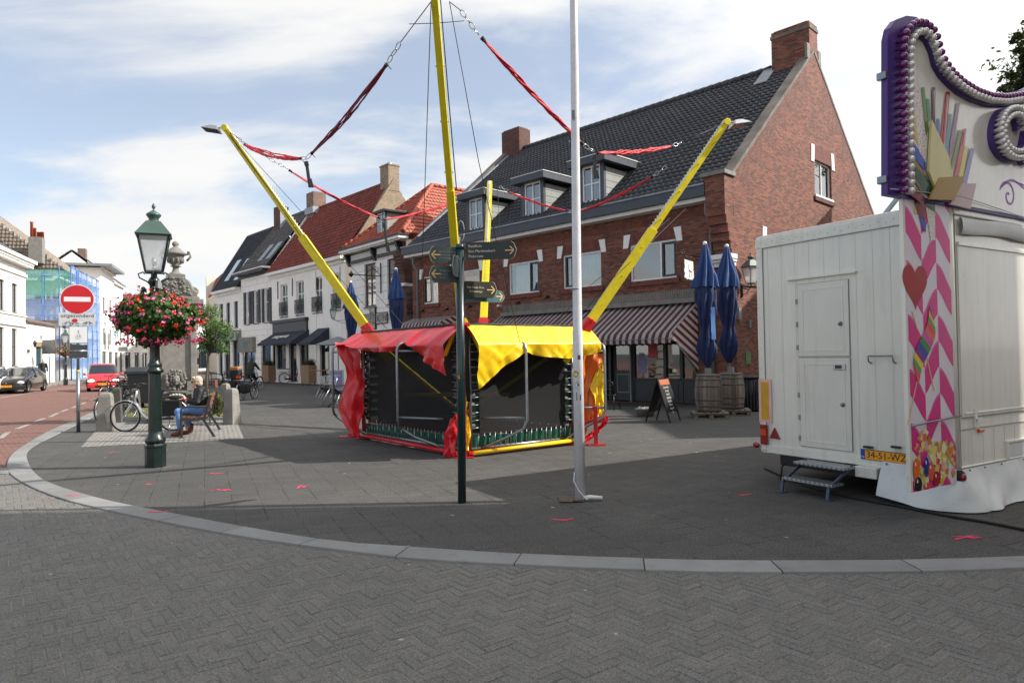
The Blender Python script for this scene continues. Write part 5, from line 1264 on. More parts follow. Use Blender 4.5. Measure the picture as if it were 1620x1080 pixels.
hang([(534,541),(549,590),(531,648),(562,690),(570,692),(573,648),(573,600),(573,555)],LC+Vector((-.2,-.2,0)),nv,M['vinyl_red'],2)
hang([(722,655),(712,664),(704,690),(702,722),(722,724),(722,700),(723,680),(723,655)],NC+Vector((-.05,-.12,0)),nv,M['vinyl_red'],4,.035)
hang([(737,655),(737,680),(738,700),(738,712),(742,712),(744,690),(744,675),(741,660)],NC+Vector((.05,-.12,0)),Vector((.3,-.95,0)).normalized(),M['vinyl_yellow'],6,.03)
hang([(921,563),(918,610),(922,650),(921,690),(935,672),(950,640),(951,600),(954,558)],RC+Vector((.1,.05,0)),Vector((.3,-.95,0)).normalized(),M['vinyl_orange'],8)
hang([(948,575),(934,610),(940,632),(946,660),(955,655),(955,630),(956,600),(953,572)],RC+Vector((.16,-.02,0)),Vector((.3,-.95,0)).normalized(),M['vinyl_yellow'],9,.03)
hang([(945,580),(950,590),(955,605),(955,612),(957,612),(958,605),(957,590),(952,578)],RC+Vector((.22,-.0,0)),Vector((.3,-.95,0)).normalized(),M['vinyl_red'],3,.02)
hang([(925,690),(935,682),(950,672),(958,655),(964,664),(955,675),(940,690),(925,702)],RC+Vector((.2,-.05,0)),Vector((.3,-.95,0)).normalized(),M['vinyl_red'],12,.03)
#arms
def arm(base,top,w0=.17,w1=.11,lamp=None,seed=0,bulbs=True):
 base,top=Vector(base),Vector(top);d=(top-base).normalized();a=MB();mid=base.lerp(top,.45);side=d.cross(Vector((0,0,1))).normalized();
 nrm=side.cross(d).normalized()
 for p,q,w,h in((base-d*.9,mid,w0*.8,w0),(mid-d*.05,top,w1*.8,w1)):a.beam(p,q,w,h)
 a.tube([top-side*.06,top+side*.06],.07,10)
 for k in range(6):p=base.lerp(top,.08+.14*k);a.tube([p-side*(w0*.45),p+side*(w0*.45)],.014,6)
 o=a.build('arm',M['yellow_paint'],rig,bevel=.008)
 s_=MB();inner=1 if nrm.z>0 else-1
 for k in range(46):p=base.lerp(top,.25+.73*k/46)+nrm*(w1*.5+.012)*inner;s_.box(p.x-.012,p.x+.012,p.y-.012,p.y+.012,p.z-.022,p.z+.022)
 s_.beam(base.lerp(top,.25)+nrm*(w1*.5+.004)*inner,top+nrm*(w1*.5+.004)*inner,.05,.01);s_.build('light_strip',M['white'],o)
 c_=MB();c_.tube([top-d*.1-side*.07,base.lerp(top,.7)-side*.075+nrm*.02,base.lerp(top,.45)-side*.09],.008,5)
 w_=top.lerp(base,.12);c_.tube([w_-side*.35+Vector((0,0,.02)),w_,w_+side*.35],.005,4);c_.build('cable',M['cable'],o)
 b_=MB();b_.beam(base-d*.22,base+d*.03,w0*1.0,w0*1.1);b_.beam(base-side*.14,base+side*.14,.04,.06);b_.build('bracket',M['red_paint'],o,bevel=.008)
 if lamp:
  lx=Vector(lamp);l_=MB();c=top+lx*.26+Vector((0,0,-.03));yv=Vector((0,0,1)).cross(lx).normalized()
  T=basis(c,lx,yv,Vector((0,0,1)))@Matrix.Rotation(R(-8),4,'Y')
  l_.add([(-.13,-.13,.06),(.02,-.13,.06),(.02,.13,.06),(-.13,.13,.06),(-.16,-.17,-.03),(.2,-.17,-.03),(.2,.17,-.03),(-.16,.17,-.03)],[(0,1,2,3),(4,7,6,5),(0,4,5,1),(1,5,6,2),(2,6,7,3),(3,7,4,0)],M=T)
  l_.beam(top,c+Vector((0,0,.05)),.03,.03);fo=l_.build('floodlight',M['alu'],o,bevel=.01)
  g_=MB();g_.add([(-.13,-.14,-.034),(.17,-.14,-.034),(.17,.14,-.034),(-.13,.14,-.034)],[(0,1,2,3)],M=T);g_.build('lens',M['glass_dark'],fo)
 return o
TL=W(356,203,14.2);TR=W(1149,194,13.0);TN=Vector((-.89,8.2,6.35));TB=W(775,290,18.3)
BL=W(578,516,14.15);BR=W(934,508,12.5);BN=Vector((NC.x-.02,NC.y,2.15));BB=W(765,508,15.6)
arm(BL,TL,lamp=(-.95,-.1,0));arm(BR,TR,lamp=(.95,.1,0));arm(BN,TN,w0=.14);arm(BB,TB,w0=.2,w1=.16)
st_=MB();cen=(NC+BC)/2
for A in(BL,BR,BN,BB):st_.beam(A-Vector((0,0,.15)),Vector((cen.x,cen.y,.5)),.07,.07)
st_.beam(Vector((cen.x-1.1,cen.y,.9)),Vector((cen.x+.9,cen.y-.3,.9)),.06,.06)
st_.build('strut',M['yellow_paint'],rig)
cm=MB();
for k,(u_,v_)in enumerate(((-.12,.02),(.14,.0))):cm.beam(BN+Vector((u_*.3,.1,.1)),BN+Vector((u_*2.4,.15,-.5)),.06,.06)
cm.build('brace',M['yellow_paint'],rig,bevel=.004)
#bungee harness: cords, shackles, hanging spreader bars
def sag(a,b,s,n=14):a,b=Vector(a),Vector(b);return[a.lerp(b,i/n)-Vector((0,0,4*s*(i/n)*(1-i/n)))for i in range(n+1)]
def bundle(a,b,s=.1,nc=6,r=.012,spread=.03,seed=0,twist=3,dark=False):
 rn=random.Random(seed);mb=MB();base=sag(a,b,s,28)
 for k in range(nc):
  ph=k*6.283/nc;pts=[]
  for i,p in enumerate(base):
   u=i/28;e=spread*math.sin(math.pi*u)**.5 if 0<u<1 else 0.004
   pts.append(p+Vector((math.cos(ph+u*twist),math.sin(ph*1.7),math.sin(ph+u*twist)))*e+Vector((0,0,-rn.random()*.02*math.sin(math.pi*u))))
  mb.tube(pts,r,5)
 o=mb.build('bungee_cord',M['bungee_dark']if dark else M['bungee'],rig)
 kt=MB()
 for p,q in((base[0],base[1]),(base[-1],base[-2])):kt.tube([p,p.lerp(q,.8)],[.03,.022],7);dq=(p-q).normalized();kt.tube([p,p+Vector((.06,0,-.07))],.006,4)
 kt.build('knot',M['rubber'],o);return o
def shackles(a,b,n=3):
 a,b=Vector(a),Vector(b);mb=MB();d=(b-a);L=d.length/n;d.normalize();s=d.cross(Vector((0,1,0))).normalized()
 for k in range(n):
  c=a+d*(L*(k+.5));tw=s if k%2==0 else d.cross(s)
  mb.tube([c+d*(L*.55*math.cos(t))+tw*(.03*math.sin(t))for t in[i*6.283/14 for i in range(14)]],.007,5,closed=True)
 mb.build('shackle',M['chrome'],rig)
def wire(pts,r=.006,name='cable'):
 mb=MB();mb.tube(pts,r,5);mb.build(name,M['cable'],rig)
nodeL=W(484,251,11.8);nodeR=W(940,240,10.6);nodeBL=W(607,348,16.2);nodeBR=W(908,336,15.4)
pl,pr_=W(682,3,8.3),W(711,3,8.3)
wire([pl,W(633,68,8.9)]);shackles(W(633,68,8.9),W(614,98,9.2));bundle(W(612,102,9.2),W(493,243,11.6),.05,6,.011,.035,1,dark=True);shackles(W(493,243,11.6),nodeL,1)
bundle(W(387,229,13.9),W(476,251,12.0),.06,7,.012,.05,2);shackles(W(476,250,12.0),nodeL,1);wire([TL+Vector((.05,0,-.05)),W(378,219,14.0)]);shackles(W(378,219,14.0),W(387,229,13.9),2)
bundle(W(457,269,14.9),W(601,345,16.2),.06,5,.012,.018,3,twist=9);shackles(W(427,252,14.7),W(455,267,14.9),4);wire([TL+Vector((.03,0,-.05)),W(427,252,14.7)])
bundle(nodeBL,W(716,321,17.6),.03,5,.012,.02,4,twist=8);wire([W(716,321,17.6),TB])
wire([pr_,W(729,17,8.8)]);shackles(W(729,17,8.8),W(757,55,8.9),4);bundle(W(762,60,8.9),W(922,228,10.4),.02,6,.013,.022,5,twist=14);shackles(W(924,230,10.4),nodeR,2)
bundle(W(944,242,10.7),W(1064,231,12.0),.03,6,.013,.026,6,twist=16);shackles(W(1066,230,12.0),W(1078,226,12.1),2);wire([W(1078,226,12.1),TR])
bundle(W(804,303,17.6),W(898,334,15.6),.04,4,.014,.014,7);shackles(W(790,295,17.9),W(803,302,17.6),3);wire([TB,W(790,295,17.9)]);shackles(W(898,334,15.6),nodeBR,1)
bundle(W(912,336,15.2),W(1034,278,13.6),.06,4,.013,.02,8);shackles(W(1036,277,13.6),W(1054,264,13.4),3);wire([W(1054,264,13.4),TR])
def bar(nd_,l,tilt=.03,fold=False):
 mb=MB();n=Vector(nd_);e=n+Vector((tilt,.02,-l));mb.beam(n-Vector((0,0,.05)),n.lerp(e,.25),.07,.05,up=(0,1,0));mb.beam(n.lerp(e,.2),e,.05,.04,up=(0,1,0));mb.beam(n.lerp(e,.7)+Vector((.03,0,0)),e+Vector((.05,0,-.0)),.035,.03,up=(0,1,0));mb.build('spreader_bar',M['darkgrey'],rig,bevel=.004)
bar(nodeL,.5,.06);bar(nodeR,.42,.01);bar(nodeBL-Vector((0,0,.0)),.75,.08)
wire([pl,W(668,420,11.6),W(664,520,12.8)]);wire([pr_,W(757,255,9.6),W(786,385,10.2),W(822,540,11.2)]);wire([TL,W(600,470,13.0),W(643,520,12.4)],.005);wire([TL,W(500,400,13.6),W(612,520,13.1)],.005)
wire([W(1060,345,13),W(930,455,12.4),W(872,520,12.2)],.005);wire([W(1085,330,13),W(960,450,12.4),W(905,515,12.2)],.005);wire([W(787,300,17.5),W(795,420,16.5),W(806,520,15.5)],.006)
cl=MB();q=W(729,365,10.9);cl.tube([q+Vector((.05*math.cos(a),.02,.16*math.sin(a)))for a in[i*.3 for i in range(21)]],.01,5);cl.tube([q+Vector((-.02,0,-.1)),q+Vector((-.06,0,-.4))],.01,5);cl.build('coiled_cable',M['midgrey'],rig)
#FAIRGROUND TRAILER
T=Frame(4.41,6.86,R(31));TW,TL_,TZ0,TZ1=2.37,6.2,.32,3.13
M['trailer']=mat('trailer_white','e2dfd3',.22,var=.035,scale=1.2,coat=.4,dirt=.04);M['trailer2']=mat('trailer_panel','dcd9ce',.25,var=.04,scale=2,coat=.3)
for k_ in('trailer','trailer2'):
 t=M[k_].node_tree;b=t.nodes['Principled BSDF'];l=b.inputs['Base Color'].links[0].from_socket;v_=coords(t,'Object',scale=(5,5,.35))
 t.links.new(mixc(t,ramp(t,noise_n(t,v_,2.2,8,.7),[(.5,g(0)),(.78,g(.3))]),l,lin('8d897c')),b.inputs['Base Color'])
M['seam']=mat('seam_grey','8f8f8b',.6);M['seam_l']=mat('panel_rib','d0ccbe',.4)
M['tarp']=mat('grey_white_tarpaulin','d3d5d2',.45,var=.08,scale=3,dirt=.12);M['plate_yellow']=mat('plate_yellow','f0a21c',.4,var=.03)
M['lamp_red']=mat('red_lens','8a0f12',.15,coat=.6);M['lamp_orange']=mat('orange_lens','d0480c',.15,coat=.6);M['purple']=mat('purple_board','4a3178',.4,var=.1);M['purple_dark']=mat('purple_edge','3d2763',.4)
tr=thing('fair_trailer','off white fairground candy trailer with pink swirl panel and purple bulb sign','trailer',(T.o.x,T.o.y,0),T.rot)
FRr=lambda a,b,d:(d,a,b)
body=MB();body.box(0,TL_,0,TW,TZ0,TZ1);body.build('body',M['trailer'],tr,bevel=.05)
up_=MB();up_.box(.5,TL_-.3,.35,TW-.35,.12,.33);up_.box(.02,.25,.3,TW-.3,.2,.33);up_.build('chassis',M['black'],tr)
def wheel(par,c,r,w,axis,tyre='rubber',rim='alu',name='wheel',spokes=5):
 ax=Vector(axis).normalized();up=Vector((0,0,1));s=ax.cross(up)
 m4=basis(c,s,up,ax)
 t=MB();t.lathe([(r*.62,-w/2),(r*.9,-w/2),(r,-w*.35),(r,w*.35),(r*.9,w/2),(r*.62,w/2),(r*.6,w*.3),(r*.6,-w*.3),(r*.62,-w/2)],28,M=m4);to=t.build(name,M[tyre],par)
 q=MB();q.lathe([(.02,w*.32),(r*.12,w*.34),(r*.14,w*.28),(r*.2,w*.2),(r*.55,w*.24),(r*.62,w*.42)],24,M=m4);q.lathe([(.02,-w*.3),(r*.6,-w*.3)],24,M=m4)
 for k in range(spokes):a=k*6.283/spokes;q.beam(m4@Vector((r*.1*math.cos(a),r*.1*math.sin(a),w*.36)),m4@Vector((r*.6*math.cos(a),r*.6*math.sin(a),w*.34)),r*.16,.02)
 q.build('rim',M[rim],to);return to
for x in(2.6,3.5):wheel(tr,(x,TW-.25,.33),.33,.2,(0,1,0));wheel(tr,(x,.28,.33),.33,.2,(0,-1,0))
rp=lambda px,py:(lambda p:(p.y,p.z))(T.onX(px,py,0))
rb=MB();
for k in range(1,12):y=TW*k/12;rb.box(-.0015,0,y-.003,y+.003,TZ0+.15,TZ1-.16)
rb.build('panel_rib',M['seam_l'],tr)
fm=MB();fm.box(-.012,0,.02,TW-.02,TZ1-.17,TZ1-.05);fm.box(-.012,0,TW-.12,TW-.04,TZ0+.05,TZ1-.171);fm.box(-.012,0,.02,TW-.121,TZ0+.02,TZ0+.12);fm.build('corner_profile',M['trailer'],tr,bevel=.005)
sm_=MB();sm_.box(-.0135,0,.12,TW-.12,TZ1-.178,TZ1-.171);sm_.box(-.0135,0,TW-.128,TW-.121,TZ0+.12,TZ1-.17);sm_.build('seam',M['seam'],tr)
rv=MB()
for k in range(26):y=.1+(TW-.2)*k/25;rv.ell((-.014,y,TZ1-.11+(.012 if k%2 else-.012)),(.003,.006,.006),6,4)
for k in range(20):rv.ell((-.014,TW-.07,.5+k*.13),(.003,.006,.006),6,4)
rv.build('rivet',M['seam'],tr)
y1,zt1=rp(1261.5,450);y0,_=rp(1343,443);_,zmid=rp(1262,565);_,zb1=rp(1267.5,705)
def leaf_door(name,a0,a1,b0,b1):
 e=MB();e.box(-.010,0,a0,a1,b0,b1);d=e.build(name,M['seam'],tr)
 e=MB();e.box(-.016,-.0105,a0+.006,a1-.006,b0+.006,b1-.006);e.build('door_leaf',M['trailer2'],d,bevel=.003)
 e=MB();g_=.07
 for bx in((a0+g_,a1-g_,b0+g_,b0+g_+.012),(a0+g_,a1-g_,b1-g_-.012,b1-g_),(a0+g_,a0+g_+.012,b0+g_+.012,b1-g_-.012),(a1-g_-.012,a1-g_,b0+g_+.012,b1-g_-.012)):e.box(-.021,-.0165,*bx)
 e.build('door_moulding',M['trailer'],d);return d
du=leaf_door('door',y0,y1,zmid+.005,zt1);dl_=leaf_door('door',y0,y1,zb1,zmid-.005)
for(px,py,d)in((1331.5,512,du),(1335.5,640,dl_)):
 a,b_=rp(px,py);k=MB();k.lathe([(.026,0),(.026,.008),(.014,.02),(.018,.03),(.0,.034)],12,M=basis((-.016,a,b_),(0,1,0),(0,0,1),(-1,0,0)));k.build('door_knob',M['steel'],d)
a,b_=rp(1330,580);k=MB();k.box(-.03,-.0165,a-.075,a+.075,b_-.035,b_+.035);lt_=k.build('latch',M['alu'],dl_,bevel=.006);k=MB();k.box(-.034,-.031,a-.03,a+.05,b_-.02,b_+.02);k.build('latch_pull',M['darkgrey'],lt_)
hg=MB()
for z in(zb1+.1,zb1+.35,zb1+.62,zmid+.12,zmid+.4,zmid+.68):hg.box(-.024,-.0165,y1-.008,y1+.02,z-.03,z+.03)
hg.build('hinge',M['seam'],tr)
a0,b0=rp(1246.7,443);a1,b1=rp(1355.8,430);k=MB();k.beam((-.02,a0,(b0+b1)/2),(-.02,a1,(b0+b1)/2),.04,.025);k.build('drip_strip',M['trailer'],tr,bevel=.005)
a0,b0=rp(1378,563);a1,_=rp(1417,562);k=MB();k.tube([(-.002,a0,b0-.08),(-.05,a0,b0-.06),(-.06,a0,b0),(-.06,a1,b0),(-.05,a1,b0-.06),(-.002,a1,b0-.08)],.009,8);k.build('grab_rail',M['steel'],tr)
a0,b1=rp(1201,599);a1,b0=rp(1222.5,669);k=MB();k.box(-.016,-.012,a1,a0,b0,b1);mk=k.build('marker_board',mat('pink_white_reflector','e0b0a4',.5),tr);k=MB();k.box(-.019,-.0165,a1+.04,a0-.04,b0+.045,b1-.04);k.build('marker_face',mat('yellow_reflector','c99a14',.4,var=.15,scale=12),mk)
a0,b1=rp(1206,670);a1,b0=rp(1217,703);k=MB();k.box(-.05,-.012,a1,a0,b0,b1);tl=k.build('tail_lamp',M['lamp_red'],tr,bevel=.012);k=MB();bm_=(b0+b1)/2+.03;k.box(-.053,-.0505,a1+.005,a0-.005,bm_-.04,bm_+.04);k.build('indicator_lens',M['lamp_orange'],tl)
tp_=[rp(1219,692),rp(1235,694.5),rp(1226.5,676)];k=MB();k.prism([(a,b)for a,b in tp_],FRr,-.022,-.002);k.build('reflector_triangle',M['lamp_red'],tr)
y_,z_=rp(1363.3,717);k=MB();k.box(-.022,-.012,y_-.53,y_,z_-.057,z_+.057);pl_=k.build('number_plate',M['black'],tr,bevel=.004)
k=MB();k.box(-.0255,-.0225,y_-.523,y_-.055,z_-.05,z_+.05);k.build('plate_face',M['plate_yellow'],pl_);k=MB();k.box(-.0255,-.0225,y_-.054,y_-.006,z_-.05,z_+.05);k.build('plate_band',mat('plate_blue','1a47a8',.4),pl_)
ax=((0,-1,0),(0,0,1),(-1,0,0))
text('34-51-WZ',.105,basis((-.0265,y_-.29,z_),*ax),M['black'],pl_,ext=.0006,sx=.98);text('NL',.03,basis((-.0265,y_-.03,z_-.03),*ax),M['white'],pl_,ext=.0006)
for px in(1376,1420):a,b_=rp(px,706.5);k=MB();k.box(-.05,-.012,a-.05,a+.05,b_-.012,b_+.012);k.build('plate_lamp',M['black'],tr,bevel=.006)
k=MB();k.ell((-.02,TW+.03,TZ0+.1),(.03,.05,.04));k.build('side_lamp',M['lamp_red'],tr)
sp=lambda px,py:(lambda p:(p.x,p.z))(T.onY(px,py,0))
ct_=MB();ct_.tube([(.02,.02,TZ0+.1),(.02,.02,TZ1-.04)],.06,12);ct_.build('corner_post',M['trailer'],tr)
a,zr1=sp(1540,345);a,zr2=sp(1540,377);_,zs1=sp(1520,665);_,zs2=sp(1520,675);_,zs3=sp(1550,740)
fm=MB();fm.box(.08,TL_-.05,-.03,0,TZ1-.14,TZ1-.03);fm.box(.08,TL_-.05,-.022,0,zr1-.0,zr1+.05);fm.build('top_rail',M['trailer'],tr,bevel=.012)
rl_=MB();L_=TL_-.3
def roll(u,v):
 x=.17+L_*u;a=-1.2+v*4.0;r=.032+.012*noise.noise(Vector((x*2.3,v*2,1)))+.01*math.sin(x*5+v*3)
 return(x,-.055-r*math.cos(a)*.75+.02,(zr1+zr2)/2-.01+.02*math.sin(x*1.3)+(r+.045)*math.sin(a)*1.1)
rl_.grid(roll,120,12);rl_.build('rolled_canvas',M['tarp'],tr)
sh_=MB();sh_.box(.16,TL_-.2,-.012,-.001,zs1+.03,zr2-.06);so2=sh_.build('shutter',M['trailer2'],tr,bevel=.004)
k=MB();k.box(.15,TL_-.2,-.03,-.013,zr2-.1,zr2-.06);k.box(.2,TL_-.2,-.022,-.0125,zs1+.06,zs1+.075);k.build('shutter_rail',M['trailer'],so2,bevel=.004)
k=MB();k.box(.15,TL_-.2,-.014,-.001,zs1+.018,zs1+.026);k.box(.11,TL_-.2,-.01,-.001,zs2-.035,zs2-.028);k.box(.112,.118,-.01,-.001,zs2-.03,zr1);k.box(.12,.124,-.006,-.001,zs3+.03,zs2-.04);k.build('seam',M['seam'],tr)
k=MB();
for z in(zs3+.0,zs3+.035):k.box(.1,6.0,-.02,-.001,z,z+.012)
k.build('lower_rail',M['trailer'],tr,bevel=.004)
rb=MB()
for k_ in range(1,26):x=.12+k_*.23;rb.box(x-.003,x+.003,-.003,0,zs3+.05,zs2-.05)
rb.build('panel_rib',M['seam_l'],tr)
a,b_=sp(1540,661);k=MB();k.box(a-.018,a+.018,-.035,-.012,b_-.1,b_+.1);hh=k.build('hasp',M['white'],tr,bevel=.004);k=MB();k.box(a-.045,a+.06,-.06,-.036,b_-.012,b_+.006);k.build('hasp_pin',M['white'],hh)
a,b_=sp(1549,680.5);k=MB();k.box(a-.05,a+.05,-.03,-.001,b_-.018,b_+.018);k.build('marker_lamp',M['lamp_orange'],tr,bevel=.005)
a,b_=sp(1513,753);k=MB();k.ell((a,-.03,b_),(.075,.05,.07),14,8);rr_=k.build('lamp_socket',M['rubber'],tr);k=MB();k.ell((a-.01,-.068,b_),(.04,.03,.04),12,8);k.build('red_lens',M['lamp_red'],rr_)
a,b_=sp(1594,718);k=MB();k.box(a,a+.9,-.016,-.001,b_-.09,b_+.11);hf=k.build('hatch',M['tarp'],tr,bevel=.004);k=MB();k.box(a-.045,a+.95,-.03,-.001,b_+.13,b_+.145);k.box(a-.045,a-.03,-.03,-.001,b_-.1,b_+.129);k.build('hatch_rail',M['trailer'],hf)
zsk=.42
def skirt(u,v):
 s=-.72+u*(TL_+.7);flare=.04+.13*v**1.2
 wob=(noise.noise(Vector((s*1.6,v*1.2,4)))*.05+abs(noise.noise(Vector((s*2.9+v*1.3,v*.7,8))))*.06)*(.15+v)
 rc=.2*v
 if s<-rc:p=Vector((-flare-wob,-s,0))
 elif s<rc:
  a=(s+rc)/(2*rc+1e-6)*math.pi/2;c=Vector((rc,rc,0));R_=rc+flare+wob;p=c+Vector((-math.cos(a)*R_,-math.sin(a)*R_,0))
 else:p=Vector((s,-flare-wob,0))
 z=zsk+(0.015-zsk)*v;z+=.06*(1-v)*0
 if s<-.3:z+=max(0,(-.3-s))*.12*v
 return(p.x,p.y,z)
k=MB();k.grid(skirt,170,14);sk_=k.build('skirt',M['tarp'],tr)
k=MB()
for s in(.15,.45,.8,1.3):k.ell((s,-.07,zsk-.01),(.012,.01,.012),6,4)
k.ell((-.06,.66,zsk-.02),(.01,.012,.012),6,4);k.build('eyelet',M['steel'],sk_)
k=MB();k.box(-.1,.0,.75,1.0,.22,.34);k.build('coupling_box',M['trailer'],tr,bevel=.01)
k=MB();k.tube([(.1,2.0,.3),(-.02,2.02,.18),(-.03,2.03,.02)],.012,6);k.tube([(-.05,.9,.3),(0,1.1,.34),(.05,1.4,.3)],.008,6);k.tube([(.3,.9,.3),(.2,.9,.1),(.5,1.0,.04),(1.2,1.2,.05)],.02,6);k.tube([(.3,1.2,.25),(.35,1.0,.05)],.02,6);k.build('hose',M['rubber'],tr)
#wing panel with the printed swirl
WX0,WX1,WZ0,WZ1,WY=-.835,-.05,.30,3.06,-.05
k=MB();k.box(WX0-.03,WX1,WY+.012,WY+.05,WZ0,WZ1);wp=k.build('wing_panel',M['trailer'],tr,bevel=.004)
def cm_(n,c,r=.4):return mat(n,c,r,var=.05)
pk_,pw_,hr_=cm_('print_pink','d4207e',.3),cm_('print_white','dcd4da',.3),cm_('print_heart_red','a3141d',.35)
FS2=lambda a,b,d:(a,WY+.012+d,b)
k=MB();k.prism([(WX0,WZ0),(WX1,WZ0),(WX1,WZ1),(WX0,WZ1)],FS2,-.002,0);art=k.build('printed_sheet',pw_,wp)
T0=T.onY(1426,324,WY).z;k=MB();cw=(WX1-WX0)/3;per=.51;pb=MB()
def ez(u):return u*u*(3-2*u)
for c in range(3):
 x0=WX0+c*cw;sg_=1 if c!=1 else-1;z=T0-.3-.51*8+(.26 if c==1 else 0)
 while z<WZ1+1.0:
  up__,dn=[],[]
  for i in range(13):
   u=i/12;s=.55*u+.45*ez(u)if sg_>0 else .55*(1-u)+.45*ez(1-u);w=.25
   up__.append((x0+cw*u,z+.3-.26*s+.035*math.sin(math.pi*u)));dn.append((x0+cw*u,z+.3-w-.26*s-.0*math.sin(math.pi*u)))
  P_=clip(up__+dn[::-1],[(0,1,WZ1-.002),(0,-1,-(WZ0+.002))])
  if len(P_)>=3:k.poly([FS2(a,b,-.0035)for a,b in P_])
  P2=clip([(a,b-.012)for a,b in up__]+[(a,b-.020)for a,b in up__][::-1],[(0,1,WZ1-.01),(0,-1,-(WZ0+.01))])
  if len(P2)>=3:pb.poly([FS2(a,b,-.0045)for a,b in P2])
  z+=per
k.build('swirl_stripes',pk_,art);pb.build('stripe_highlight',cm_('print_pale_pink','ec8fbd'),art)
wpx=lambda px,py:(lambda p:(p.x,p.z))(T.onY(px,py,WY))
hx,hz=wpx(1449,452);hw=wpx(1466,450)[0]-wpx(1427,450)[0];hh_=wpx(1443,418)[1]-wpx(1443,492)[1]
k=MB();hp_=[]
for i in range(48):
 t_=i*2*math.pi/48;hp_.append((hx+hw/2*(math.sin(t_)**3),hz+.02+hh_/2*((13*math.cos(t_)-5*math.cos(2*t_)-2*math.cos(3*t_)-math.cos(4*t_))/15)))
k.prism(hp_,FS2,-.007,-.004);k.build('heart',hr_,art)
stick=cm_('print_stick','d9b48a');k=MB()
for a,b in(((1444,492),(1452,520)),((1452,603),(1437,672)),((1466,560),(1479,618))):p,q=wpx(*a),wpx(*b);k.beam((p[0],WY+.006,p[1]),(q[0],WY+.006,q[1]),.016,.002,up=(0,1,0))
k.build('lolly_stick',stick,art)
rb_c=['7a2f86','e04a2a','2f8a3c','e8c22e','d86a6a','3a3fa0','3fa06a','d24fa0'];rmats=[cm_('print_%s'%c,c)for c in rb_c]
k=MB();A_,B_=wpx(1474,492),wpx(1453,600);n=26
for i in range(n):
 u0,u1=i/n,(i+1)/n;
 def ctr(u):return(A_[0]+(B_[0]-A_[0])*u+.06*math.sin(u*6.0),A_[1]+(B_[1]-A_[1])*u)
 wd_=lambda u:.075*math.sin(math.pi*min(1,max(.04,u*.93+.04)))**.5
 c0,c1=ctr(u0),ctr(u1);k.poly([FS2(c0[0]-wd_(u0),c0[1]+.06,-.009-.0001*i),FS2(c0[0]+wd_(u0),c0[1]-.06,-.009-.0001*i),FS2(c1[0]+wd_(u1),c1[1]-.06,-.009-.0001*i),FS2(c1[0]-wd_(u1),c1[1]+.06,-.009-.0001*i)],(i//2*3)%8)
k.build('twist_lolly',rmats,art)
pc_=['d9b54a','c98b4a','e2cf7a','d9a0a0','b7c25a','c7742e','e6d9a8'];pm=[cm_('candy_%s'%c,c,.3)for c in pc_];rn=random.Random(4)
k=MB();z_t=wpx(1440,690)[1];cnt=0
for i in range(90):
 a=rn.uniform(WX0+.04,WX1-.04);fr_=(a-WX0)/(WX1-WX0);top=z_t-.0-.28*abs(fr_-.25)+.05;b=rn.uniform(WZ0+.08,max(WZ0+.2,top));s=rn.uniform(.03,.055);an=rn.uniform(0,3.1);m_=rn.choice((3,4,5));q=[]
 for j in range(m_):t_=an+j*6.283/m_;q.append((a+s*math.cos(t_)*rn.uniform(.7,1.3),b+s*math.sin(t_)*rn.uniform(.7,1.3)))
 q=clip(q,[(1,0,WX1-.003),(-1,0,-(WX0+.003)),(0,-1,-(WZ0+.003))])
 if len(q)>=3:cnt+=1;k.poly([FS2(x,z,-.0052-.00006*cnt)for x,z in q],i%7)
k.build('printed_sweets',pm,art)
eggs=[(1436,735,8,16,'1a2a8c'),(1450,741,9,16,'e0681c'),(1466,738,7,16,'26308c'),(1473,745,7,15,'d4563c'),(1482,757,9,12,'a3121c'),(1437,762,7,14,'3f8a3a'),(1453,766,9,12,'14161c'),(1444,764,4,12,'d8b52a'),(1490,757,5,9,'d2a63a'),(1466,769,8,6,'cf4f2a')]
k=MB();em=[cm_('sweet_%s'%e[4],e[4],.12)for e in eggs];hi=MB()
for i,(px,py,rw,rh,c)in enumerate(eggs):
 x,z=wpx(px,py);sx_,sz_=rw/168*1.12,rh/168
 q=clip([(x+sx_*math.cos(t_*.2618),z+sz_*math.sin(t_*.2618))for t_ in range(24)],[(1,0,WX1-.003),(-1,0,-(WX0+.003)),(0,-1,-(WZ0+.003))])
 k.poly([FS2(a,b,-.0115-.0004*i)for a,b in q],i);hi.poly([FS2(x-sx_*.35+.012*math.cos(t_),z+sz_*.45+.02*math.sin(t_),-.0165)for t_ in[j*.785 for j in range(8)]])
k.build('printed_jelly_beans',em,art);hi.build('bean_highlight',M['white'],art)
zr_=wpx(1440,666)[1];k=MB();k.tube([(WX0-.06,WY-.03,zr_-.04),(WX1+.03,WY-.03,zr_)],.01,6);k.build('clamp_rod',M['steel'],wp)
def pc(x,y):return wpx(1400+x/7.345,290+y/7.345)
scr=[([(215,150),(330,130),(380,350),(480,430),(475,260),(330,60)],'7d1d1d'),([(395,10),(520,10),(590,240),(590,350),(450,220)],'1d4a2c'),([(480,270),(590,340),(590,660),(540,665)],'confetti'),([(395,370),(485,445),(480,570),(460,560)],'2447b0'),([(345,240),(380,350),(345,350)],'d9c24a')]
M['confetti'],t,b=newmat('confetti_print');vo=nd(t,'ShaderNodeTexVoronoi');vo.inputs['Scale'].default_value=55;t.links.new(coords(t,'Object'),vo.inputs['Vector'])
hs=nd(t,'ShaderNodeHueSaturation');hs.inputs['Saturation'].default_value=1.6;t.links.new(vo.outputs['Color'],hs.inputs['Color']);t.links.new(mixc(t,ramp(t,vo.outputs['Distance'],[(.3,g(0)),(.36,g(1))]),hs.outputs[0],lin('e6ddd2')),b.inputs['Base Color'])
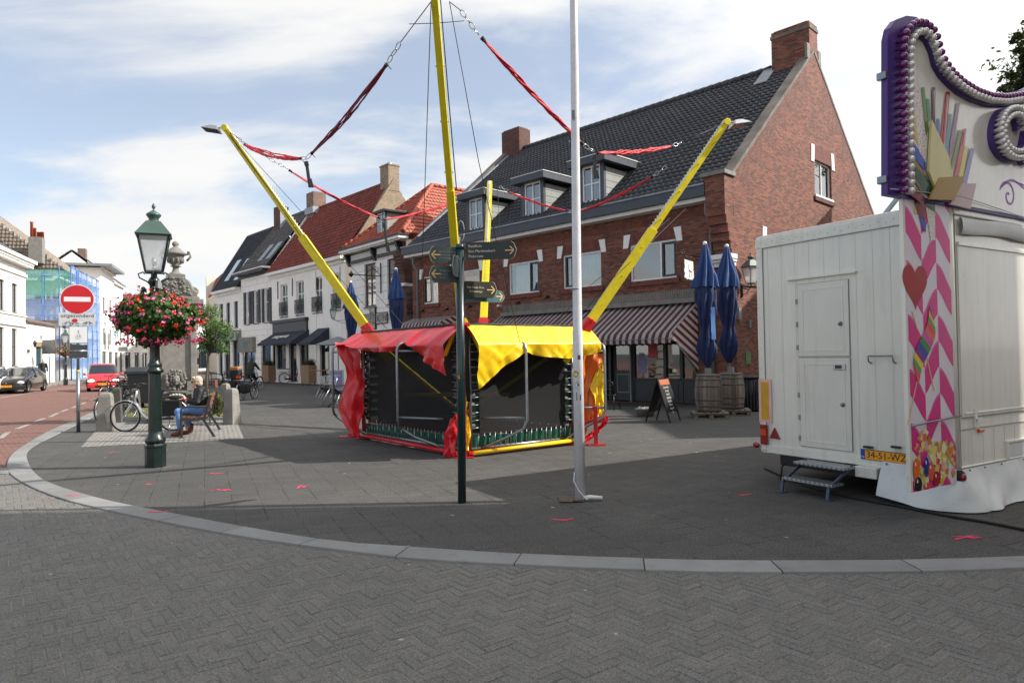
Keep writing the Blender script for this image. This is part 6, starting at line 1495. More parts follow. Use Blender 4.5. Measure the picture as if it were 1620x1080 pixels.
for i,(pts,c)in enumerate(scr):
 k=MB();q=clip([pc(*p)for p in pts],[(1,0,WX1-.002),(-1,0,-(WX0+.002)),(0,1,WZ1-.002)]);k.poly([FS2(a,b_,-.006-.0006*i)for a,b_ in q]);k.build('printed_wrapper',M['confetti']if c=='confetti' else cm_('foil_%s'%c,c,.2),art)
#sign board on the roof
BY=-.06
bpx=lambda px,py:(lambda p:(p.x,p.z))(T.onY(px,py,BY))
out_px=[(1404,308),(1404,200),(1404,62),(1408,44),(1418,31),(1434,25),(1450,27),(1465,36),(1476,52),(1481,72),(1487,92),(1499,110),(1515,126),(1535,139),(1556,147),(1580,149),(1600,146),(1620,141)]
O=[bpx(*p)for p in out_px];xe,ze_=O[-1]
O+=[(xe+.3,ze_+.13),(xe+.7,ze_+.27),(xe+1.1,ze_+.3),(xe+1.5,ze_+.27),(xe+1.9,ze_+.13)]
mir=xe+1.1;O+=[(2*mir-x,z)for x,z in reversed([bpx(*p)for p in out_px[3:]])]+[(2*mir-bpx(1404,200)[0],O[1][1]),(2*mir-O[0][0],O[0][1])]
zbot=O[0][1]
FS3=lambda a,b,d:(a,BY+d,b)
k=MB();k.prism(O,FS3,0,.06);sb_=k.build('sign_board',M['purple'],tr)
def inset(P,d):
 n=len(P);r=[]
 for i in range(n):
  p0,p,p1=Vector(P[i-1]),Vector(P[i]),Vector(P[(i+1)%n]);a,b=(p-p0).normalized(),(p1-p).normalized();na,nb=Vector((a.y,-a.x)),Vector((b.y,-b.x));m_=(na+nb);m_=m_/max(.35,m_.length)if m_.length else na
  r.append((p.x+m_.x*d,p.y+m_.y*d))
 return r
face_px=[(1432,307.5),(1432,100),(1434,72),(1440,62),(1450,58),(1460,66),(1468,84),(1473,105),(1482,120),(1495,134),(1510,147),(1530,158),(1556,167),(1580,168),(1600,166),(1620,162)]
Fp=[bpx(*p)for p in face_px];xf,zf_=Fp[-1]
Fp+=[(xf+.3,zf_+.11),(xf+.7,zf_+.24),(mir,zf_+.27)];Fp+=[(2*mir-x,z)for x,z in reversed(Fp[:-1])]
k=MB();k.prism(Fp,FS3,-.004,-.001);fc=k.build('sign_face',M['trailer2'],sb_)
inr=[Fp[i]for i in range(1,len(Fp)-1)];k=MB();k.tube([(a,BY-.02,b)for a,b in inr],.022,8);k.build('inner_rim',M['purple_dark'],sb_)
M['bulb_p']=mat('purple_bulb','6a1564',.12,coat=.8,var=.1);m,t,b=newmat('pearl_bulb');M['bulb_w']=m;b.inputs['Base Color'].default_value=lin('dcd8d2');b.inputs['Roughness'].default_value=.12;b.inputs['Coat Weight'].default_value=1;b.inputs['Metallic'].default_value=.25
def bulb_mb(p,m4=None):
 k=MB();k.lathe([(.016,0),(.017,.02),(.022,.035),(.033,.055),(.036,.072),(.03,.092),(.015,.103),(.001,.106)],10,M=basis(p,(1,0,0),(0,0,1),(0,-1,0)));return k
def along(P,step,x_max):
 r=[];acc=0
 for a,b in zip(P,P[1:]):
  a,b=Vector(a),Vector(b);L=(b-a).length;t=step-acc
  if acc==0 and not r:r.append(tuple(a));t=step
  while t<=L:r.append(tuple(a.lerp(b,t/L)));t+=step
  acc=L-(t-step)
 return[p for p in r if p[0]<x_max]
proto_b={}
def put_bulb(kind,x,z,par):
 if kind not in proto_b:
  o=bulb_mb((0,0,0)).build('bulb',M[kind],par);proto_b[kind]=o
 else:o=proto_b[kind].copy();COL.objects.link(o);o.parent=par
 o.location=(x,BY-.006,z)
c1_px=[(1418,303),(1417,200),(1417,75),(1420,58),(1428,46),(1440,40),(1453,42),(1464,52),(1471,66),(1474,82),(1482,101),(1495,119),(1512,134),(1533,147),(1556,155),(1580,157),(1600,154),(1620,149)]
w1_px=[(1428,303),(1427,200),(1427,85),(1430,66),(1438,56),(1448,52)]
for x,z in along([bpx(*p)for p in c1_px],.078,xe+.35):put_bulb('bulb_p',x,z+.0,sb_)
w2_px=[(1456,56),(1463,64),(1468,80),(1474,97),(1484,113),(1496,127),(1512,141),(1532,153),(1556,161),(1580,163),(1600,160),(1620,156)]
for x,z in along([bpx(*p)for p in w1_px+w2_px],.074,xe+.35):put_bulb('bulb_w',x,z-.01,sb_)
def ribbon_letter(pts,w,d0,d1,mt,par,name='letter'):
 P=smooth_pts([Vector((a,b,0))for a,b in pts],8);L_,R_=[],[]
 for i,p in enumerate(P):
  d=(P[min(i+1,len(P)-1)]-P[max(i-1,0)]).normalized();n=Vector((-d.y,d.x,0));L_.append(p+n*w/2);R_.append(p-n*w/2)
 k=MB()
 for i in range(len(P)-1):
  q=[L_[i],L_[i+1],R_[i+1],R_[i]]
  vs=[FS3(v.x,v.y,d0)for v in q]+[FS3(v.x,v.y,d1)for v in q];k.add(vs,[(0,1,2,3),(4,5,6,7),(0,1,5,4),(2,3,7,6)]+([(3,0,4,7)]if i==0 else[])+([(1,2,6,5)]if i==len(P)-2 else[]))
 return k.build(name,M[mt],par),P
C_pts=[bpx(*p)for p in[(1604,208),(1601,190),(1589,181),(1574,187),(1566,205),(1567,228),(1579,245),(1595,249),(1610,240)]]
h_pts=[bpx(*p)for p in[(1622,176),(1616,215),(1608,258)]]
h2=[bpx(*p)for p in[(1612,240),(1622,222),(1632,222),(1634,240),(1630,262)]]
lc_=MB();ex_=0
for P0,wd in((C_pts,.125),(h_pts,.12),(h2,.11)):
 o,P_=ribbon_letter(P0,wd,-.06,-.005,'purple',sb_)
 for off in(-.035,.035):
  Q=[]
  for i,p in enumerate(P_):d=(P_[min(i+1,len(P_)-1)]-P_[max(i-1,0)]).normalized();Q.append((p.x-d.y*off,p.y+d.x*off))
  for x,z in along(Q,.062,99):lc_.lathe([(.015,0),(.017,.02),(.028,.045),(.032,.062),(.026,.085),(.001,.1)],9,M=basis((x+random.uniform(-.006,.006),BY-.06,z),(1,0,0),(0,0,1),(0,-1,0)))
tag(lc_.build('letter_bulbs',M['bulb_w'],sb_),kind='stuff')
def qc(x,y):return bpx(1400+x/3.484,20+y/3.484)
prn=[([(110,480),(125,500),(165,690),(160,720),(118,620)],'cf7a80'),([(148,540),(162,560),(185,740),(165,700)],'d8c23c'),([(120,192),(146,190),(224,700),(215,850),(190,830)],'confetti'),([(195,415),(213,413),(236,640),(222,690)],'5c7d3a'),([(222,475),(240,478),(246,600),(234,610)],'2f8a5c'),([(252,413),(272,415),(276,655),(250,640)],'5c1f33'),([(278,585),(295,588),(296,700),(282,660)],'2f6fb4'),([(330,438),(353,440),(322,770),(295,720)],'b5202a'),([(345,560),(362,562),(350,690),(330,820),(318,780)],'5a8a9c'),([(388,500),(406,500),(372,740),(345,830),(350,720)],'8c6a86'),([(400,648),(418,655),(385,800),(352,905),(355,850)],'6f7d3c'),([(427,640),(442,645),(427,760),(400,900),(372,905)],'c03a3c'),([(430,735),(448,745),(422,910),(395,915)],'d0bf3c'),([(465,745),(484,757),(442,945),(415,940)],'7a78b0'),([(105,680),(130,680),(215,830),(215,880),(118,760)],'1d4fb0'),([(118,800),(160,815),(225,910),(190,990),(118,870)],'8a6a2c'),([(135,830),(250,945),(272,1040),(200,990),(150,900)],'1a4a30'),([(118,930),(210,1020),(200,1060),(118,1000)],'7a1f1f')]
for i,(pts,c)in enumerate(prn):
 k=MB();k.poly([FS3(a,b_,-.006-.0008*i)for a,b_ in[qc(*p)for p in pts]]);o=k.build('printed_sweet',M['confetti']if c=='confetti' else cm_('sweet_print_%d'%i,c,.25),fc)
 if i in(5,7,11):
  s_=MB();p0,p1=Vector(qc(*pts[0])),Vector(qc(*pts[2]));s_.beam(FS3(p0.x+.02,p0.y-.03,-.021),FS3(p1.x-.02,p1.y+.05,-.021),.01,.001,up=(0,1,0));s_.build('gloss_line',M['white'],o)
for pts,c,dd in(([(237,598),(330,800),(352,910),(262,985),(220,880)],'d8cd94',.03),([(272,915),(410,908),(350,1040),(215,1035)],'a07f36',.045),([(372,945),(488,945),(455,1085),(345,1060)],'c4abaa',.02)):
 k=MB();k.prism([qc(*p)for p in pts],FS3,-dd-.01,-dd+.012);k.build('cut_out_leaf',cm_('leaf_%s'%c,c,.35),sb_)
sp_=[]
for i in range(30):a=1.0+i*.28;r=.015+.0052*i;sp_.append((a,r))
cx,cz=bpx(1595,310);pts=[(cx+r*math.cos(a),cz+r*math.sin(a))for a,r in sp_]
M['lilac']=mat('lilac_scroll','a568c4',.4);ribbon_letter(pts[::3]+[bpx(1583,296),bpx(1600,285),bpx(1622,300),bpx(1640,312)],.022,-.008,-.005,'lilac',fc,'scroll')
ribbon_letter([bpx(1581,300),bpx(1588,288),bpx(1602,287),bpx(1622,294),bpx(1642,300)],.01,-.012,-.0085,'lilac',fc,'scroll')
hgm=MB()
for px,py in((1403,118),(1404,283)):a,b_=bpx(px,py);hgm.box(a-.02,a+.03,BY+.0,BY+.09,b_-.035,b_+.035)
hgm.build('sign_hinge',M['steel'],sb_,bevel=.008)
bk=MB();
for x in(.4,2.4,4.2):bk=MB();bk.beam((x,.1,TZ1),(x,.1,TZ1+.9),.05,.05,up=(0,1,0));bk.beam((x,.1,TZ1+.85),(x,.9,TZ1+.02),.04,.04);bk.build('sign_strut',M['steel'],sb_)
k=MB();p0=bpx(1404,300);k.tube([(p0[0],BY-.03,p0[1]),(0.1,BY-.03,TZ1+.03),(2,BY-.02,TZ1-.1)],.005,4);k.build('tie_wire',M['alu'],sb_)
#steps
st=thing('trailer_steps','two tread aluminium steps with blue grey legs below the trailer door','steps',(T.o.x,T.o.y,0),T.rot)
M['checker'],t,b=newmat('checker_plate');vec=coords(t,'UV',scale=(1,1,1),rot=(0,0,R(45)));br=nd(t,'ShaderNodeTexChecker');br.inputs['Scale'].default_value=24;t.links.new(vec,br.inputs['Vector'])
b.inputs['Metallic'].default_value=.8;t.links.new(ramp(t,br.outputs['Fac'],[(0,lin('787b7e')),(1,lin('b9bcbe'))]),b.inputs['Base Color']);b.inputs['Roughness'].default_value=.35;bump(t,b,br.outputs['Fac'],.6,.004)
ya,yb2=T.onX(1255,730,-.3).y,T.onX(1335,742,-.3).y
for i,(x0,x1,z)in enumerate(((-.3,-.03,.33),(-.52,-.3,.17))):
 k=MB();k.box(x0,x1,yb2-.0,ya,z-.03,z);k.build('tread',M['checker'],st,bevel=.004)
lg_m=mat('steel_blue_leg','485362',.4,metal=.4)
for y in(ya-.03,yb2+.03):
 k=MB();k.beam((-.1,y,.33),(-.55,y,.12),.025,.035);k.beam((-.54,y,.13),(-.56,y,.01),.025,.035);k.box(-.61,-.51,y-.05,y+.05,0,.012);k.build('leg',lg_m,st,bevel=.004)
cb=[G(1210,742),G(1262,765),G(1330,785),G(1420,802),G(1500,818),G(1560,828),G(1640,843),G(1760,860)]
k=MB();k.tube([p+Vector((0,0,.014))for p in smooth_pts(cb,6)],.014,6);tag(k.build('power_cable',M['rubber']),'black power cable lying on the paving along the trailer skirt','cable')
#STREET LAMPS WITH FLOWER BASKETS
def petals_mat(name,c1,c2):
 m,t,b=newmat(name);geo=nd(t,'ShaderNodeNewGeometry');cc=ramp(t,geo.outputs['Random Per Island'],[(.0,lin(c1)),(1,lin(c2))]);t.links.new(cc,b.inputs['Base Color']);b.inputs['Roughness'].default_value=.6
 tl=nd(t,'ShaderNodeBsdfTranslucent');t.links.new(cc,tl.inputs[0]);ms=nd(t,'ShaderNodeMixShader');ms.inputs[0].default_value=.3;t.links.new(b.outputs[0],ms.inputs[1]);t.links.new(tl.outputs[0],ms.inputs[2]);t.links.new(ms.outputs[0],t.nodes['Material Output'].inputs[0]);return m
M['pet_pink']=petals_mat('pink_petals','e0508a','f08fc0');M['pet_mag']=petals_mat('magenta_petals','c02a5a','e04a80');M['pet_red']=petals_mat('scarlet_petals','d81f18','f0482a')
def lamp_glass():
 m,t,b=newmat('frosted_lantern_glass');b.inputs['Base Color'].default_value=(.75,.78,.8,1);b.inputs['Roughness'].default_value=.35
 tr_=nd(t,'ShaderNodeBsdfTransparent');tl=nd(t,'ShaderNodeBsdfTranslucent');tl.inputs[0].default_value=(.85,.88,.9,1);a1=nd(t,'ShaderNodeMixShader');a1.inputs[0].default_value=.5;t.links.new(b.outputs[0],a1.inputs[1]);t.links.new(tl.outputs[0],a1.inputs[2])
 a2=nd(t,'ShaderNodeMixShader');a2.inputs[0].default_value=.42;t.links.new(a1.outputs[0],a2.inputs[1]);t.links.new(tr_.outputs[0],a2.inputs[2]);t.links.new(a2.outputs[0],t.nodes['Material Output'].inputs[0]);return m
M['lampglass']=lamp_glass();M['lamptop']=mat('lantern_green','3c544b',.35,var=.15,coat=.2)
def lantern(par,z0,s=1.0,rot=R(25),hexa=False,topm='lamptop'):
 """square tapering lantern: cage, four panes, hipped roof, vent and finial; bottom at z0"""
 sg=6 if hexa else 4;r0,r1,h=.115*s,.215*s,.56*s;q=1.414 if sg==4 else 1.12;rt=rot+math.pi/sg
 def pt(r,z,k):a=rt+2*math.pi*k/sg;return Vector((r*q*math.cos(a),r*q*math.sin(a),z))
 c=MB()
 for k in range(sg):c.beam(pt(r0,z0,k),pt(r1,z0+h,k),.022*s,.022*s);c.beam(pt(r0,z0,k),pt(r0,z0,k+1),.025*s,.025*s);c.beam(pt(r1,z0+h,k),pt(r1,z0+h,k+1),.03*s,.03*s)
 cg=c.build('lantern_cage',M['green_iron'],par)
 p=MB();
 for k in range(sg):p.poly([pt(r0*.99,z0+.01,k),pt(r0*.99,z0+.01,k+1),pt(r1*.99,z0+h-.01,k+1),pt(r1*.99,z0+h-.01,k)])
 p.build('lantern_glass',M['lampglass'],cg)
 t=MB();t.lathe([(.245*s*q,z0+h),(.255*s*q,z0+h+.015*s),(.24*s*q,z0+h+.03*s),(.11*s*q,z0+h+.22*s),(.105*s*q,z0+h+.23*s),(.001,z0+h+.262*s)],sg,rot=rt,smooth=False)
 t.lathe([(.085*s,z0+h+.2*s),(.075*s,z0+h+.24*s),(.07*s,z0+h+.28*s),(.1*s,z0+h+.32*s),(.11*s,z0+h+.34*s),(.1*s,z0+h+.36*s),(.04*s,z0+h+.4*s),(.012*s,z0+h+.42*s),(.01*s,z0+h+.43*s),(.028*s,z0+h+.46*s),(.024*s,z0+h+.49*s),(.001,z0+h+.53*s)],14)
 t.build('lantern_roof',M[topm],par)
 b_=MB();b_.lathe([(.03*s,z0),(.03*s,z0+.08*s),(.02*s,z0+.1*s)],8);b_.ell((0,0,z0+.16*s),(.04*s,.04*s,.07*s));b_.lathe([(.08*s,z0+.02*s),(.1*s,z0+.04*s)],10);b_.build('bulb',M['alu'],par)
def lamp_post(label,loc,H=4.03,group='green lamp posts with flower baskets'):
 t=thing('street_lamp',label,'street lamp',loc,0,group)
 p=MB();p.lathe([(.15,0),(.15,.3),(.16,.32),(.16,.34),(.135,.37)],8,smooth=False,rot=R(22));p.lathe([(.135,.37),(.15,.4),(.15,.43),(.115,.48),(.1,.55)],16)
 fl=12;prof=[]
 vs=[];zs=[.55,.9,1.2,1.45]
 for z,r in zip(zs,(.1,.095,.09,.088)):
  for k in range(fl*4):a=2*math.pi*k/(fl*4);rr=r*(1-.07*abs(math.sin(a*fl/2)));vs.append((rr*math.cos(a),rr*math.sin(a),z))
 n=fl*4;p.add(vs,[(i*n+k,i*n+(k+1)%n,(i+1)*n+(k+1)%n,(i+1)*n+k)for i in range(3)for k in range(n)],0,True)
 p.lathe([(.088,1.45),(.125,1.47),(.13,1.5),(.1,1.53),(.1,1.56),(.11,1.59),(.085,1.62),(.075,1.68),(.07,2.0),(.085,2.03),(.085,2.06),(.062,2.1),(.058,2.6),(.066,2.86),(.09,2.88),(.075,2.92),(.045,2.96),(.045,3.0)],18)
 p.build('post',M['green_iron'],t)
 o_=MB()
 for k in range(4):
  a=R(25)+k*math.pi/2;c,s=math.cos(a),math.sin(a)
  o_.tube([(c*.05,s*.05,2.62),(c*.13,s*.13,2.64),(c*.17,s*.17,2.70),(c*.15,s*.15,2.76),(c*.11,s*.11,2.74)],[.035,.03,.03,.035,.03],7);o_.ell((c*.15,s*.15,2.77),.035,8,6)
  o_.tube([(c*.03,s*.03,2.8),(c*.09,s*.09,2.88),(c*.2,s*.2,2.94),(c*.22,s*.22,3.0),(c*.15,s*.15,3.03),(c*.13,s*.13,3.0)],.011,6)
 o_.build('scroll_bracket',M['green_iron'],t)
 b_=MB();b_.box(.05,.09,-.06,.06,2.78,2.9);b_.build('bracket_plate',M['midgrey'],t)
 lantern(t,3.03);return t
def basket(label,loc,seed,rx=.68,ry=.64,rz=.44,nl=9500,nf=300,group='flower baskets on lamp posts'):
 rn=random.Random(seed);t=thing('flower_basket',label,'flower basket',loc,0,group)
 def surf(k=1.0):
  while True:
   d=Vector((rn.gauss(0,1),rn.gauss(0,1),rn.gauss(0,1))).normalized()
   b=.86+.24*noise.noise(d*2.3+Vector((seed,0,0)))+.12*noise.noise(d*6+Vector((0,seed,0)))
   zz=d.z*rz*(1.0 if d.z>0 else 1.05);e=1.0-.25*max(0,-d.z)
   return Vector((d.x*rx*e*k,d.y*ry*e*k,zz*k))*b,d
 b_=MB();b_.lathe([(.05,-.32),(.2,-.3),(.3,-.2),(.36,-.05),(.34,-.05),(.28,-.18)],18);
 for k in range(4):a=k*1.57;b_.tube([(.34*math.cos(a),.34*math.sin(a),-.05),(.08*math.cos(a),.08*math.sin(a),.35)],.008,5)
 b_.build('basket_bowl',M['black'],t)
 lf=MB()
 for i in range(nl):
  p,d=surf(rn.uniform(.55,1.02)**.5);s=rn.uniform(.016,.034);n=(d+Vector((rn.gauss(0,.6),rn.gauss(0,.6),rn.gauss(.2,.6)))).normalized();u=n.cross(Vector((rn.gauss(0,1),rn.gauss(0,1),rn.gauss(0,1)))).normalized();v=n.cross(u)
  lf.add([p+u*s*math.cos(a)*(1,.95)[k%2]+v*s*math.sin(a)for k,a in enumerate([0,1.05,2.1,3.14,4.2,5.2])],[tuple(range(6))])
 lf.build('leaves',M['leaf_geran'],t)
 sm=MB();fm={'pet_pink':MB(),'pet_mag':MB(),'pet_red':MB()}
 for i in range(nf):
  p,d=surf(rn.uniform(1.0,1.14));side=noise.noise(d*1.8+Vector((seed*3,2,0)))
  key='pet_red' if(side>-.05 and rn.random()<.7)else('pet_pink' if rn.random()<.62 else 'pet_mag')
  if d.z<-.55 and rn.random()<.6:continue
  if i%9==0:p=p+d*rn.uniform(.04,.13)
  sm.tube([p-d*.12,p],.003,4)
  for k in range(rn.randint(6,13)):
   q=p+Vector((rn.gauss(0,.017),rn.gauss(0,.017),rn.gauss(0,.013)));n=(d+Vector((rn.gauss(0,.5),rn.gauss(0,.5),rn.gauss(0,.5)))).normalized();u=n.cross(Vector((rn.gauss(0,1),rn.gauss(0,1),.3))).normalized();v=n.cross(u);s=rn.uniform(.011,.02)
   fm[key].add([q+u*s+n*.003,q+v*s,q-u*s+n*.003,q-v*s],[(0,1,2,3)])
 sm.build('stems',M['leaf'],t)
 for k,mb in fm.items():mb.build('blossoms',M[k],t)
 return t
LP=G(246,738);lamp_post('dark green cast iron lamp post with a large geranium basket, nearest on the square',(LP.x,LP.y,0))
fb=basket('large round basket of pink and scarlet geraniums on the nearest lamp post',(LP.x+.03,LP.y,2.3),3)
tr_=MB()
rn=random.Random(9)
for k in range(16):
 a=rn.uniform(0,6.28);x,y=.6*math.cos(a)*rn.uniform(.5,1.1),.55*math.sin(a);z=-.3;l=rn.uniform(.02,.1);tr_.tube([(x,y,z),(x*1.08,y*1.08,z-l*.6),(x*1.1,y*1.1,z-l)],.004,4)
 for j in range(7):s=.018;p=Vector((x*1.1+rn.gauss(0,.02),y*1.1+rn.gauss(0,.02),z-l+rn.gauss(0,.02)));tr_.add([p+Vector((s,0,0)),p+Vector((0,s*.5,s)),p-Vector((s,0,0)),p-Vector((0,0,s))],[(0,1,2,3)])
tr_.build('blossoms',M['pet_mag'],fb)
FPp=G(103.8,609);lamp_post('far lamp post with a small flower basket in front of the blue scaffold netting',(FPp.x,FPp.y,0))
basket('small distant red and orange flower basket on the far lamp post',(FPp.x,FPp.y,2.45),8,.75,.7,.45,1600,160)
def wall_lantern(label,wp,arm_dir,s=1.0):
 t=thing('wall_lantern',label,'wall lantern',wp,0,'green wall lanterns');lantern(t,0,s,R(20));d=Vector(arm_dir)
 b=MB();b.tube([(0,0,0),(0,0,-.12*s),d*.3+Vector((0,0,-.2*s)),d+Vector((0,0,-.12*s))],.014,6);b.tube([Vector((0,0,-.05)),Vector(d)*.5+Vector((0,0,-.32*s)),d+Vector((0,0,-.35*s))],.01,6)
 for k in range(3):a=k*2.1;b.tube([(.12*s*math.cos(a),.12*s*math.sin(a),0),(.15*s*math.cos(a),.15*s*math.sin(a),-.06*s),(0,0,-.13*s)],.008,5)
 b.box(d.x-.03,d.x+.03,d.y-.03,d.y+.03,d.z-.45*s,d.z-.05*s);b.build('arm',M['green_iron'],t);return t
q=BH.w(.32,.35,BH.onX(1168,446,.3).z);wall_lantern('green wall lantern on the corner of the brick house behind the blue parasols',q,BH.ex*-.3,.85)
q=H2.w(H2.onY(527,503,-.9).x,-.9,H2.onY(527,503,-.9).z);wall_lantern('green wall lantern on the long white house above the cafe terrace',q,H2.ey*.88+H2.ex*.0,.8)
#WHITE FLAGPOLE
M['polewhite']=mat('weathered_white_pole','d3d3d6',.35,var=.08,scale=5,dirt=.25)
fp0=G(918,791);fpt=thing('flagpole','tall white weathered flagpole with small stickers standing right of the trampoline','flagpole',(fp0.x,fp0.y,0))
k=MB();top=W(905,-200,7.68)-Vector((fp0.x,fp0.y,0));top=Vector((-.02,0,8.4));pp=Vector((-.018,0,0))
k.tube([(0,0,0),(.005,0,1.9),(.006,0,1.92),(.03,0,5),(.05,0,8.4)],[.06,.057,.052,.045,.036],18);k.build('pole',M['polewhite'],fpt)
zz=lambda py:1.65+(558.6-py)/1080*fp0.y
k=MB();k.tube([(-.004,0,zz(457)-.005),(-.004,0,zz(457)+.005)],[.0575,.0575],18);k.build('joint_ring',M['midgrey'],fpt)
M['worn']=mat('worn_metal_patch','6c6f74',.5);
def sticker(par,z,ang,r,w,h,m,name='sticker',off=.0008):
 s=MB();a0=w/r/2;s.grid(lambda u,v:((r+off)*math.sin(ang-a0+2*a0*u),-(r+off)*math.cos(ang-a0+2*a0*u),z-h/2+h*v),6,1);return s.build(name,m,par)
def round_sticker(par,z,ang,r,rad,m,off=.0008,name='sticker'):
 s=MB();s.poly([((r+off)*math.sin(ang+rad/r*math.cos(t)),-(r+off)*math.cos(ang+rad/r*math.cos(t)),z+rad*math.sin(t))for t in[i*.3927 for i in range(16)]]);return s.build(name,m,par)
sticker(fpt,zz(565),.25,.058,.035,.05,M['darkgrey']);round_sticker(fpt,zz(591),-.55,.058,.034,M['black'],.001);round_sticker(fpt,zz(591),-.55,.058,.028,mat('yellow_sticker','d6b52a',.4),.0014)
round_sticker(fpt,zz(608.5),-.05,.058,.036,mat('blue_sticker','2f6fa8',.4),.001);round_sticker(fpt,zz(608.5),-.05,.058,.031,M['white'],.0014);text('B',.05,basis((-.003,-.0605,zz(608.5)),(1,0,0),(0,0,1),(0,-1,0)),M['black'],fpt,ext=.0004)
sticker(fpt,zz(628),.45,.058,.03,.06,M['darkgrey']);sticker(fpt,zz(626),-.4,.058,.012,.09,M['worn']);sticker(fpt,zz(182),.0,.05,.03,.11,M['worn'],'worn_patch',.006)
k=MB();k.box(-.24,.02,-.12,.2,.004,.012);k.build('ground_plate',M['darkgrey'],fpt);
k=MB();k.tube([(.0,-.03,.03),(.1,-.05,.045),(.24,-.04,.03)],[.02,.024,.022],8);k.build('cleat',M['polewhite'],fpt)
k=MB();k.tube([(-.06,-.02,.32),(-.07,-.03,.22),(-.02,-.07,.12),(.06,-.07,.02),(.1,-.06,.05)],.008,6);k.build('lashing',M['polewhite'],fpt)
M['litter']=petals_mat('dry_leaves','8a4a22','b8763a');k=MB();rn=random.Random(2)
for i in range(40):p=Vector((-.12+rn.gauss(0,.06),-.1+rn.gauss(0,.03),.015+rn.uniform(0,.02)));s=.015;k.add([p+Vector((s,0,rn.uniform(0,.01))),p+Vector((0,s,0)),p-Vector((s,0,0)),p-Vector((0,s,0))],[(0,1,2,3)])
tag(k.build('leaf_litter',M['litter']),'dry brown leaves gathered at the foot of the white flagpole','leaves',kind='stuff').location=(fp0.x,fp0.y,0)
#GREEN SIGNPOST
gp=G(731,795);SPm=mat('signpost_green','14302f',.3,coat=.3,var=.1)
spt=thing('signpost','dark green fingerpost with six direction boards standing before the trampoline','signpost',(gp.x,gp.y,0))
k=MB();k.tube([(0,0,0),(.02,0,2.88)],.047,18);k.tube([(.02,0,2.84),(.02,0,2.9)],[.05,.05],18);k.build('post',SPm,spt)
z_at=lambda py:1.65+(561.9-py)/1080*gp.y
M['board_dark']=mat('board_green_black','101d20',.35,var=.05);M['board_grey']=mat('board_grey_green','3b4746',.4,var=.05);M['board_brown']=mat('board_olive_black','35352b',.4,var=.05);M['board_teal']=mat('board_teal','47676b',.35);M['letter_tan']=mat('letter_cream','cfc8b4',.5);M['arrow_gold']=mat('arrow_gold','d8b47a',.5)  # board_grey: greyer, paler green of the left-hand boards
def finger(z,h,L,ang,m,lines,right=True,fs=.042,arrow=True,start=.05,name='direction_board',bright=True,tz=0,top_line=True):
 """board hinged on the post, pointing along ang (radians in plan)"""
 ex=Vector((math.cos(ang),math.sin(ang),0));n=Vector((ex.y,-ex.x,0))
 o=Vector((.018,0,z));
 if n.y>0:n=-n
 sx_=1 if right else-1
 F=lambda a,b,d:tuple(o+ex*a+Vector((0,0,b))-n*d)
 q=[(start,-h/2),(L-.06,-h/2),(L-.03,-h/2+.02),(L,0),(L-.03,h/2-.02),(L-.06,h/2),(start,h/2)]if h<.25 else[(start,-h/2),(L-.03,-h/2),(L-.01,-h*.25),(L,0),(L-.01,h*.25),(L-.03,h/2),(start,h/2)]
 k=MB();k.prism(q,F,-.008,.008);b=k.build(name,m,spt,bevel=.001)
 e=MB();ed=[F(a,bb,-.0095)for a,bb in q];e.tube(ed[1:-1],.0022,4);e.build('board_edge',M['letter_tan'],b)
 X_=ex*sx_ if True else ex
 rd=ex if(ex.cross(Vector((0,0,1)))).dot(n)>0 else-ex
 tm=M['letter_tan']if bright else M['midgrey']
 for i,s in enumerate(lines):
  if not s:continue
  zc=(len(lines)-1)/2*fs*1.35-i*fs*1.35
  left=o+n*.009+Vector((0,0,zc))
  if rd.dot(ex)>0:left=left+ex*(start+.03)
  else:left=left+ex*(L-.12)
  text(s,fs,basis(left,rd,(0,0,1),n),tm,b,ext=.0008,align='LEFT')
 if arrow:
  a=MB();tipx=L-.03;
  for(x0,y0,x1,y1)in((tipx-.1,0,tipx,0),(tipx-.045,.045,tipx,0),(tipx-.045,-.045,tipx,0)):a.beam(F(x0,y0,-.0098),F(x1,y1,-.0098),.012,.002,up=n)
  a.build('arrow',M['arrow_gold'],b)
 c=MB();
 for zz_ in(z-h*.32,z+h*.32):c.beam(Vector((.018,0,zz_))+ex*.03,Vector((.018,0,zz_))+ex*(start+.01),.03,.03)
 c.build('clamp',SPm,b);return b
FR1=(.6-.0)
Lr=(821-731)/1080*gp.y/math.cos(R(8))
finger(z_at(398),.2,Lr*1.0,R(-6),M['board_dark'],['Raadhuis','Sint Martinuskerk','Plukroute'],fs=.043,start=.07)
finger(z_at(457),.185,.46,R(28),M['board_brown'],['Het Oude Huis','   Prinsenhage'],fs=.034,start=.05,bright=True)
finger(z_at(466),.14,.62,R(38),M['board_teal'],['',''],fs=.03,start=.05)
finger(z_at(404),.19,.36,R(180+22),M['board_grey'],['Beatrix winkelroute','Heemkunde museum','Prinsenhaags museum'],fs=.026,start=.045,bright=False)
finger(z_at(434),.185,.36,R(180+22),M['board_grey'],['Bruggenpad','Sporen','Breda'],fs=.03,start=.045,bright=False)
finger(z_at(422),.24,.2,R(180+68),M['board_grey'],['',''],fs=.03,start=.045,arrow=False)
round_sticker(spt,z_at(595),.1,.047,.026,mat('ochre_sticker','b08a2a',.4),.001)
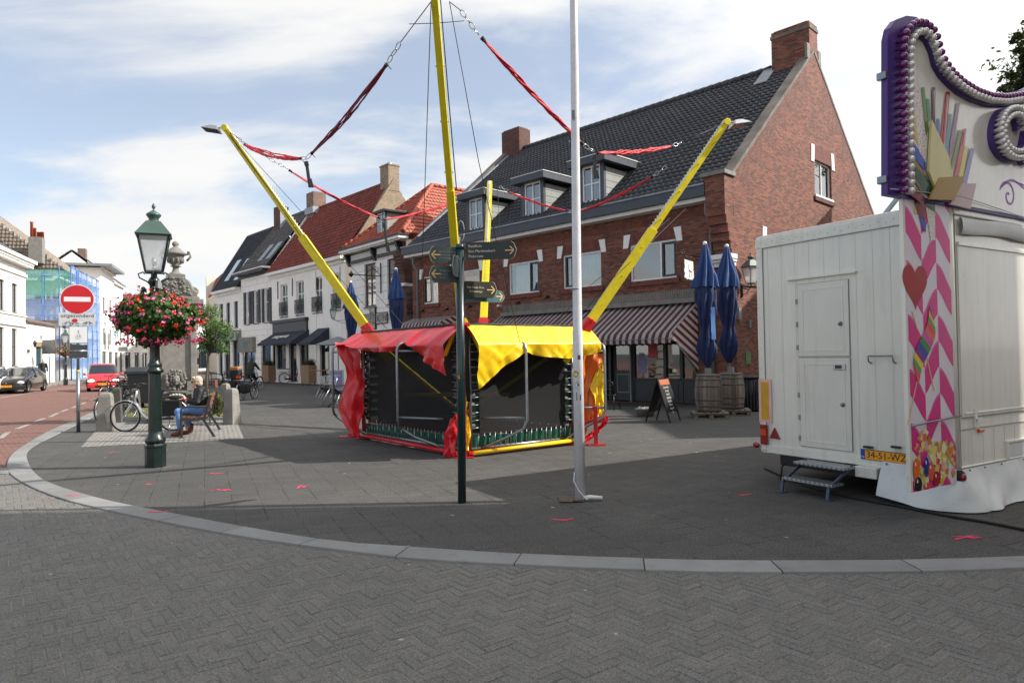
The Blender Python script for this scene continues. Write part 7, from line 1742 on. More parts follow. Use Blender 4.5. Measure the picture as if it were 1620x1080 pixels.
#NO ENTRY SIGN POST
np_=G(124,683);ns=thing('road_sign','round red no entry sign on a grey post with bicycle exception plates','road sign',(np_.x,np_.y,0))
zs=lambda py:1.65+(572.5-py)/1080*np_.y;sc_=np_.y/1080
n_=(C0-Vector((np_.x,np_.y,1.65))).normalized();n_=Vector((n_.x*.75,n_.y,0)).normalized();ex_=Vector((-n_.y,n_.x,0))
SF=lambda cz,dx=0:(lambda a,b,d:tuple(Vector((0,0,cz))+ex_*(a+dx)+Vector((0,0,b))-n_*(d-.05)))
k=MB();k.tube([(0,0,0),(0,0,1.42)],.04,14);k.tube([(0,0,1.42),(0,0,zs(450))],.028,12);k.build('post',M['steel'],ns)
def disc(cz,r,d0,d1,m,par,name,n=40):k=MB();k.prism([(r*math.cos(i*2*math.pi/n),r*math.sin(i*2*math.pi/n))for i in range(n)],SF(cz),d0,d1);return k.build(name,m,par)
M['signwhite']=mat('sign_white','d4d4d6',.4,var=.04);M['signred']=mat('sign_red','b3101c',.35,var=.04);M['signgrey']=mat('sign_grey','b9bbbd',.4,var=.04)
cz=zs(473.5);R0=23.3*sc_;d_=disc(cz,R0,-.006,.004,M['signwhite'],ns,'sign_disc');disc(cz,R0*.955,-.009,-.0065,M['signred'],d_,'red_field')
k=MB();F=SF(cz);k.prism([(-R0*.77,-R0*.16),(R0*.77,-R0*.16),(R0*.77,R0*.16),(-R0*.77,R0*.16)],F,-.012,-.0095);k.build('white_bar',M['signwhite'],d_)
def plate(px0,px1,py0,py1,m,name='plate',dd=0):
 a,b=(px1-px0)*sc_,(py1-py0)*sc_;k=MB();F=SF(zs((py0+py1)/2),((px0+px1)/2-123)*sc_);k.prism([(-a/2,-b/2),(a/2,-b/2),(a/2,b/2),(-a/2,b/2)],F,-.006+dd,.003+dd);return k.build(name,m,ns,bevel=.001),F,a,b
pl1,F,a,b=plate(98,147,494.5,515.5,M['signgrey']);axs=lambda c,dx,dz,dd=-.0085:basis(SF(c)(dx,dz,dd),ex_,(0,0,1),n_)
text('uitgezonderd',8.0*sc_,axs(zs(499.5),0,0),M['black'],pl1,ext=.0006,space=1.05)
def bike_icon(par,F,x,z,s,mp=False):
 k=MB()
 for dx in(-.5,.5):k.tube([F(x+dx*s*1.2+.33*s*math.cos(t),z+.33*s*math.sin(t),-.009)for t in[i*.449 for i in range(14)]],.0022,4,closed=True)
 for p in(((-.6,0),(-.2,.5)),((-.2,.5),(.35,.45)),((-.3,0),(.35,.45)),((.6,0),(.3,.7)),((-.3,0),(-.2,.6)),((-.6,0),(-.3,0))):k.tube([F(x+p[0][0]*s,z+p[0][1]*s,-.009),F(x+p[1][0]*s,z+p[1][1]*s,-.009)],.0022,4)
 if mp:k.tube([F(x-.9*s,z+.25*s,-.009),F(x-.1*s,z+.3*s,-.009)],.005,4);k.tube([F(x+.3*s,z+.1*s,-.009),F(x+.8*s,z+.25*s,-.009)],.005,4)
 k.build('pictogram',M['black'],par)
bike_icon(pl1,SF(zs(510)),-13*sc_,-2.5*sc_,7*sc_);bike_icon(pl1,SF(zs(510)),14*sc_,-2.5*sc_,7*sc_,True);bike_icon(pl1,SF(zs(510)),-4*sc_,-2.5*sc_,6*sc_)
k=MB();F=SF(zs(507));k.prism([(-3.5*sc_+4*sc_*math.cos(t),3*sc_*math.sin(t))for t in[i*.63 for i in range(10)]],F,-.011,-.009);k.build('sticker',M['signred'],pl1)
k=MB();F=SF(zs(510));k.prism([(1*sc_,0),(8*sc_,1.5*sc_),(7*sc_,-1.2*sc_),(3*sc_,-1.8*sc_)],F,-.011,-.009);k.build('sticker',M['signwhite'],pl1)
pl2,F,a,b=plate(112,136.5,516.5,543,mat('sign_green_edge','3f7d5c',.4));k=MB();F2_=F;k.prism([(-a/2+.006,-b/2+.012),(a/2-.006,-b/2+.012),(a/2-.006,b/2-.006),(-a/2+.006,b/2-.006)],F,-.0095,-.0065);k.build('plate_face',M['signwhite'],pl2)
k=MB();k.tube([F(0,.055,-.011),F(0,.1,-.011)],.003,4);k.tube([F(-.018,.08,-.011),F(0,.102,-.011),F(.018,.08,-.011)],.003,4);k.tube([F(.055*math.cos(t),-.045+.055*math.sin(t),-.011)for t in[i*.314 for i in range(20)]],.0025,4,closed=True);k.tube([F(-.03,.035,-.011),F(0,.05,-.011),F(.03,.035,-.011)],.002,4);k.build('pictogram',M['darkgrey'],pl2)
text('33',.07,basis(F(0,-.045,-.0098),ex_,(0,0,1),n_),M['darkgrey'],pl2,ext=.0006)
for py0,py1,px0,px1 in((545,554,113,136),(555.5,566.5,111.5,136)):
 pl3,F,a,b=plate(px0,px1,py0,py1,M['darkgrey'],'backplate');k=MB();P4=[(-a/2,-b/2),(a/2,-b/2),(a/2,b/2),(-a/2,b/2)];k.tube([F(x,z,-.008)for x,z in P4],.007,6,closed=True);k.build('rim',M['alu'],pl3)
k=MB();k.lathe([(.035,0),(.032,.03),(.028,.04)],10,c=(0,0,1.42));k.build('yellow_cap',M['vinyl_yellow'],ns)
def far_post(label,px,py,w,h,ztop,m,name='road_sign'):
 q=G(px,py);t=thing(name,label,'road sign',(q.x,q.y,0));k=MB();k.tube([(0,0,0),(0,0,ztop)],.035,8);k.build('post',M['steel'],t);k=MB();k.box(-w/2,w/2,-.05,-.03,ztop-h,ztop);k.build('sign_plate',M[m],t,bevel=.004);k=MB();k.tube([(-w/2,-.055,ztop-h),(w/2,-.055,ztop-h),(w/2,-.055,ztop),(-w/2,-.055,ztop)],.012,5,closed=True);k.build('rim',M['steel'],t)
far_post('blank grey sign board on a post beside the walking man',78.5,608,1.0,1.05,3.35,'midgrey')
far_post('small dark street sign on a thin post far down the street',193,594,1.4,.5,3.3,'midgrey')
#MONUMENT (stone pump with urn)
def wx(px,Y):return W(px,560,Y).x
MD=19.0;mz=lambda py:1.65+(569.5-py)/1080*MD
mo=thing('monument','grey stone pump monument with carved lion mask, shell basin and an urn on top','monument',(wx(279,MD),MD,0),R(25))
M['relief']=mat('carved_stone','77756f',.9,var=.2,scale=6,bmp=.6,dirt=.35);M['stone_light']=mat('pale_carved_stone','a5a196',.85,var=.15,scale=6,bmp=.4)
k=MB();k.box(-.66,.66,-.42,.42,0,.28);k.box(-.6,.6,-.36,.36,.281,.42);k.build('plinth',M['stone'],mo,bevel=.02)
k=MB();k.box(-.5,.5,-.26,.26,.42,mz(487));k.box(-.52,-.36,-.33,-.281,.42,mz(487)-.02);k.box(.36,.52,-.33,-.281,.42,mz(487)-.02);k.box(-.36,.36,-.32,-.281,mz(500),mz(487)-.02)
for i in range(7):k.box(.5,.56,-.3,.3,.5+i*.4,.5+i*.4+.22)
k.build('shaft',M['stone'],mo,bevel=.012)
k=MB();k.box(-.64,.64,-.42,.42,mz(487),mz(482));k.box(-.7,.7,-.48,.48,mz(482)+.002,mz(474));k.box(-.6,.6,-.38,.38,mz(474)+.002,mz(470));k.build('cornice',M['stone'],mo,bevel=.02)
k=MB()
gp2=[(-.56,0),(.56,0),(.5,.14),(.38,.2),(.33,.36),(.24,.5),(.2,.6),(-.2,.6),(-.24,.5),(-.33,.36),(-.38,.2),(-.5,.14)]
k.prism([(a,b+mz(470))for a,b in gp2],FR,-.22,.22)
for s in(-1,1):
 k.tube([(s*(.46-.13*math.cos(t)*(1-t/9)),-.0,mz(470)+.16+.13*math.sin(t)*(1-t/9))for t in[i*.5 for i in range(14)]],[.06-.003*i for i in range(14)],7)
 k.tube([(s*.2,-.02,mz(440)-.02),(s*.32,-.02,mz(440)-.1),(s*.4,-.02,mz(440)-.3),(s*.54,-.02,mz(440)-.42)],[.05,.06,.06,.07],8)
rn=random.Random(21)
for i in range(70):
 x,z=rn.uniform(-.4,.4),rn.uniform(.04,.52)
 if abs(x)<.45-.45*z:k.ell((x,-.23,mz(470)+z),(rn.uniform(.025,.06),.04,rn.uniform(.02,.05)),7,5)
k.build('volute_gable',M['relief'],mo)
zu=mz(440);k=MB();k.box(-.24,.24,-.24,.24,zu-.02,zu+.1)
k.lathe([(.2,.1),(.19,.14),(.1,.2),(.07,.3),(.09,.34),(.15,.36),(.09,.38),(.16,.44),(.2,.58),(.22,.66),(.28,.68),(.29,.72),(.22,.76),(.15,.84),(.09,.88),(.05,.9),(.085,.95),(.09,1.0),(.05,1.05),(.001,1.07)],20,c=(0,0,zu-.02))
for s in(-1,1):k.tube([(s*.25,0,zu+.68),(s*.36,0,zu+.7),(s*.38,0,zu+.62),(s*.28,0,zu+.5)],.03,7);k.ell((s*.33,0,zu+.74),.045,8,6)
for i in range(10):a=i*.628;k.ell((.19*math.cos(a),.19*math.sin(a),zu+.5),(.03,.03,.08),6,5)
k.build('urn',M['relief'],mo)
k=MB();zc=1.12
for i in range(26):a=i*6.283/26;k.ell((.24*math.cos(a)+rn.uniform(-.03,.03),-.35,zc+.25*math.sin(a)+rn.uniform(-.03,.03)),(rn.uniform(.025,.06),.05,rn.uniform(.025,.06)),7,5)
for i in range(16):a=i*6.283/16+.2;k.ell((.15*math.cos(a)+rn.uniform(-.03,.03),-.36,zc+.15*math.sin(a)+rn.uniform(-.03,.03)),(rn.uniform(.02,.05),.05,rn.uniform(.02,.055)),7,5)
k.ell((0,-.36,zc),(.1,.1,.13));k.ell((0,-.45,zc-.03),(.035,.04,.06));k.ell((-.045,-.43,zc+.04),.022);k.ell((.045,-.43,zc+.04),.022);k.ell((0,-.42,zc-.11),(.05,.04,.025))
k.box(-.3,.3,-.5,-.33,zc-.36,zc-.31);k.lathe([(.02,-.12),(.12,-.08),(.2,.0),(.22,.02),(.2,.02)],14,c=(0,-.44,zc-.32),sy=.7);k.box(.27,.42,-.42,-.33,zc-.3,zc-.05);k.beam((.25,-.45,zc-.38),(.62,-.5,zc-.3),.12,.07)
k.build('lion_mask',M['relief'],mo)
k=MB()
for i in range(9):a=math.pi*(i/8);k.ell((.19*math.cos(a),-.55,.6+.1*math.sin(a)),(.05,.11,.06),8,6)
k.ell((0,-.55,.6),(.26,.16,.1));k.build('shell_basin',M['stone_light'],mo)
k=MB();k.box(-.6,.6,-.95,-.37,0,.42);k.build('trough',M['stone'],mo,bevel=.03);k=MB();k.box(-.66,.66,-1.0,-.36,.421,.5);k.build('trough_rim',M['stone'],mo,bevel=.02)
def stone_post(label,px,py,h,w=.3,rot=0,dark=False):
 q=G(px,py);t=thing('stone_bollard',label,'bollard',(q.x,q.y,0),rot,'old stone posts around the monument')
 k=MB();a,b=w/2,w/2*.74;vs=[(x*r,y*r*.8,z)for z,r in((0,a),(h-.1,b),(h-.03,b*.86),(h,b*.45))for x,y in((-1,-1),(1,-1),(1,1),(-1,1))]
 k.add(vs,[(i*4+j,i*4+(j+1)%4,(i+1)*4+(j+1)%4,(i+1)*4+j)for i in range(3)for j in range(4)]+[(12,13,14,15)]);k.build('post',M['stone_dark']if dark else M['stone'],t,bevel=.012)
 return t
M['stone_dark']=mat('dark_old_stone','55524d',.9,var=.3,scale=5,bmp=.6,dirt=.5)
stone_post('tapered stone post in front of the silver bicycle wheel, leftmost',168,682,.92,.36,R(12));stone_post('darker stone post just behind the leftmost one by the kerb',186,668,.95,.3,R(5),True)
stone_post('tall tapered stone post standing right of the bench',367,671,.92,.36,R(-25));stone_post('stone post half hidden behind the one right of the bench',357,657,.95,.3,R(-20));stone_post('small far stone post behind the grey waste container',214,655,.8,.28,0,True)
#BENCH
BX,BY0=wx(322,14.9),14.55
be=thing('park_bench','dark steel bench with brown wooden slats the woman sits on','bench',(BX,BY0,0),R(19))
M['bench_wood']=wood('bench_wood','5a3524','8a5a3c');M['bench_iron']=mat('bench_iron','2a2d31',.45,var=.2,scale=8,coat=.15)
BL_=1.55
for y in(0,BL_):
 k=MB();k.tube([(-.29,y,0),(-.3,y,.3),(-.3,y,.6),(-.26,y,.655),(-.2,y,.66),(.2,y,.65)],.022,8);k.beam((-.3,y,.4),(.14,y,.39),.03,.05);k.beam((.13,y,.38),(.34,y,.0),.035,.05);k.beam((.14,y,.37),(.28,y,.9),.035,.05);k.box(-.36,-.24,y-.03,y+.03,0,.012);k.box(.27,.38,y-.03,y+.03,0,.012);k.build('side_frame',M['bench_iron'],be,bevel=.004)
for i in range(5):x=-.3+i*.1;k=MB();k.box(x,x+.075,.03,BL_-.03,.425-.004*i,.455-.004*i);k.build('seat_slat',M['bench_wood'],be,bevel=.006)
for i in range(4):z=.52+i*.1;x=.19+i*.027;k=MB();k.box(x-.045,x-.02,.03,BL_-.03,z,z+.075);k.build('back_slat',M['bench_wood'],be,bevel=.006)
#PEOPLE
M['skin']=mat('skin','d09a82',.5,var=.06,scale=8);M['hair_grey']=mat('grey_blond_hair','b5a893',.7,var=.3,scale=40,bmp=.6);M['hair_dark']=mat('dark_hair','3a2c22',.7,var=.3,scale=40)
M['jacket']=mat('black_quilted_jacket','111215',.6,var=.3,scale=6,bmp=.2);M['denim']=mat('blue_denim','5f85b8',.8,var=.3,scale=10,bmp=.3);M['boot']=mat('brown_suede','6a3c26',.85,var=.2,scale=12);M['glove']=mat('red_wool','b3122a',.8,var=.2,scale=20);M['coat_green']=mat('olive_coat','23291f',.8,var=.25,scale=6);M['trouser_dark']=mat('dark_trousers','17181c',.8,var=.2)
def fuse(mb,name,m,parent,voxel=.014,smooth=3,mod=None):
 me=bpy.data.meshes.new('t');me.from_pydata(mb.v,[],mb.f);ob=bpy.data.objects.new('t',me);COL.objects.link(ob)
 r=ob.modifiers.new('r','REMESH');r.mode='VOXEL';r.voxel_size=voxel;s=ob.modifiers.new('s','SMOOTH');s.factor=.5;s.iterations=smooth
 dg=bpy.context.evaluated_depsgraph_get();out=bpy.data.meshes.new_from_object(ob.evaluated_get(dg));bpy.data.objects.remove(ob)
 if mod:
  for v in out.vertices:v.co=mod(v.co)
 out.polygons.foreach_set('use_smooth',[True]*len(out.polygons));out.materials.clear();out.materials.append(m);box_uv(out)
 o=bpy.data.objects.new(name,out);COL.objects.link(o);o.parent=parent;return o
def limb(mb,pts,rs,seg=10):
 mb.tube(pts,rs,seg)
 for p,r in zip(pts,rs):mb.ell(p,r,10,8)
def head(par,c,fw,s=1.0,hair='hair_grey',hl='short',glasses=False):
 """head whose face looks along fw (plan direction); c = head centre. Returned as pieces for the body mesh"""
 f=Vector(fw).normalized();l=Vector((-f.y,f.x,0));c=Vector(c);T_=basis(c,f,l,(0,0,1))
 b=MB();b.ell((0,0,.02),(.098*s,.078*s,.115*s),18,14,M=T_);b.ell((.025,0,-.06),(.07*s,.056*s,.06*s),14,10,M=T_);b.ell((.1*s,0,-.012),(.018,.013,.026),8,6,M=T_);b.ell((.085*s,0,-.055),(.014,.028,.01),8,6,M=T_);b.ell((.078*s,0,-.09),(.02,.024,.018),8,6,M=T_)
 for q in(-1,1):b.ell((-.0,q*.08*s,-.005),(.022,.01,.032),8,6,M=T_);b.ell((.083*s,q*.032,.028),(.014,.022,.008),8,6,M=T_)
 b.tube([c+Vector((-.01,0,-.06)),c-f*.03+Vector((0,0,-.2))],[.05,.06],12)
 h=MB();h.ell((-.02,0,.045),(.105*s,.092*s,.108*s),18,14,M=T_);h.ell((-.055,0,-.02),(.07*s,.085*s,.085*s),14,10,M=T_);h.ell((.06,.02,.1),(.05,.06,.035),10,8,M=T_)
 if hl=='long':h.ell((-.06,0,-.1),(.06,.085,.12),14,10,M=T_)
 e=MB()
 for q in(-1,1):e.ell((.088*s,q*.032,.012),(.01,.014,.009),8,6,M=T_)
 return b,h,(e,T_,glasses)
def hand(mb,wrist,direction,palm_n,s=1.0,curl=.6):
 w,d,n=Vector(wrist),Vector(direction).normalized(),Vector(palm_n).normalized();sd=d.cross(n).normalized();n=sd.cross(d).normalized()
 T_=basis(w+d*.045*s,d,sd,n);mb.ell((0,0,0),(.05*s,.04*s,.018*s),12,8,M=T_)
 for i,(off,L)in enumerate(((-.03,.062),(-.01,.075),(.011,.072),(.03,.055))):
  b0=w+d*.085*s+sd*off*s;b1=b0+(d*math.cos(curl*.5)+n*math.sin(curl*.5))*L*.55*s;b2=b1+(d*math.cos(curl*1.6)+n*math.sin(curl*1.6))*L*.5*s;mb.tube([b0-d*.02,b0,b1,b2],[.0095*s,.0095*s,.0088*s,.0075*s],7)
 t0=w+d*.03*s-sd*.035*s;mb.tube([t0,t0+(d*.5-sd*.8)*.035*s,t0+(d*.8-sd*.75+n*.5)*.06*s],[.012*s,.011*s,.009*s],7)
HPx,HPy=wx(318.5,15.15),15.15
pe=thing('person','seated woman with short grey hair, sunglasses, black jacket, jeans and red gloves','person',(HPx,HPy,0),R(199))
b,h,(e,T_,gg)=head(pe,(.10,0,1.15),(1,0,0))
limb(b,[(0,0,.5),(.02,0,.75),(.04,0,.95)],[.14,.13,.12]);
for s in(-1,1):
 limb(b,[(.0,s*.1,.52),(.44,s*.12,.53),(.40 if s>0 else .3,s*.13,.1)],[.08,.055,.035]);limb(b,[(.03,s*.17,.96),(.08,s*.22,.7),(.3,s*.1,.76)],[.05,.04,.028])
fuse(b,'body',M['skin'],pe,.01,2)
fuse(h,'hair',M['hair_grey'],pe,.008,1,lambda co:co+Vector((0,0,0))+co.normalized()*.0+Vector((noise.noise(co*45)*.008,noise.noise(co*45+Vector((5,0,0)))*.008,noise.noise(co*45+Vector((0,9,0)))*.008)))
k=MB();k.ell((.092,.036,.02),(.016,.03,.02),10,8,M=T_);k.ell((.092,-.036,.02),(.016,.03,.02),10,8,M=T_)
for s in(-1,1):k.tube([T_@Vector((.09,s*.06,.025)),T_@Vector((.0,s*.084,.02))],.004,5)
k.build('sunglasses',M['black'],pe)
j=MB();limb(j,[(-.02,0,.5),(0,0,.66),(.02,0,.82),(.03,0,.95)],[.175,.165,.165,.14],14);j.ell((.03,0,1.0),(.13,.2,.08));limb(j,[(.06,0,.98),(.06,0,1.05)],[.1,.085])
for s in(-1,1):limb(j,[(.02,s*.17,.95),(.06,s*.24,.72),(.24,s*.13,.745)],[.085,.075,.058])
fuse(j,'jacket',M['jacket'],pe,.012,2,lambda co:co+Vector((0,0,0))+Vector((1,0,0))*(.0025*math.sin(co.z*95)))
k=MB();k.tube([(.13,0,1.045),(.12,.06,1.03),(.08,.1,1.02),(.0,.09,1.03)],[.03,.035,.035,.03],8);k.tube([(.13,0,1.045),(.12,-.06,1.03),(.08,-.1,1.02),(.0,-.09,1.03)],[.03,.035,.035,.03],8);k.build('scarf',mat('beige_scarf','8d8478',.9,var=.3,scale=20),pe)
t_=MB();limb(t_,[(.0,.1,.53),(.25,.11,.56),(.46,.12,.53),(.44,.13,.34),(.42,.13,.14)],[.12,.1,.082,.07,.058]);limb(t_,[(.0,-.1,.53),(.24,-.11,.56),(.42,-.12,.52),(.32,-.13,.32),(.24,-.13,.16)],[.12,.1,.082,.07,.058]);t_.ell((-.02,0,.52),(.16,.19,.1))
fuse(t_,'jeans',M['denim'],pe,.012,2)
for(x,y,tilt)in((.42,.13,0),(.24,-.13,.12)):
 k=MB();limb(k,[(x,y,.17+tilt*.3),(x,y,.09),(x+.06,y,.05),(x+.15,y,.04)],[.062,.055,.05,.04]);fuse(k,'boot',M['boot'],pe,.01,2)
g_=MB();hand(g_,(.27,.1,.765),(.6,-.75,.25),(-.3,-.3,-.9),1.0,1.0);hand(g_,(.27,-.09,.765),(.6,.7,.3),(-.3,.3,-.9),1.0,1.0);g_.ell((.29,.07,.77),.036);g_.ell((.29,-.07,.77),.036);fuse(g_,'gloves',M['glove'],pe,.006,1)
def standing(name_label,loc,rot,jac,tro,hair,stride=.2,H=1.75,bend=0,walk=True,arms=None):
 t=thing('person',name_label,'person',loc,rot);s=H/1.75
 b,h,(e,T_,_)=head(t,(.02*s+bend*.3,0,1.63*s-bend*.1),(1,0,0),1.0,hair)
 limb(b,[(0,0,.95*s),(bend*.1,0,1.2*s),(bend*.25,0,1.42*s)],[.13,.12,.1]);legs=[]
 for q in(-1,1):x=stride*q;legs.append([(0,q*.09,.95*s),(x*.55+.05*(q>0),q*.095,.5*s),(x,q*.1,.09*s)])
 for L in legs:limb(b,L,[.075,.05,.035])
 ar=arms or[[(bend*.22,q*.19,1.42*s),(-stride*q*.3,q*.25,1.12*s),(-stride*q*.6+.08,q*.24,.88*s)]for q in(-1,1)]
 for A in ar:limb(b,A,[.045,.036,.026]);d=(Vector(A[2])-Vector(A[1])).normalized();hand(b,A[2],d,(0,-A[2][1],-.2))
 fuse(b,'body',M['skin'],t,.014,1);fuse(h,'hair',M[hair],t,.012,1)
 j=MB();limb(j,[(0,0,.88*s),(bend*.1,0,1.1*s),(bend*.25,0,1.38*s)],[.165,.16,.15],14);j.ell((bend*.25,0,1.44*s),(.1,.2,.06))
 for A in ar:limb(j,[A[0],A[1],Vector(A[1]).lerp(Vector(A[2]),.92)],[.075,.06,.05])
 fuse(j,'jacket',jac,t,.016,2)
 for L in legs:
  k=MB();limb(k,[L[0],L[1],Vector(L[2])+Vector((0,0,.03))],[.105,.078,.055]);k.ell((0,0,.95*s),(.13,.16,.1));fuse(k,'trouser_leg',tro,t,.016,2)
  k=MB();p=Vector(L[2]);limb(k,[p,p+Vector((.05,0,-.045)),p+Vector((.15,0,-.055))],[.045,.042,.034]);fuse(k,'shoe',M['rubber'],t,.012,1)
 return t
q=W(68,560,50.5);standing('man in a black jacket walking away beside the black parked car',(q.x,q.y,.1),R(120),M['jacket'],M['trouser_dark'],'skin' if False else 'hair_grey',.22,1.8)
#BICYCLES
def bicycle(name_label,loc,rot,frame_m,fender_m,style='step',group=None,lean=0):
 t=thing('bicycle',name_label,'bicycle',loc,rot,group);r=.345
 for nm,x in(('wheel',0),('wheel',1.12)):
  k=MB();k.tube([(x+r*math.cos(a),0,r+r*math.sin(a))for a in[i*2*math.pi/40 for i in range(40)]],.019,8,closed=True);w=k.build(nm,M['rubber'],t)
  k=MB();k.tube([(x+(r-.028)*math.cos(a),0,r+(r-.028)*math.sin(a))for a in[i*2*math.pi/40 for i in range(40)]],.01,6,closed=True);k.lathe([(.03,-.045),(.045,-.02),(.045,.02),(.03,.045)],12,M=basis((x,0,r),(1,0,0),(0,0,1),(0,-1,0)))
  for i in range(28):a=i*2*math.pi/28;z=.03*(1 if i%2 else-1);k.tube([(x+.03*math.cos(a+.5*(1 if i%4<2 else-1)),z,r+.03*math.sin(a+.5)),(x+(r-.03)*math.cos(a),0,r+(r-.03)*math.sin(a))],.0013,3,caps=False)
  k.build('rim',M['alu'],w)
  k=MB();a0,a1=((1.25,3.2)if x==0 else(.75,2.75));R_=r+.035
  a0,a1=(.5,2.9)if x==0 else(.75,2.9)
  pts=[(x+R_*math.cos(a0+(a1-a0)*i/18),0,r+R_*math.sin(a0+(a1-a0)*i/18))for i in range(19)]
  for p,p2 in zip(pts,pts[1:]):k.beam(p,p2,.055,.008,up=(0,0,1))
  k.build('mudguard',fender_m,t)
 f=MB();bb=Vector((.46,0,.29));st_top=Vector((.28,0,.8));hd0,hd1=Vector((.9,0,.68)),Vector((.84,0,.95))
 f.tube([bb,st_top],.017,8);f.tube([hd0,hd1],.021,8)
 if style=='step':f.tube([hd0,(.83,0,.6),(.72,0,.4),(.62,0,.31),bb],.03,10);f.tube([hd0+Vector((0,0,.05)),(.74,0,.5),(.6,0,.36)],.014,6)
 else:f.tube([hd0,bb],.02,8);f.tube([hd1-Vector((0,0,.05)),st_top-Vector((0,0,.08))],.017,8)
 for y in(-.05,.05):f.tube([(.0,y,r),bb+Vector((0,y*.5,0))],.011,6);f.tube([(0,y,r),st_top+Vector((.02,0,-.12))],.009,6);f.tube([(1.12,y,r),(1.06,y,.5),(.93,y*.8,.67),hd0],.012,6)
 f.build('frame',frame_m,t)
 k=MB();k.tube([st_top,st_top+Vector((-.035,0,.12))],.013,6);k.tube([hd1,hd1+Vector((-.03,0,.13))],.012,6);hb=hd1+Vector((-.03,0,.14));k.tube([hb+Vector((-.2,-.28,-.03)),hb+Vector((-.1,-.27,-.0)),hb+Vector((.02,-.12,.03)),hb+Vector((0,0,0)),hb+Vector((.02,.12,.03)),hb+Vector((-.1,.27,0)),hb+Vector((-.2,.28,-.03))],.011,7);k.build('handlebar',M['black'],t)
 k=MB();c=st_top+Vector((-.06,0,.15));k.ell(c,(.13,.08,.03),12,8);k.ell(c+Vector((.1,0,0)),(.08,.03,.022),10,6);k.build('saddle',M['rubber'],t)
 k=MB();k.box(-.22,.3,-.06,.06,.76,.78)
 for y in(-.06,.06):k.tube([(0,y,r),(-.1,y,.77)],.006,5);k.tube([(0,y,r),(.1,y,.77)],.006,5)
 k.tube([(.43,.09,.12),(.5,.09,.29),(.5,-.09,.29),(.56,-.09,.45)],.011,6);k.box(.38,.48,.09,.18,.1,.13);k.build('rack',M['black'],t)
 k=MB();k.box(0,.5,-.075,-.05,.25,.36);k.build('chain_case',M['black'],t,bevel=.02)
 k=MB();k.ell((-.24,0,.74),(.02,.045,.03));k.build('rear_lamp',M['lamp_red'],t);k=MB();k.ell((.95,0,.82),(.035,.03,.03));k.build('front_lamp',M['alu'],t)
 return t
M['bike_silver']=mat('silver_bike_paint','c9cace',.25,metal=.5,coat=.4);M['bike_black']=mat('black_bike_paint','121315',.3,coat=.4);M['bike_red']=mat('dark_red_bike_paint','8a2230',.3,coat=.4)
xb=wx(272.8,16.05);bk1=bicycle('silver step through city bicycle with black panniers parked at the monument',(xb,16.05,.004),R(180),M['bike_silver'],M['white_gloss'],'step')
k=MB();k.box(-.26,.16,.07,.2,.36,.72);k.box(-.26,.16,-.2,-.07,.36,.72);k.ell((-.05,0,.78),(.2,.16,.05));k.build('pannier',M['rubber'],bk1,bevel=.05)
k=MB();k.tube([(.05,.07,.33),(-.02,.2,.02),(.02,.22,.005)],.01,6);k.build('kickstand',M['alu'],bk1)
grp='bicycles parked beside the street'
lb_=[('black bicycle seen from its front wheel, nearest of the row behind the stone posts',205,19.5,95),('black bicycle second in the row behind the stone posts',199,24,80),('bicycle with dark frame halfway along the parked row',211,25.5,100),('bicycle leaning beside the waste container in the parked row',218,28,85),('far black bicycle near the right wing of the red car',193,30,95),('furthest bicycle of the parked row',204,33,75)]
base_b=None
for i,(l,px,Y,a)in enumerate(lb_):
 if base_b is None:base_b=bicycle(l,(wx(px,Y),Y,0),R(-a),M['bike_black'],M['bike_black'],'diamond',grp)
 else:c=copy_tree(base_b);c.location=(wx(px,Y),Y,0);c.rotation_euler=(0,R(4*(-1)**i),R(-a));c['label']=l
q=W(387,600,27.8);lbk=bicycle('black bicycle with a covered child seat and big bags seen from behind on the square',(q.x,27.4,0),R(84),M['bike_black'],M['alu'],'step')
k=MB();k.box(-.3,.2,.08,.4,.25,.8);k.build('pannier',M['rubber'],lbk,bevel=.08);k=MB();k.box(-.3,.2,-.35,-.08,.3,.7);k.build('pannier',M['black'],lbk,bevel=.08)
k=MB();k.box(-.2,.15,-.02,.36,.82,1.28);k.build('child_seat',M['trouser_dark'],lbk,bevel=.09);k=MB();k.box(-.22,.17,.0,.36,1.2,1.36);k.build('seat_cover',mat('tan_cover','9c6a48',.7),lbk,bevel=.05);k=MB();k.box(-.28,-.22,-.14,.06,.88,.98);k.build('reflector',M['lamp_orange'],lbk,bevel=.01)
q=W(397,600,36);rb2=bicycle('black bicycle ridden away by the person in the olive coat',(q.x,35.6,0),R(80),M['bike_black'],M['bike_black'],'diamond')
rd_=thing('person','cyclist in an olive coat riding away towards the dark awnings','person',(q.x,35.6,0),R(80))
b,h,_=head(rd_,(.42,0,1.6),(1,0,0));limb(b,[(.22,0,1.0),(.3,0,1.25),(.38,0,1.42)],[.13,.12,.1])
for s_ in(-1,1):limb(b,[(.22,s_*.09,.98),(.58,s_*.1,.75 if s_>0 else .62),(.46,s_*.1,.3 if s_>0 else .15)],[.075,.05,.035]);limb(b,[(.36,s_*.18,1.4),(.5,s_*.25,1.2),(.66,s_*.26,1.1)],[.045,.035,.025]);hand(b,(.66,s_*.26,1.1),(1,0,-.2),(0,0,-1),1,1.4)
fuse(b,'body',M['skin'],rd_,.014,1);fuse(h,'hair',M['hair_dark'],rd_,.012,1)
j=MB();limb(j,[(.18,0,.88),(.24,0,1.15),(.35,0,1.4)],[.2,.18,.16],14)
for s_ in(-1,1):limb(j,[(.36,s_*.18,1.4),(.5,s_*.26,1.2),(.62,s_*.26,1.12)],[.08,.065,.05])
fuse(j,'coat',M['coat_green'],rd_,.016,2)
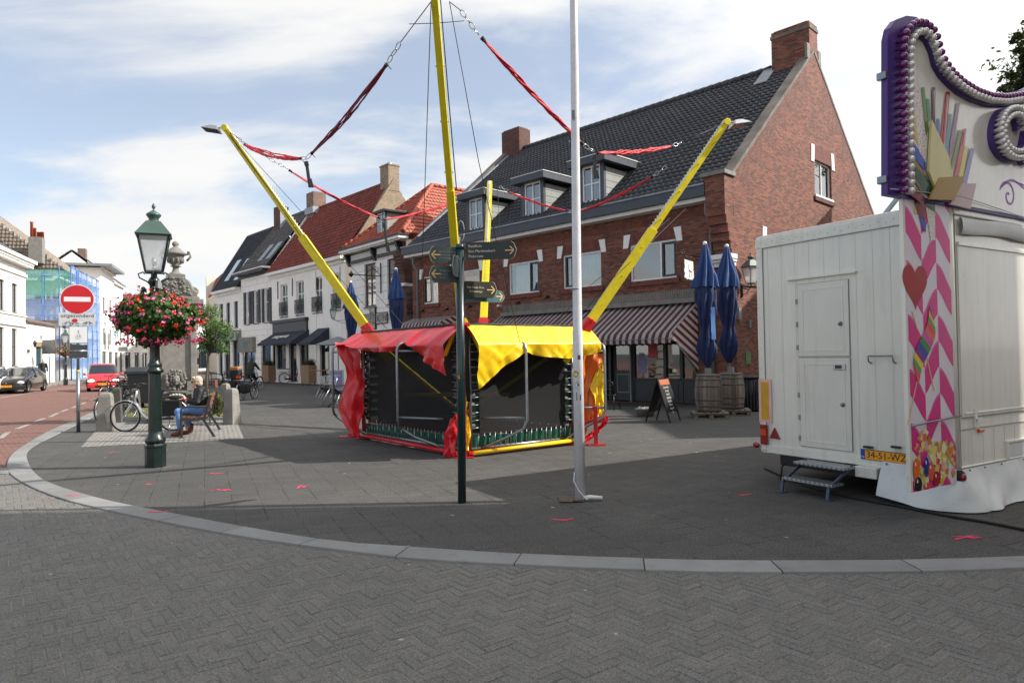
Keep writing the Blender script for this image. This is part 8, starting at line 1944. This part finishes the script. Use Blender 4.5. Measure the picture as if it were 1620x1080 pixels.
for s_ in(-1,1):k=MB();limb(k,[(.22,s_*.09,.96),(.58,s_*.1,.75 if s_>0 else .62),(.46,s_*.1,.33 if s_>0 else .2)],[.1,.075,.055]);fuse(k,'trouser_leg',M['trouser_dark'],rd_,.016,1)
for s_ in(-1,1):k=MB();z=.26 if s_>0 else .11;limb(k,[(.45,s_*.1,z),(.58,s_*.1,z-.03)],[.045,.035]);fuse(k,'shoe',M['rubber'],rd_,.012,1)
q=G(462,606.5);bicycle('small dark red bicycle parked between the wooden planters',(q.x-.5,q.y,0),R(35),M['bike_red'],M['bike_red'],'step')
q=G(238,646);wc=thing('waste_container','large dark grey wheeled waste container behind the lamp post','waste container',(q.x,q.y,0),R(8))
M['bin']=mat('bin_grey','2d3134',.55,var=.1,dirt=.2)
k=MB();vs=[(x*a,y*b,z)for z,a,b in((.2,.45,.33),(1.2,.6,.45))for x,y in((-1,-1),(1,-1),(1,1),(-1,1))];k.add(vs,[(0,3,2,1),(4,5,6,7),(0,1,5,4),(1,2,6,5),(2,3,7,6),(3,0,4,7)]);k.build('bin_body',M['bin'],wc,bevel=.03)
k=MB();k.prism([(-.5,1.2),(.5,1.2),(.5,1.25),(.2,1.42),(-.2,1.45),(-.5,1.3)],lambda a,b,d:(d,a,b),-.64,.64);k.build('lid',M['bin'],wc,bevel=.02)
k=MB()
for x in(-.4,.4):
 for y in(-.28,.28):k.lathe([(.1,-.025),(.1,.025)],14,M=basis((x,y,.1),(1,0,0),(0,0,1),(0,-1,0)));k.box(x-.02,x+.02,y-.02,y+.02,.1,.22)
k.build('castor',M['rubber'],wc)
#CARS
def car(name_label,loc,rot,L,Wd,H,paint,hood,plate_txt,st,light_on=False):
 t=thing('parked_car' if not light_on else 'car',name_label,'car',loc,rot);hw=Wd/2;b=MB();ring=[];n=len(st)
 for(x,zb,zs_,zt,wl,ws,wt)in st:
  half=[(wl*.9,zb),(wl,zb+.1),(wl*1.0,(zb+zs_)/2),(ws,zs_-.03),(ws*.985,zs_),((ws+wt)/2,(zs_+zt)/2),(wt,zt-.05*(zt>zs_+.1)),(wt*.8,zt),(wt*.35,zt+.012)]
  pts=[(x,y*hw,z)for y,z in half]+[(x,-y*hw,z)for y,z in reversed(half)];ring.append(pts)
 m_=len(ring[0]);vs=[p for r in ring for p in r];fs=[];ms=[]
 for i in range(n-1):
  tall=st[i][3]>st[i][2]+.25 and st[i+1][3]>st[i+1][2]+.25;ramp_=(st[i][3]>st[i][2]+.25)!=(st[i+1][3]>st[i+1][2]+.25)
  for k_ in range(m_-1):
   fs.append((i*m_+k_,i*m_+k_+1,(i+1)*m_+k_+1,(i+1)*m_+k_));kk=min(k_,m_-2-k_)
   glass=(tall and kk in(4,5)and not(abs(i-n*.5)<.0))or(ramp_ and kk in(5,6,7,8))
   ms.append(1 if glass else 0)
 b.add(vs,fs,0,True)
 for i,q in enumerate(ms):b.m[i]=q
 b.poly(list(reversed(ring[0])));b.poly(ring[-1]);body_=b.build('body',[paint,M['glass_dark']],t)
 fx=-.0
 k=MB();
 for x in(st[0][0]+.62,L-.62):
  for s in(-1,1):wheel(t,(x,s*(hw-.1),.3),.3,.19,(0,s,0),spokes=6)
 for x in(.62,L-.62):
  for s in(-1,1):k.tube([(x+.36*math.cos(a),s*(hw+.002),.3+.36*math.sin(a))for a in[i*math.pi/12 for i in range(13)]],.022,6)
 k.build('wheel_arch',M['rubber'],t)
 k=MB()
 for s in(-1,1):
  for x in(L*.48,L*.72):k.beam((x,s*hw*.96,H*.62),(x+.03,s*hw*.74,H*.955),.06,.03)
 k.build('pillar',M['black'],t)
 zb_=hood
 k=MB();k.box(-.06,.2,-hw*.96,hw*.96,.2,.47);k.build('bumper',paint,t,bevel=.06)
 k=MB();k.box(-.075,0,-hw*.5,hw*.5,.24,.34);k.box(-.04,.02,-hw*.42,hw*.42,.52,.6);k.build('grille',M['black'],t,bevel=.01)
 hl=mat('headlamp_glass','dfe3e4',.1,coat=1)if not light_on else mat('lit_headlamp','fff4d8',.1,emis=('fff0c8',4))
 for s in(-1,1):
  k=MB();k.ell((.07,s*hw*.72,.6),(.12,.17,.09),14,10);k.build('headlight',hl,t)
  k=MB();k.box(.03,.1,s*hw*.72-.2,s*hw*.72+.2,.49,.53);k.build('bumper_strip',M['black'],t)
  k=MB();k.ell((L*.33,s*(hw+.1),H*.63),(.06,.1,.07),10,8);k.build('mirror',M['black']if not light_on else paint,t)
 k=MB();k.box(-.09,-.075,-.26,.26,.36,.47);p_=k.build('number_plate',M['plate_yellow'],t)
 text(plate_txt,.1,basis((-.092,0,.415),(0,-1,0),(0,0,1),(-1,0,0)),M['black'],p_,ext=.001)
 k=MB();k.prism([(0,.05),(.035,0),(0,-.05),(-.035,0)],lambda a,bb,d:(-.05+d,a,.57+bb),-.01,0);k.build('badge',M['chrome'],t)
 k=MB()
 for s in(-1,1):k.tube([(L*.28,s*.1,H*.66),(L*.3,s*.5,H*.7)],.008,5)
 k.box(L*.6,L*.62,-hw*.7,hw*.7,H*.7,H*.72);k.build('wiper',M['black'],t)
 return t
M['car_red']=mat('red_car_paint','c0222c',.3,var=.04,coat=.8);M['car_black']=mat('black_car_paint','0c0d10',.2,var=.1,coat=1,spec=.6);M['car_white']=mat('white_car_paint','d8d9da',.25,coat=.8)
pst=[(-.03,.22,.5,.53,.7,.8,.7),(.05,.2,.66,.72,.86,.9,.8),(.4,.2,.84,.88,.97,.95,.84),(.85,.2,.93,.97,1,.96,.86),(1.4,.2,.95,1.46,1,.97,.78),(1.9,.2,.96,1.53,1,.98,.8),(2.6,.2,.98,1.54,1,.98,.8),(3.2,.2,1.0,1.5,.99,.97,.78),(3.42,.25,1.0,1.1,.96,.94,.84),(3.5,.3,.9,.95,.9,.88,.8)]
cst=[(-.03,.2,.46,.5,.66,.76,.66),(.06,.2,.6,.66,.86,.88,.76),(.5,.18,.78,.83,.98,.95,.82),(1.1,.18,.89,.93,1,.96,.84),(1.95,.18,.92,1.36,1,.96,.74),(2.4,.18,.93,1.44,1,.97,.76),(3.0,.2,.96,1.42,1,.96,.74),(3.6,.22,.99,1.3,.98,.93,.7),(3.95,.28,.98,1.04,.94,.9,.74),(4.05,.3,.8,.85,.9,.86,.76)]
q=W(155,560,38.0);hd_=math.atan2(.86,-.5);car('small red hatchback with lit headlights driving towards the viewer',(q.x+.3,q.y,-.01),R(122),3.5,1.6,1.54,M['car_red'],.9,'NX-TT-27',pst,True)
q=W(10,560,36.8);car('black hatchback parked at the left kerb in front of the white mansion',(q.x,q.y,-.01),math.atan2(.93,-.33),4.05,1.75,1.45,M['car_black'],.9,'3-KTT-07',cst)
q=W(-62,560,34);c3=car('white car mostly outside the left edge of the photo',(q.x-.3,q.y+.8,-.01),math.atan2(.93,-.33),4.05,1.75,1.45,M['car_white'],.9,'7-XZB-31',cst)
#PARASOLS
def parasol(label,px,Y,ztop,s=1.0,group='closed blue cafe parasols',seed=1,mount=0.0):
 x=wx(px,Y);t=thing('parasol',label,'parasol',(x,Y,0),0,group);rn=random.Random(seed)
 k=MB();k.tube([(0,0,mount),(0,0,ztop-.1)],.035*s,8);k.build('pole',M['alu'],t)
 c=MB();NF=8
 def surf(z0,z1,rs,amp,tw,ph,droop=0):
  def f(u,v):
   a=2*math.pi*u;z=z0+(z1-z0)*v;i=v*(len(rs)-1);j=min(int(i),len(rs)-2);r=rs[j]+(rs[j+1]-rs[j])*(i-j)
   fold=abs(math.cos(NF/2*(a+tw*v)+ph));rr=r*(1-amp*(1-fold)*min(1,v*3+.1))*(1+.36*noise.noise(Vector((math.cos(a)*1.1,math.sin(a)*1.1+z*1.9,seed)))+.1*noise.noise(Vector((math.cos(a)*3,math.sin(a)*3,z*4+seed))));zz=z-(droop*fold if v>.96 else 0)
   return(rr*math.cos(a),rr*math.sin(a)*.85,zz+.03*noise.noise(Vector((a*2,z*3,seed+4))))
  return f
 c.grid(surf(ztop,ztop-1.05*s,[.05*s,.11*s,.19*s,.27*s,.32*s],.5,.4,0,.05),96,16);cn_=c.build('canopy',M['parasol_blue'],t)
 d=MB();d.grid(surf(ztop-.95*s,ztop-3.05*s,[.17*s,.25*s,.26*s,.24*s,.2*s,.15*s,.2*s,.24*s,.17*s,.05*s],.42,1.1,.7),96,40);d.build('canopy_skirt',M['parasol_navy'],t)
 b=MB();b.tube([(.155*s*math.cos(a),.135*s*math.sin(a),ztop-2.32*s+.02*math.sin(2*a))for a in[i*.314 for i in range(20)]],.012,6,closed=True);b.build('tie_strap',M['parasol_navy'],t)
 p=MB();p.lathe([(.055*s,-.06),(.055*s,0),(.035*s,.03),(.001,.04)],12,c=(0,0,ztop));p.build('cap',M['white_gloss'],t);return t
M['parasol_blue']=mat('blue_canvas','27457a',.75,var=.12,scale=3);M['parasol_navy']=mat('navy_blue_canvas','172855',.75,var=.2,scale=3);M['parasol_light']=mat('sunlit_blue_canvas','3f6ca8',.75)
zt1=1.65+(555.5-384)/1080*17.0
pa1=parasol('closed blue parasol rising from the left wooden barrel',1119,17.0,zt1,1.02,seed=2,mount=.9)
k=MB();k.grid(lambda u,v:(.05+.12*u,-.215+.05*u+.02*math.sin(v*5),zt1-1.62-.8*v),4,12);k.build('sunlit_strip',M['parasol_light'],pa1)  # sunlit side of the folds, put into the colour as a paler strip
parasol('closed blue parasol rising from the right wooden barrel by the house corner',1153.5,17.7,1.65+(554.6-388)/1080*17.7,1.0,seed=5,mount=.9)
parasol('closed blue parasol behind the red cover, in front of the lattice cornice house',628,25.5,1.65+(563-424)/1080*25.5,1.05,seed=7)
parasol('closed blue parasol left of the red bracket, half hidden by the yellow arm',556.5,28.5,1.65+(564.5-445)/1080*28.5,1.05,seed=9)
q=W(330,560,45);t=thing('parasol','open dark blue parasol over the dark terrace tables beside the tree','parasol',(q.x,q.y,0));k=MB();k.tube([(0,0,0),(0,0,2.6)],.03,8);k.build('pole',M['alu'],t)
k=MB();k.lathe([(.05,2.68),(1.1,2.25),(1.1,2.1)],8,smooth=False,rot=.4);k.build('canopy',M['parasol_navy'],t)
for i,s_ in enumerate(('LAGER',)):text('PUB',.28,basis((-.1,-1.06,2.2),(1,0,0),(0,0,1),(0,-1,0)),M['white'],t,ext=.01)
q=W(517,560,36);t=thing('parasol','flat grey parasol behind the bent tube of the trampoline frame','parasol',(q.x+.6,q.y,0));k=MB();k.tube([(0,0,0),(0,0,2.4)],.03,8);k.build('pole',M['midgrey'],t);k=MB();k.lathe([(.05,2.75),(1.2,2.35),(1.2,2.3)],4,smooth=False,rot=.5);k.build('canopy',M['midgrey'],t)
#BARRELS AND PALLETS
M['barrel'],t_,b_=newmat('weathered_oak');vec=coords(t_,'Object');sx_=nd(t_,'ShaderNodeSeparateXYZ');t_.links.new(vec,sx_.inputs[0]);at=nd(t_,'ShaderNodeMath',operation='ARCTAN2');t_.links.new(sx_.outputs[1],at.inputs[0]);t_.links.new(sx_.outputs[0],at.inputs[1])
ml=nd(t_,'ShaderNodeMath',operation='MULTIPLY');t_.links.new(at.outputs[0],ml.inputs[0]);ml.inputs[1].default_value=22/6.283;fr_=nd(t_,'ShaderNodeMath',operation='FRACT');t_.links.new(ml.outputs[0],fr_.inputs[0])
fl_=nd(t_,'ShaderNodeMath',operation='FLOOR');t_.links.new(ml.outputs[0],fl_.inputs[0]);wn_=nd(t_,'ShaderNodeTexWhiteNoise',noise_dimensions='1D');t_.links.new(fl_.outputs[0],wn_.inputs['W'])
v2=coords(t_,'Object',scale=(9,9,.9));nn=noise_n(t_,v2,3,7,.7);tone=mixc(t_,.45,nn,wn_.outputs[0]);cc=ramp(t_,tone,[(.25,lin('403831')),(.5,lin('6f655a')),(.8,lin('988c7e'))])
seam=ramp(t_,fr_.outputs[0],[(0,g(1)),(.04,g(1)),(.06,g(0))]);cc=mixc(t_,seam,cc,lin('1c1a18'));t_.links.new(cc,b_.inputs['Base Color']);b_.inputs['Roughness'].default_value=.85;bump(t_,b_,nn,.4,.01)
M['pallet']=wood('pallet_wood','5f574c','8c8170');M['hoop']=mat('rusty_hoop','5a5654',.6,metal=.5,var=.3,scale=6,dirt=.4)
def barrel(label,px,Y,z0,rot):
 t=thing('barrel',label,'barrel',(wx(px,Y),Y,z0),rot,'wooden barrels holding the parasols')
 prof=[(.28-.0+.055*math.sin(math.pi*i/14)-.0,.93*i/14)for i in range(15)];k=MB();k.lathe([(r,z)for r,z in prof],44);k.lathe([(.25,.905),(.001,.905)],30);k.build('staves',M['barrel'],t)
 for z in(.03,.13,.28,.62,.78,.88):
  r=.28+.055*math.sin(math.pi*z/.93)+.004;r2=.28+.055*math.sin(math.pi*(z+.035)/.93)+.004;k=MB();k.lathe([(r-.003,z),(r,z+.001),(r2,z+.034),(r2-.003,z+.035)],44);k.build('hoop',M['hoop'],t)
 k=MB();k.box(-.07,.07,-.07,.07,.9,1.08);k.build('parasol_socket',M['midgrey'],t,bevel=.01);return t
barrel('weathered oak barrel on a pallet, left one nearer the shop',1119.5,17.0,.145,0);barrel('weathered oak barrel on a pallet, right one nearer the house corner',1155.5,17.7,.145,1)
def pallet(label,px,Y,rot):
 t=thing('pallet',label,'pallet',(wx(px,Y),Y,0),rot,'pallets under the barrels')
 for i in range(6):k=MB();x=-.42+i*.145;k.box(x,x+.115,-.4,.4,.12,.142);k.build('board',M['pallet'],t,bevel=.003)
 for y in(-.38,0,.3):
  k=MB();k.box(-.43,.43,y,y+.08,.1,.119);k.box(-.43,.43,y,y+.08,0,.02)
  for x in(-.42,-.05,.32):k.box(x,x+.1,y,y+.08,.0205,.0995)
  k.build('stringer',M['pallet'],t)
 return t
pallet('wooden pallet under the left barrel',1120,17.0,R(-8));pallet('wooden pallet under the right barrel',1157,17.7,R(-14))
q=G(1185,655);t=thing('litter_bin','dark ribbed bin at the brick house corner behind the trailer','bin',(wx(1186,18.6),18.6,0));k=MB();k.lathe([(.24,0),(.26,.9)],20);k.build('bin_body',M['black'],t)
k=MB()
for i in range(20):a=i*.314;k.beam((.26*math.cos(a),.26*math.sin(a),.05),(.275*math.cos(a),.275*math.sin(a),.85),.03,.015)
k.build('ribs',M['darkgrey'],t);k=MB();k.lathe([(.28,.9),(.28,.94),(.2,.95)],20);k.build('rim',M['darkgrey'],t)
q=G(1047,668);ab=thing('chalkboard','black A frame menu board with an orange header before the shop door','menu board',(wx(1047,16.2),16.2,0),R(-38))
def aside(sgn,writing):
 T4=Matrix.Rotation(R(-17*sgn),4,'Y');p=lambda x,y,z:Matrix.Translation((0,0,1.02))@T4@Vector((x,y,z));k=MB()
 F_=lambda a,b,d:tuple(p(d*sgn,a,b-1.02))
 k.prism([(-.26,.2),(.26,.2),(.26,1.0),(-.26,1.0)],F_,0,.018);b=k.build('board',M['black'],ab);k=MB()
 for y in(-.28,.28):k.beam(p(0,y,-1.06),p(0,y,0),.03,.03)
 k.beam(p(0,-.28,0),p(0,.28,0),.03,.03);k.build('frame',M['rubber'],b)
 if writing:
  k=MB();k.prism([(-.25,.86),(.25,.86),(.25,.99),(-.25,.99)],F_,.019,.022);k.build('header',mat('orange_header','a5562c',.6),b)
  n=(Vector(F_(0,.5,1))-Vector(F_(0,.5,0))).normalized();y_=(Vector(F_(0,1,0))-Vector(F_(0,0,0))).normalized();x_=y_.cross(n)
  for i,s in enumerate(('Lunch','soep','tosti','salade','koffie','thee','taart','ijs')):text(s,.085 if i else .1,basis(F_(0,.8-i*.085,.021),x_,y_,n),M['chalk'],b,ext=.001,sx=1.2)
M['chalk']=mat('chalk','b8b8b4',.9);aside(1,True);aside(-1,False)
t=thing('stone_planter','low round grey stone planter beside the shop window and menu board','planter',(wx(1019,17.6),17.6,0));k=MB();k.lathe([(.2,0),(.26,.18),(.28,.2),(.24,.2),(.2,.14)],24);k.build('bowl',M['stone'],t);k=MB()
rn=random.Random(6)
for i in range(40):a=rn.uniform(0,6.28);r=rn.uniform(0,.2);k.ell((r*math.cos(a),r*math.sin(a),.2+rn.uniform(0,.03)),.02,6,4)
k.build('pebbles',M['white'],t)
def cafe_chair(label,loc,rot,seat_m,leg_m,group,tip=0):
 t=thing('cafe_chair',label,'chair',loc,rot,group);k=MB();k.grid(lambda u,v:(-.2+.4*u,-.2+.4*v,.44+.01*math.cos(u*6)),8,8);k.tube([(-.2,-.2,.44),(.2,-.2,.44),(.2,.2,.44),(-.2,.2,.44)],.012,6,closed=True);k.build('seat',seat_m,t)
 for x,y in((.2,.2),(.2,-.2),(-.2,.2),(-.2,-.2)):k=MB();k.tube([(x,y,.44),(x*1.2,y*1.12,0)],.013,7);k.build('leg',leg_m,t)
 k=MB();k.tube([(-.2,-.2,.44),(-.26,-.2,.8),(-.27,-.1,.86),(-.27,.1,.86),(-.26,.2,.8),(-.2,.2,.44)],.013,7)
 for z in(.6,.7,.78):k.tube([(-.235-.03*(z-.6)*4,-.19,z),(-.25-.03*(z-.6)*4,0,z+.01),(-.235-.03*(z-.6)*4,.19,z)],.01,6)
 k.build('backrest',leg_m,t);return t
pr=None
for i,(px,Y,dz,lb)in enumerate(((515,22.5,0,'aluminium terrace chair tipped against its table, nearest the bent tube'),(521,22.7,0,'aluminium terrace chair between the tipped chair and the red cover'),(512,23.4,0,'aluminium terrace chair behind the nearest tipped one'))):
 if pr is None:pr=cafe_chair(lb,(0,0,0),0,M['black'],M['alu'],'aluminium terrace chairs');o=pr
 else:o=copy_tree(pr);o['label']=lb
 o.location=(wx(px,Y),Y,.14);o.rotation_euler=(R(0),R(28),R(40+i*14))
def cafe_table(label,px,Y,rot,h=.74,w=.7,m='black',group='terrace tables'):
 t=thing('terrace_table',label,'table',(wx(px,Y),Y,0),rot,group);k=MB();k.box(-w/2,w/2,-w/2,w/2,h-.03,h);k.build('table_top',M[m],t,bevel=.005);k=MB();k.tube([(0,0,.05),(0,0,h-.03)],.03,8)
 for a in range(4):k.tube([(0,0,.3),(.25*math.cos(a*1.57+.78),.25*math.sin(a*1.57+.78),0)],.02,6)
 k.build('table_base',M['black'],t);return t
cafe_table('dark table with tipped aluminium chairs beside the red vinyl cover',527,22.8,.3);cafe_table('brown wooden terrace table with crossed legs before the planters',515,33,.6,1.05,1.3,'bench_wood');cafe_table('dark terrace table under the blue parasol',352,44,.2);cafe_table('dark terrace table beside the white pillar of the corner cafe',366,46,.2)
pr=None
for i,(px,Y,a,lb)in enumerate(((340,43.5,30,'dark terrace chair left of the parasol pole'),(348,42.8,200,'dark terrace chair nearest the loaded bicycle'),(358,45,90,'dark terrace chair between the two dark tables'),(370,45.5,140,'dark terrace chair nearest the shop fascia'),(530,32.6,220,'dark wooden chair at the brown terrace table'),(522,34.2,20,'dark chair behind the brown terrace table'))):
 if pr is None:pr=cafe_chair(lb,(0,0,0),0,M['black'],M['black'],'dark terrace chairs');o=pr
 else:o=copy_tree(pr);o['label']=lb
 o.location=(wx(px,Y),Y,0);o.rotation_euler=(0,0,R(a))
o=copy_tree(pr);o['label']='dark chair in the shade under the striped awning left of the shop door';p_=W(964,600,19.8);o.location=(p_.x,p_.y,0);o.rotation_euler=(0,0,R(60))
k=MB();q=W(330,601,40);t=thing('wooden_bench','low brown wooden bench behind the shrub','bench',(q.x,40,0));k.box(-.45,.45,-.2,.2,.38,.46);k.build('seat',M['bench_wood'],t,bevel=.01);k=MB();k.box(-.45,-.37,-.18,.18,0,.379);k.box(.37,.45,-.18,.18,0,.379);k.build('leg',M['bench_wood'],t)
M['planter_wood']=wood('planter_boards','7c6450','9c8268',axis=1)
for i,(pl_,pr2,pt,pb,lb)in enumerate(((416.8,433.5,575.6,603.3,'square wooden planter with grass left of the lingerie shop door'),(478.5,498.6,575.3,606.4,'square wooden planter with grass between the red bicycle and the terrace'),(507.5,523,576.3,604,'square wooden planter with grass behind the terrace table'))):
 if i==0:lb='square wooden planter with grass at the left end of the dark awning'
 c=G((pl_+pr2)/2,pb+2.2);w_=(pr2-pl_)/1080*c.y/1.2;h_=(pb-pt)/1080*c.y;t=thing('wooden_planter',lb,'planter',(c.x,c.y,0),R(-48+20),'wooden planters on wheels');k=MB();k.box(-w_/2,w_/2,-w_/2,w_/2,.08,h_)
 for j in range(4):
  x=-w_/2+w_*(j+.5)/4
  k.box(x-w_/8+.006,x+w_/8-.006,-w_/2-.012,-w_/2,.09,h_-.01)
 k.build('box',M['planter_wood'],t,bevel=.004)
 k=MB()
 for x,y in((-1,-1),(1,-1),(1,1),(-1,1)):k.lathe([(.045,-.02),(.045,.02)],10,M=basis((x*w_*.38,y*w_*.38,.045),(1,0,0),(0,0,1),(0,-1,0)))
 k.build('castor',M['rubber'],t);k=MB();rn=random.Random(i)
 for j in range(420):a=Vector((rn.uniform(-.45,.45)*w_,rn.uniform(-.45,.45)*w_,h_-.03));e=a+Vector((rn.gauss(0,.1),rn.gauss(0,.1),rn.uniform(.25,.5)));s_=Vector((.012,rn.uniform(-.01,.01),0));k.add([a-s_,a+s_,e],[(0,1,2)])
 k.build('grass_tuft',M['leaf_dark'],t)
q=W(532,600,31);t=thing('pavement_sign','white framed lilac pavement sign beside the terrace table','pavement sign',(q.x,q.y,0),R(8));k=MB();k.box(-.33,.33,-.03,.03,.15,1.1);k.build('sign_frame',M['alu'],t,bevel=.01);k=MB();k.box(-.27,.27,-.036,-.031,.22,1.04);f2=k.build('sign_face',M['poster_lilac'],t);text('menu',.16,basis((0,-.038,.85),(1,0,0),(0,0,1),(0,-1,0)),M['white'],f2,ext=.001)
k=MB();k.tube([(-.25,0,.15),(-.25,-.1,0)],.015,6);k.tube([(.25,0,.15),(.25,.15,0)],.015,6);k.build('stand',M['alu'],t)
q=BH.onY(1122,383,-.0);p1_=BH.onY(1090,381,-1.1);xs=BH.onY(1138,383,0).x;z_=BH.onY(1138,384,0).z
ds=thing('hanging_sign','white ragged hanging shop sign with a pink deer on an iron bracket','shop sign',(BH.o.x,BH.o.y,0),BH.rot)
yy=-1.25
xs=-.75;z_=4.38;ds.location=BH.w(0,-.3,0)
k=MB();k.tube([(xs,.32,z_),(xs,yy,z_+.02),(xs,yy-.15,z_+.08)],.014,6);k.tube([(xs,yy+.1-.09*math.cos(a)*(1-a/9),z_+.02+.09*math.sin(a)*(1-a/9))for a in[i*.5 for i in range(14)]],.009,5);k.tube([(xs,-.02,z_-.55),(xs,-.15,z_-.3),(xs,-.45,z_-.1),(xs,-.6,z_)],.01,6);k.tube([(xs,-.02,z_-.6),(xs,-.02,z_+.15)],.012,6);k.build('bracket',M['black'],ds)
rn=random.Random(3);P_=[]
for i in range(10):P_.append((-1.18+rn.uniform(-.03,.03),z_-.12-.058*i))
for i in range(6):P_.append((-1.14+.08*i,z_-.68+rn.uniform(-.05,.04)))
for i in range(10):P_.append((-.72+rn.uniform(-.02,.02),z_-.66+.056*i))
k=MB();k.prism(P_,lambda a,b,d:(xs+d,a,b),-.008,.008);sgn=k.build('sign_panel',M['white_gloss'],ds)
k=MB();k.tube([(xs,-1.05,z_),(xs,-1.05,z_-.12)],.005,4);k.tube([(xs,-.82,z_),(xs,-.82,z_-.12)],.005,4);k.build('hanger',M['black'],ds)
M['deer']=mat('dusty_pink_print','c98a96',.6)
k=MB();X_=xs-.0105;X2_=xs+.0105
for X0 in(X_,X2_):
 for pts,r in(([(-.98,-.3),(-.96,-.42)],.018),([(-.97,-.42),(-.82,-.46)],.034),([(-.97,-.45),(-.965,-.62)],.01),([(-.93,-.46),(-.93,-.62)],.01),([(-.84,-.47),(-.82,-.62)],.01),([(-1.0,-.3),(-1.04,-.31)],.014),([(-.99,-.29),(-1.04,-.2),(-1.08,-.17)],.005),([(-.97,-.29),(-.92,-.2),(-.88,-.17)],.005)):
  k.tube([(X0,a,z_+b)for a,b in pts],r*.5,5)
k.build('deer_print',M['deer'],sgn)
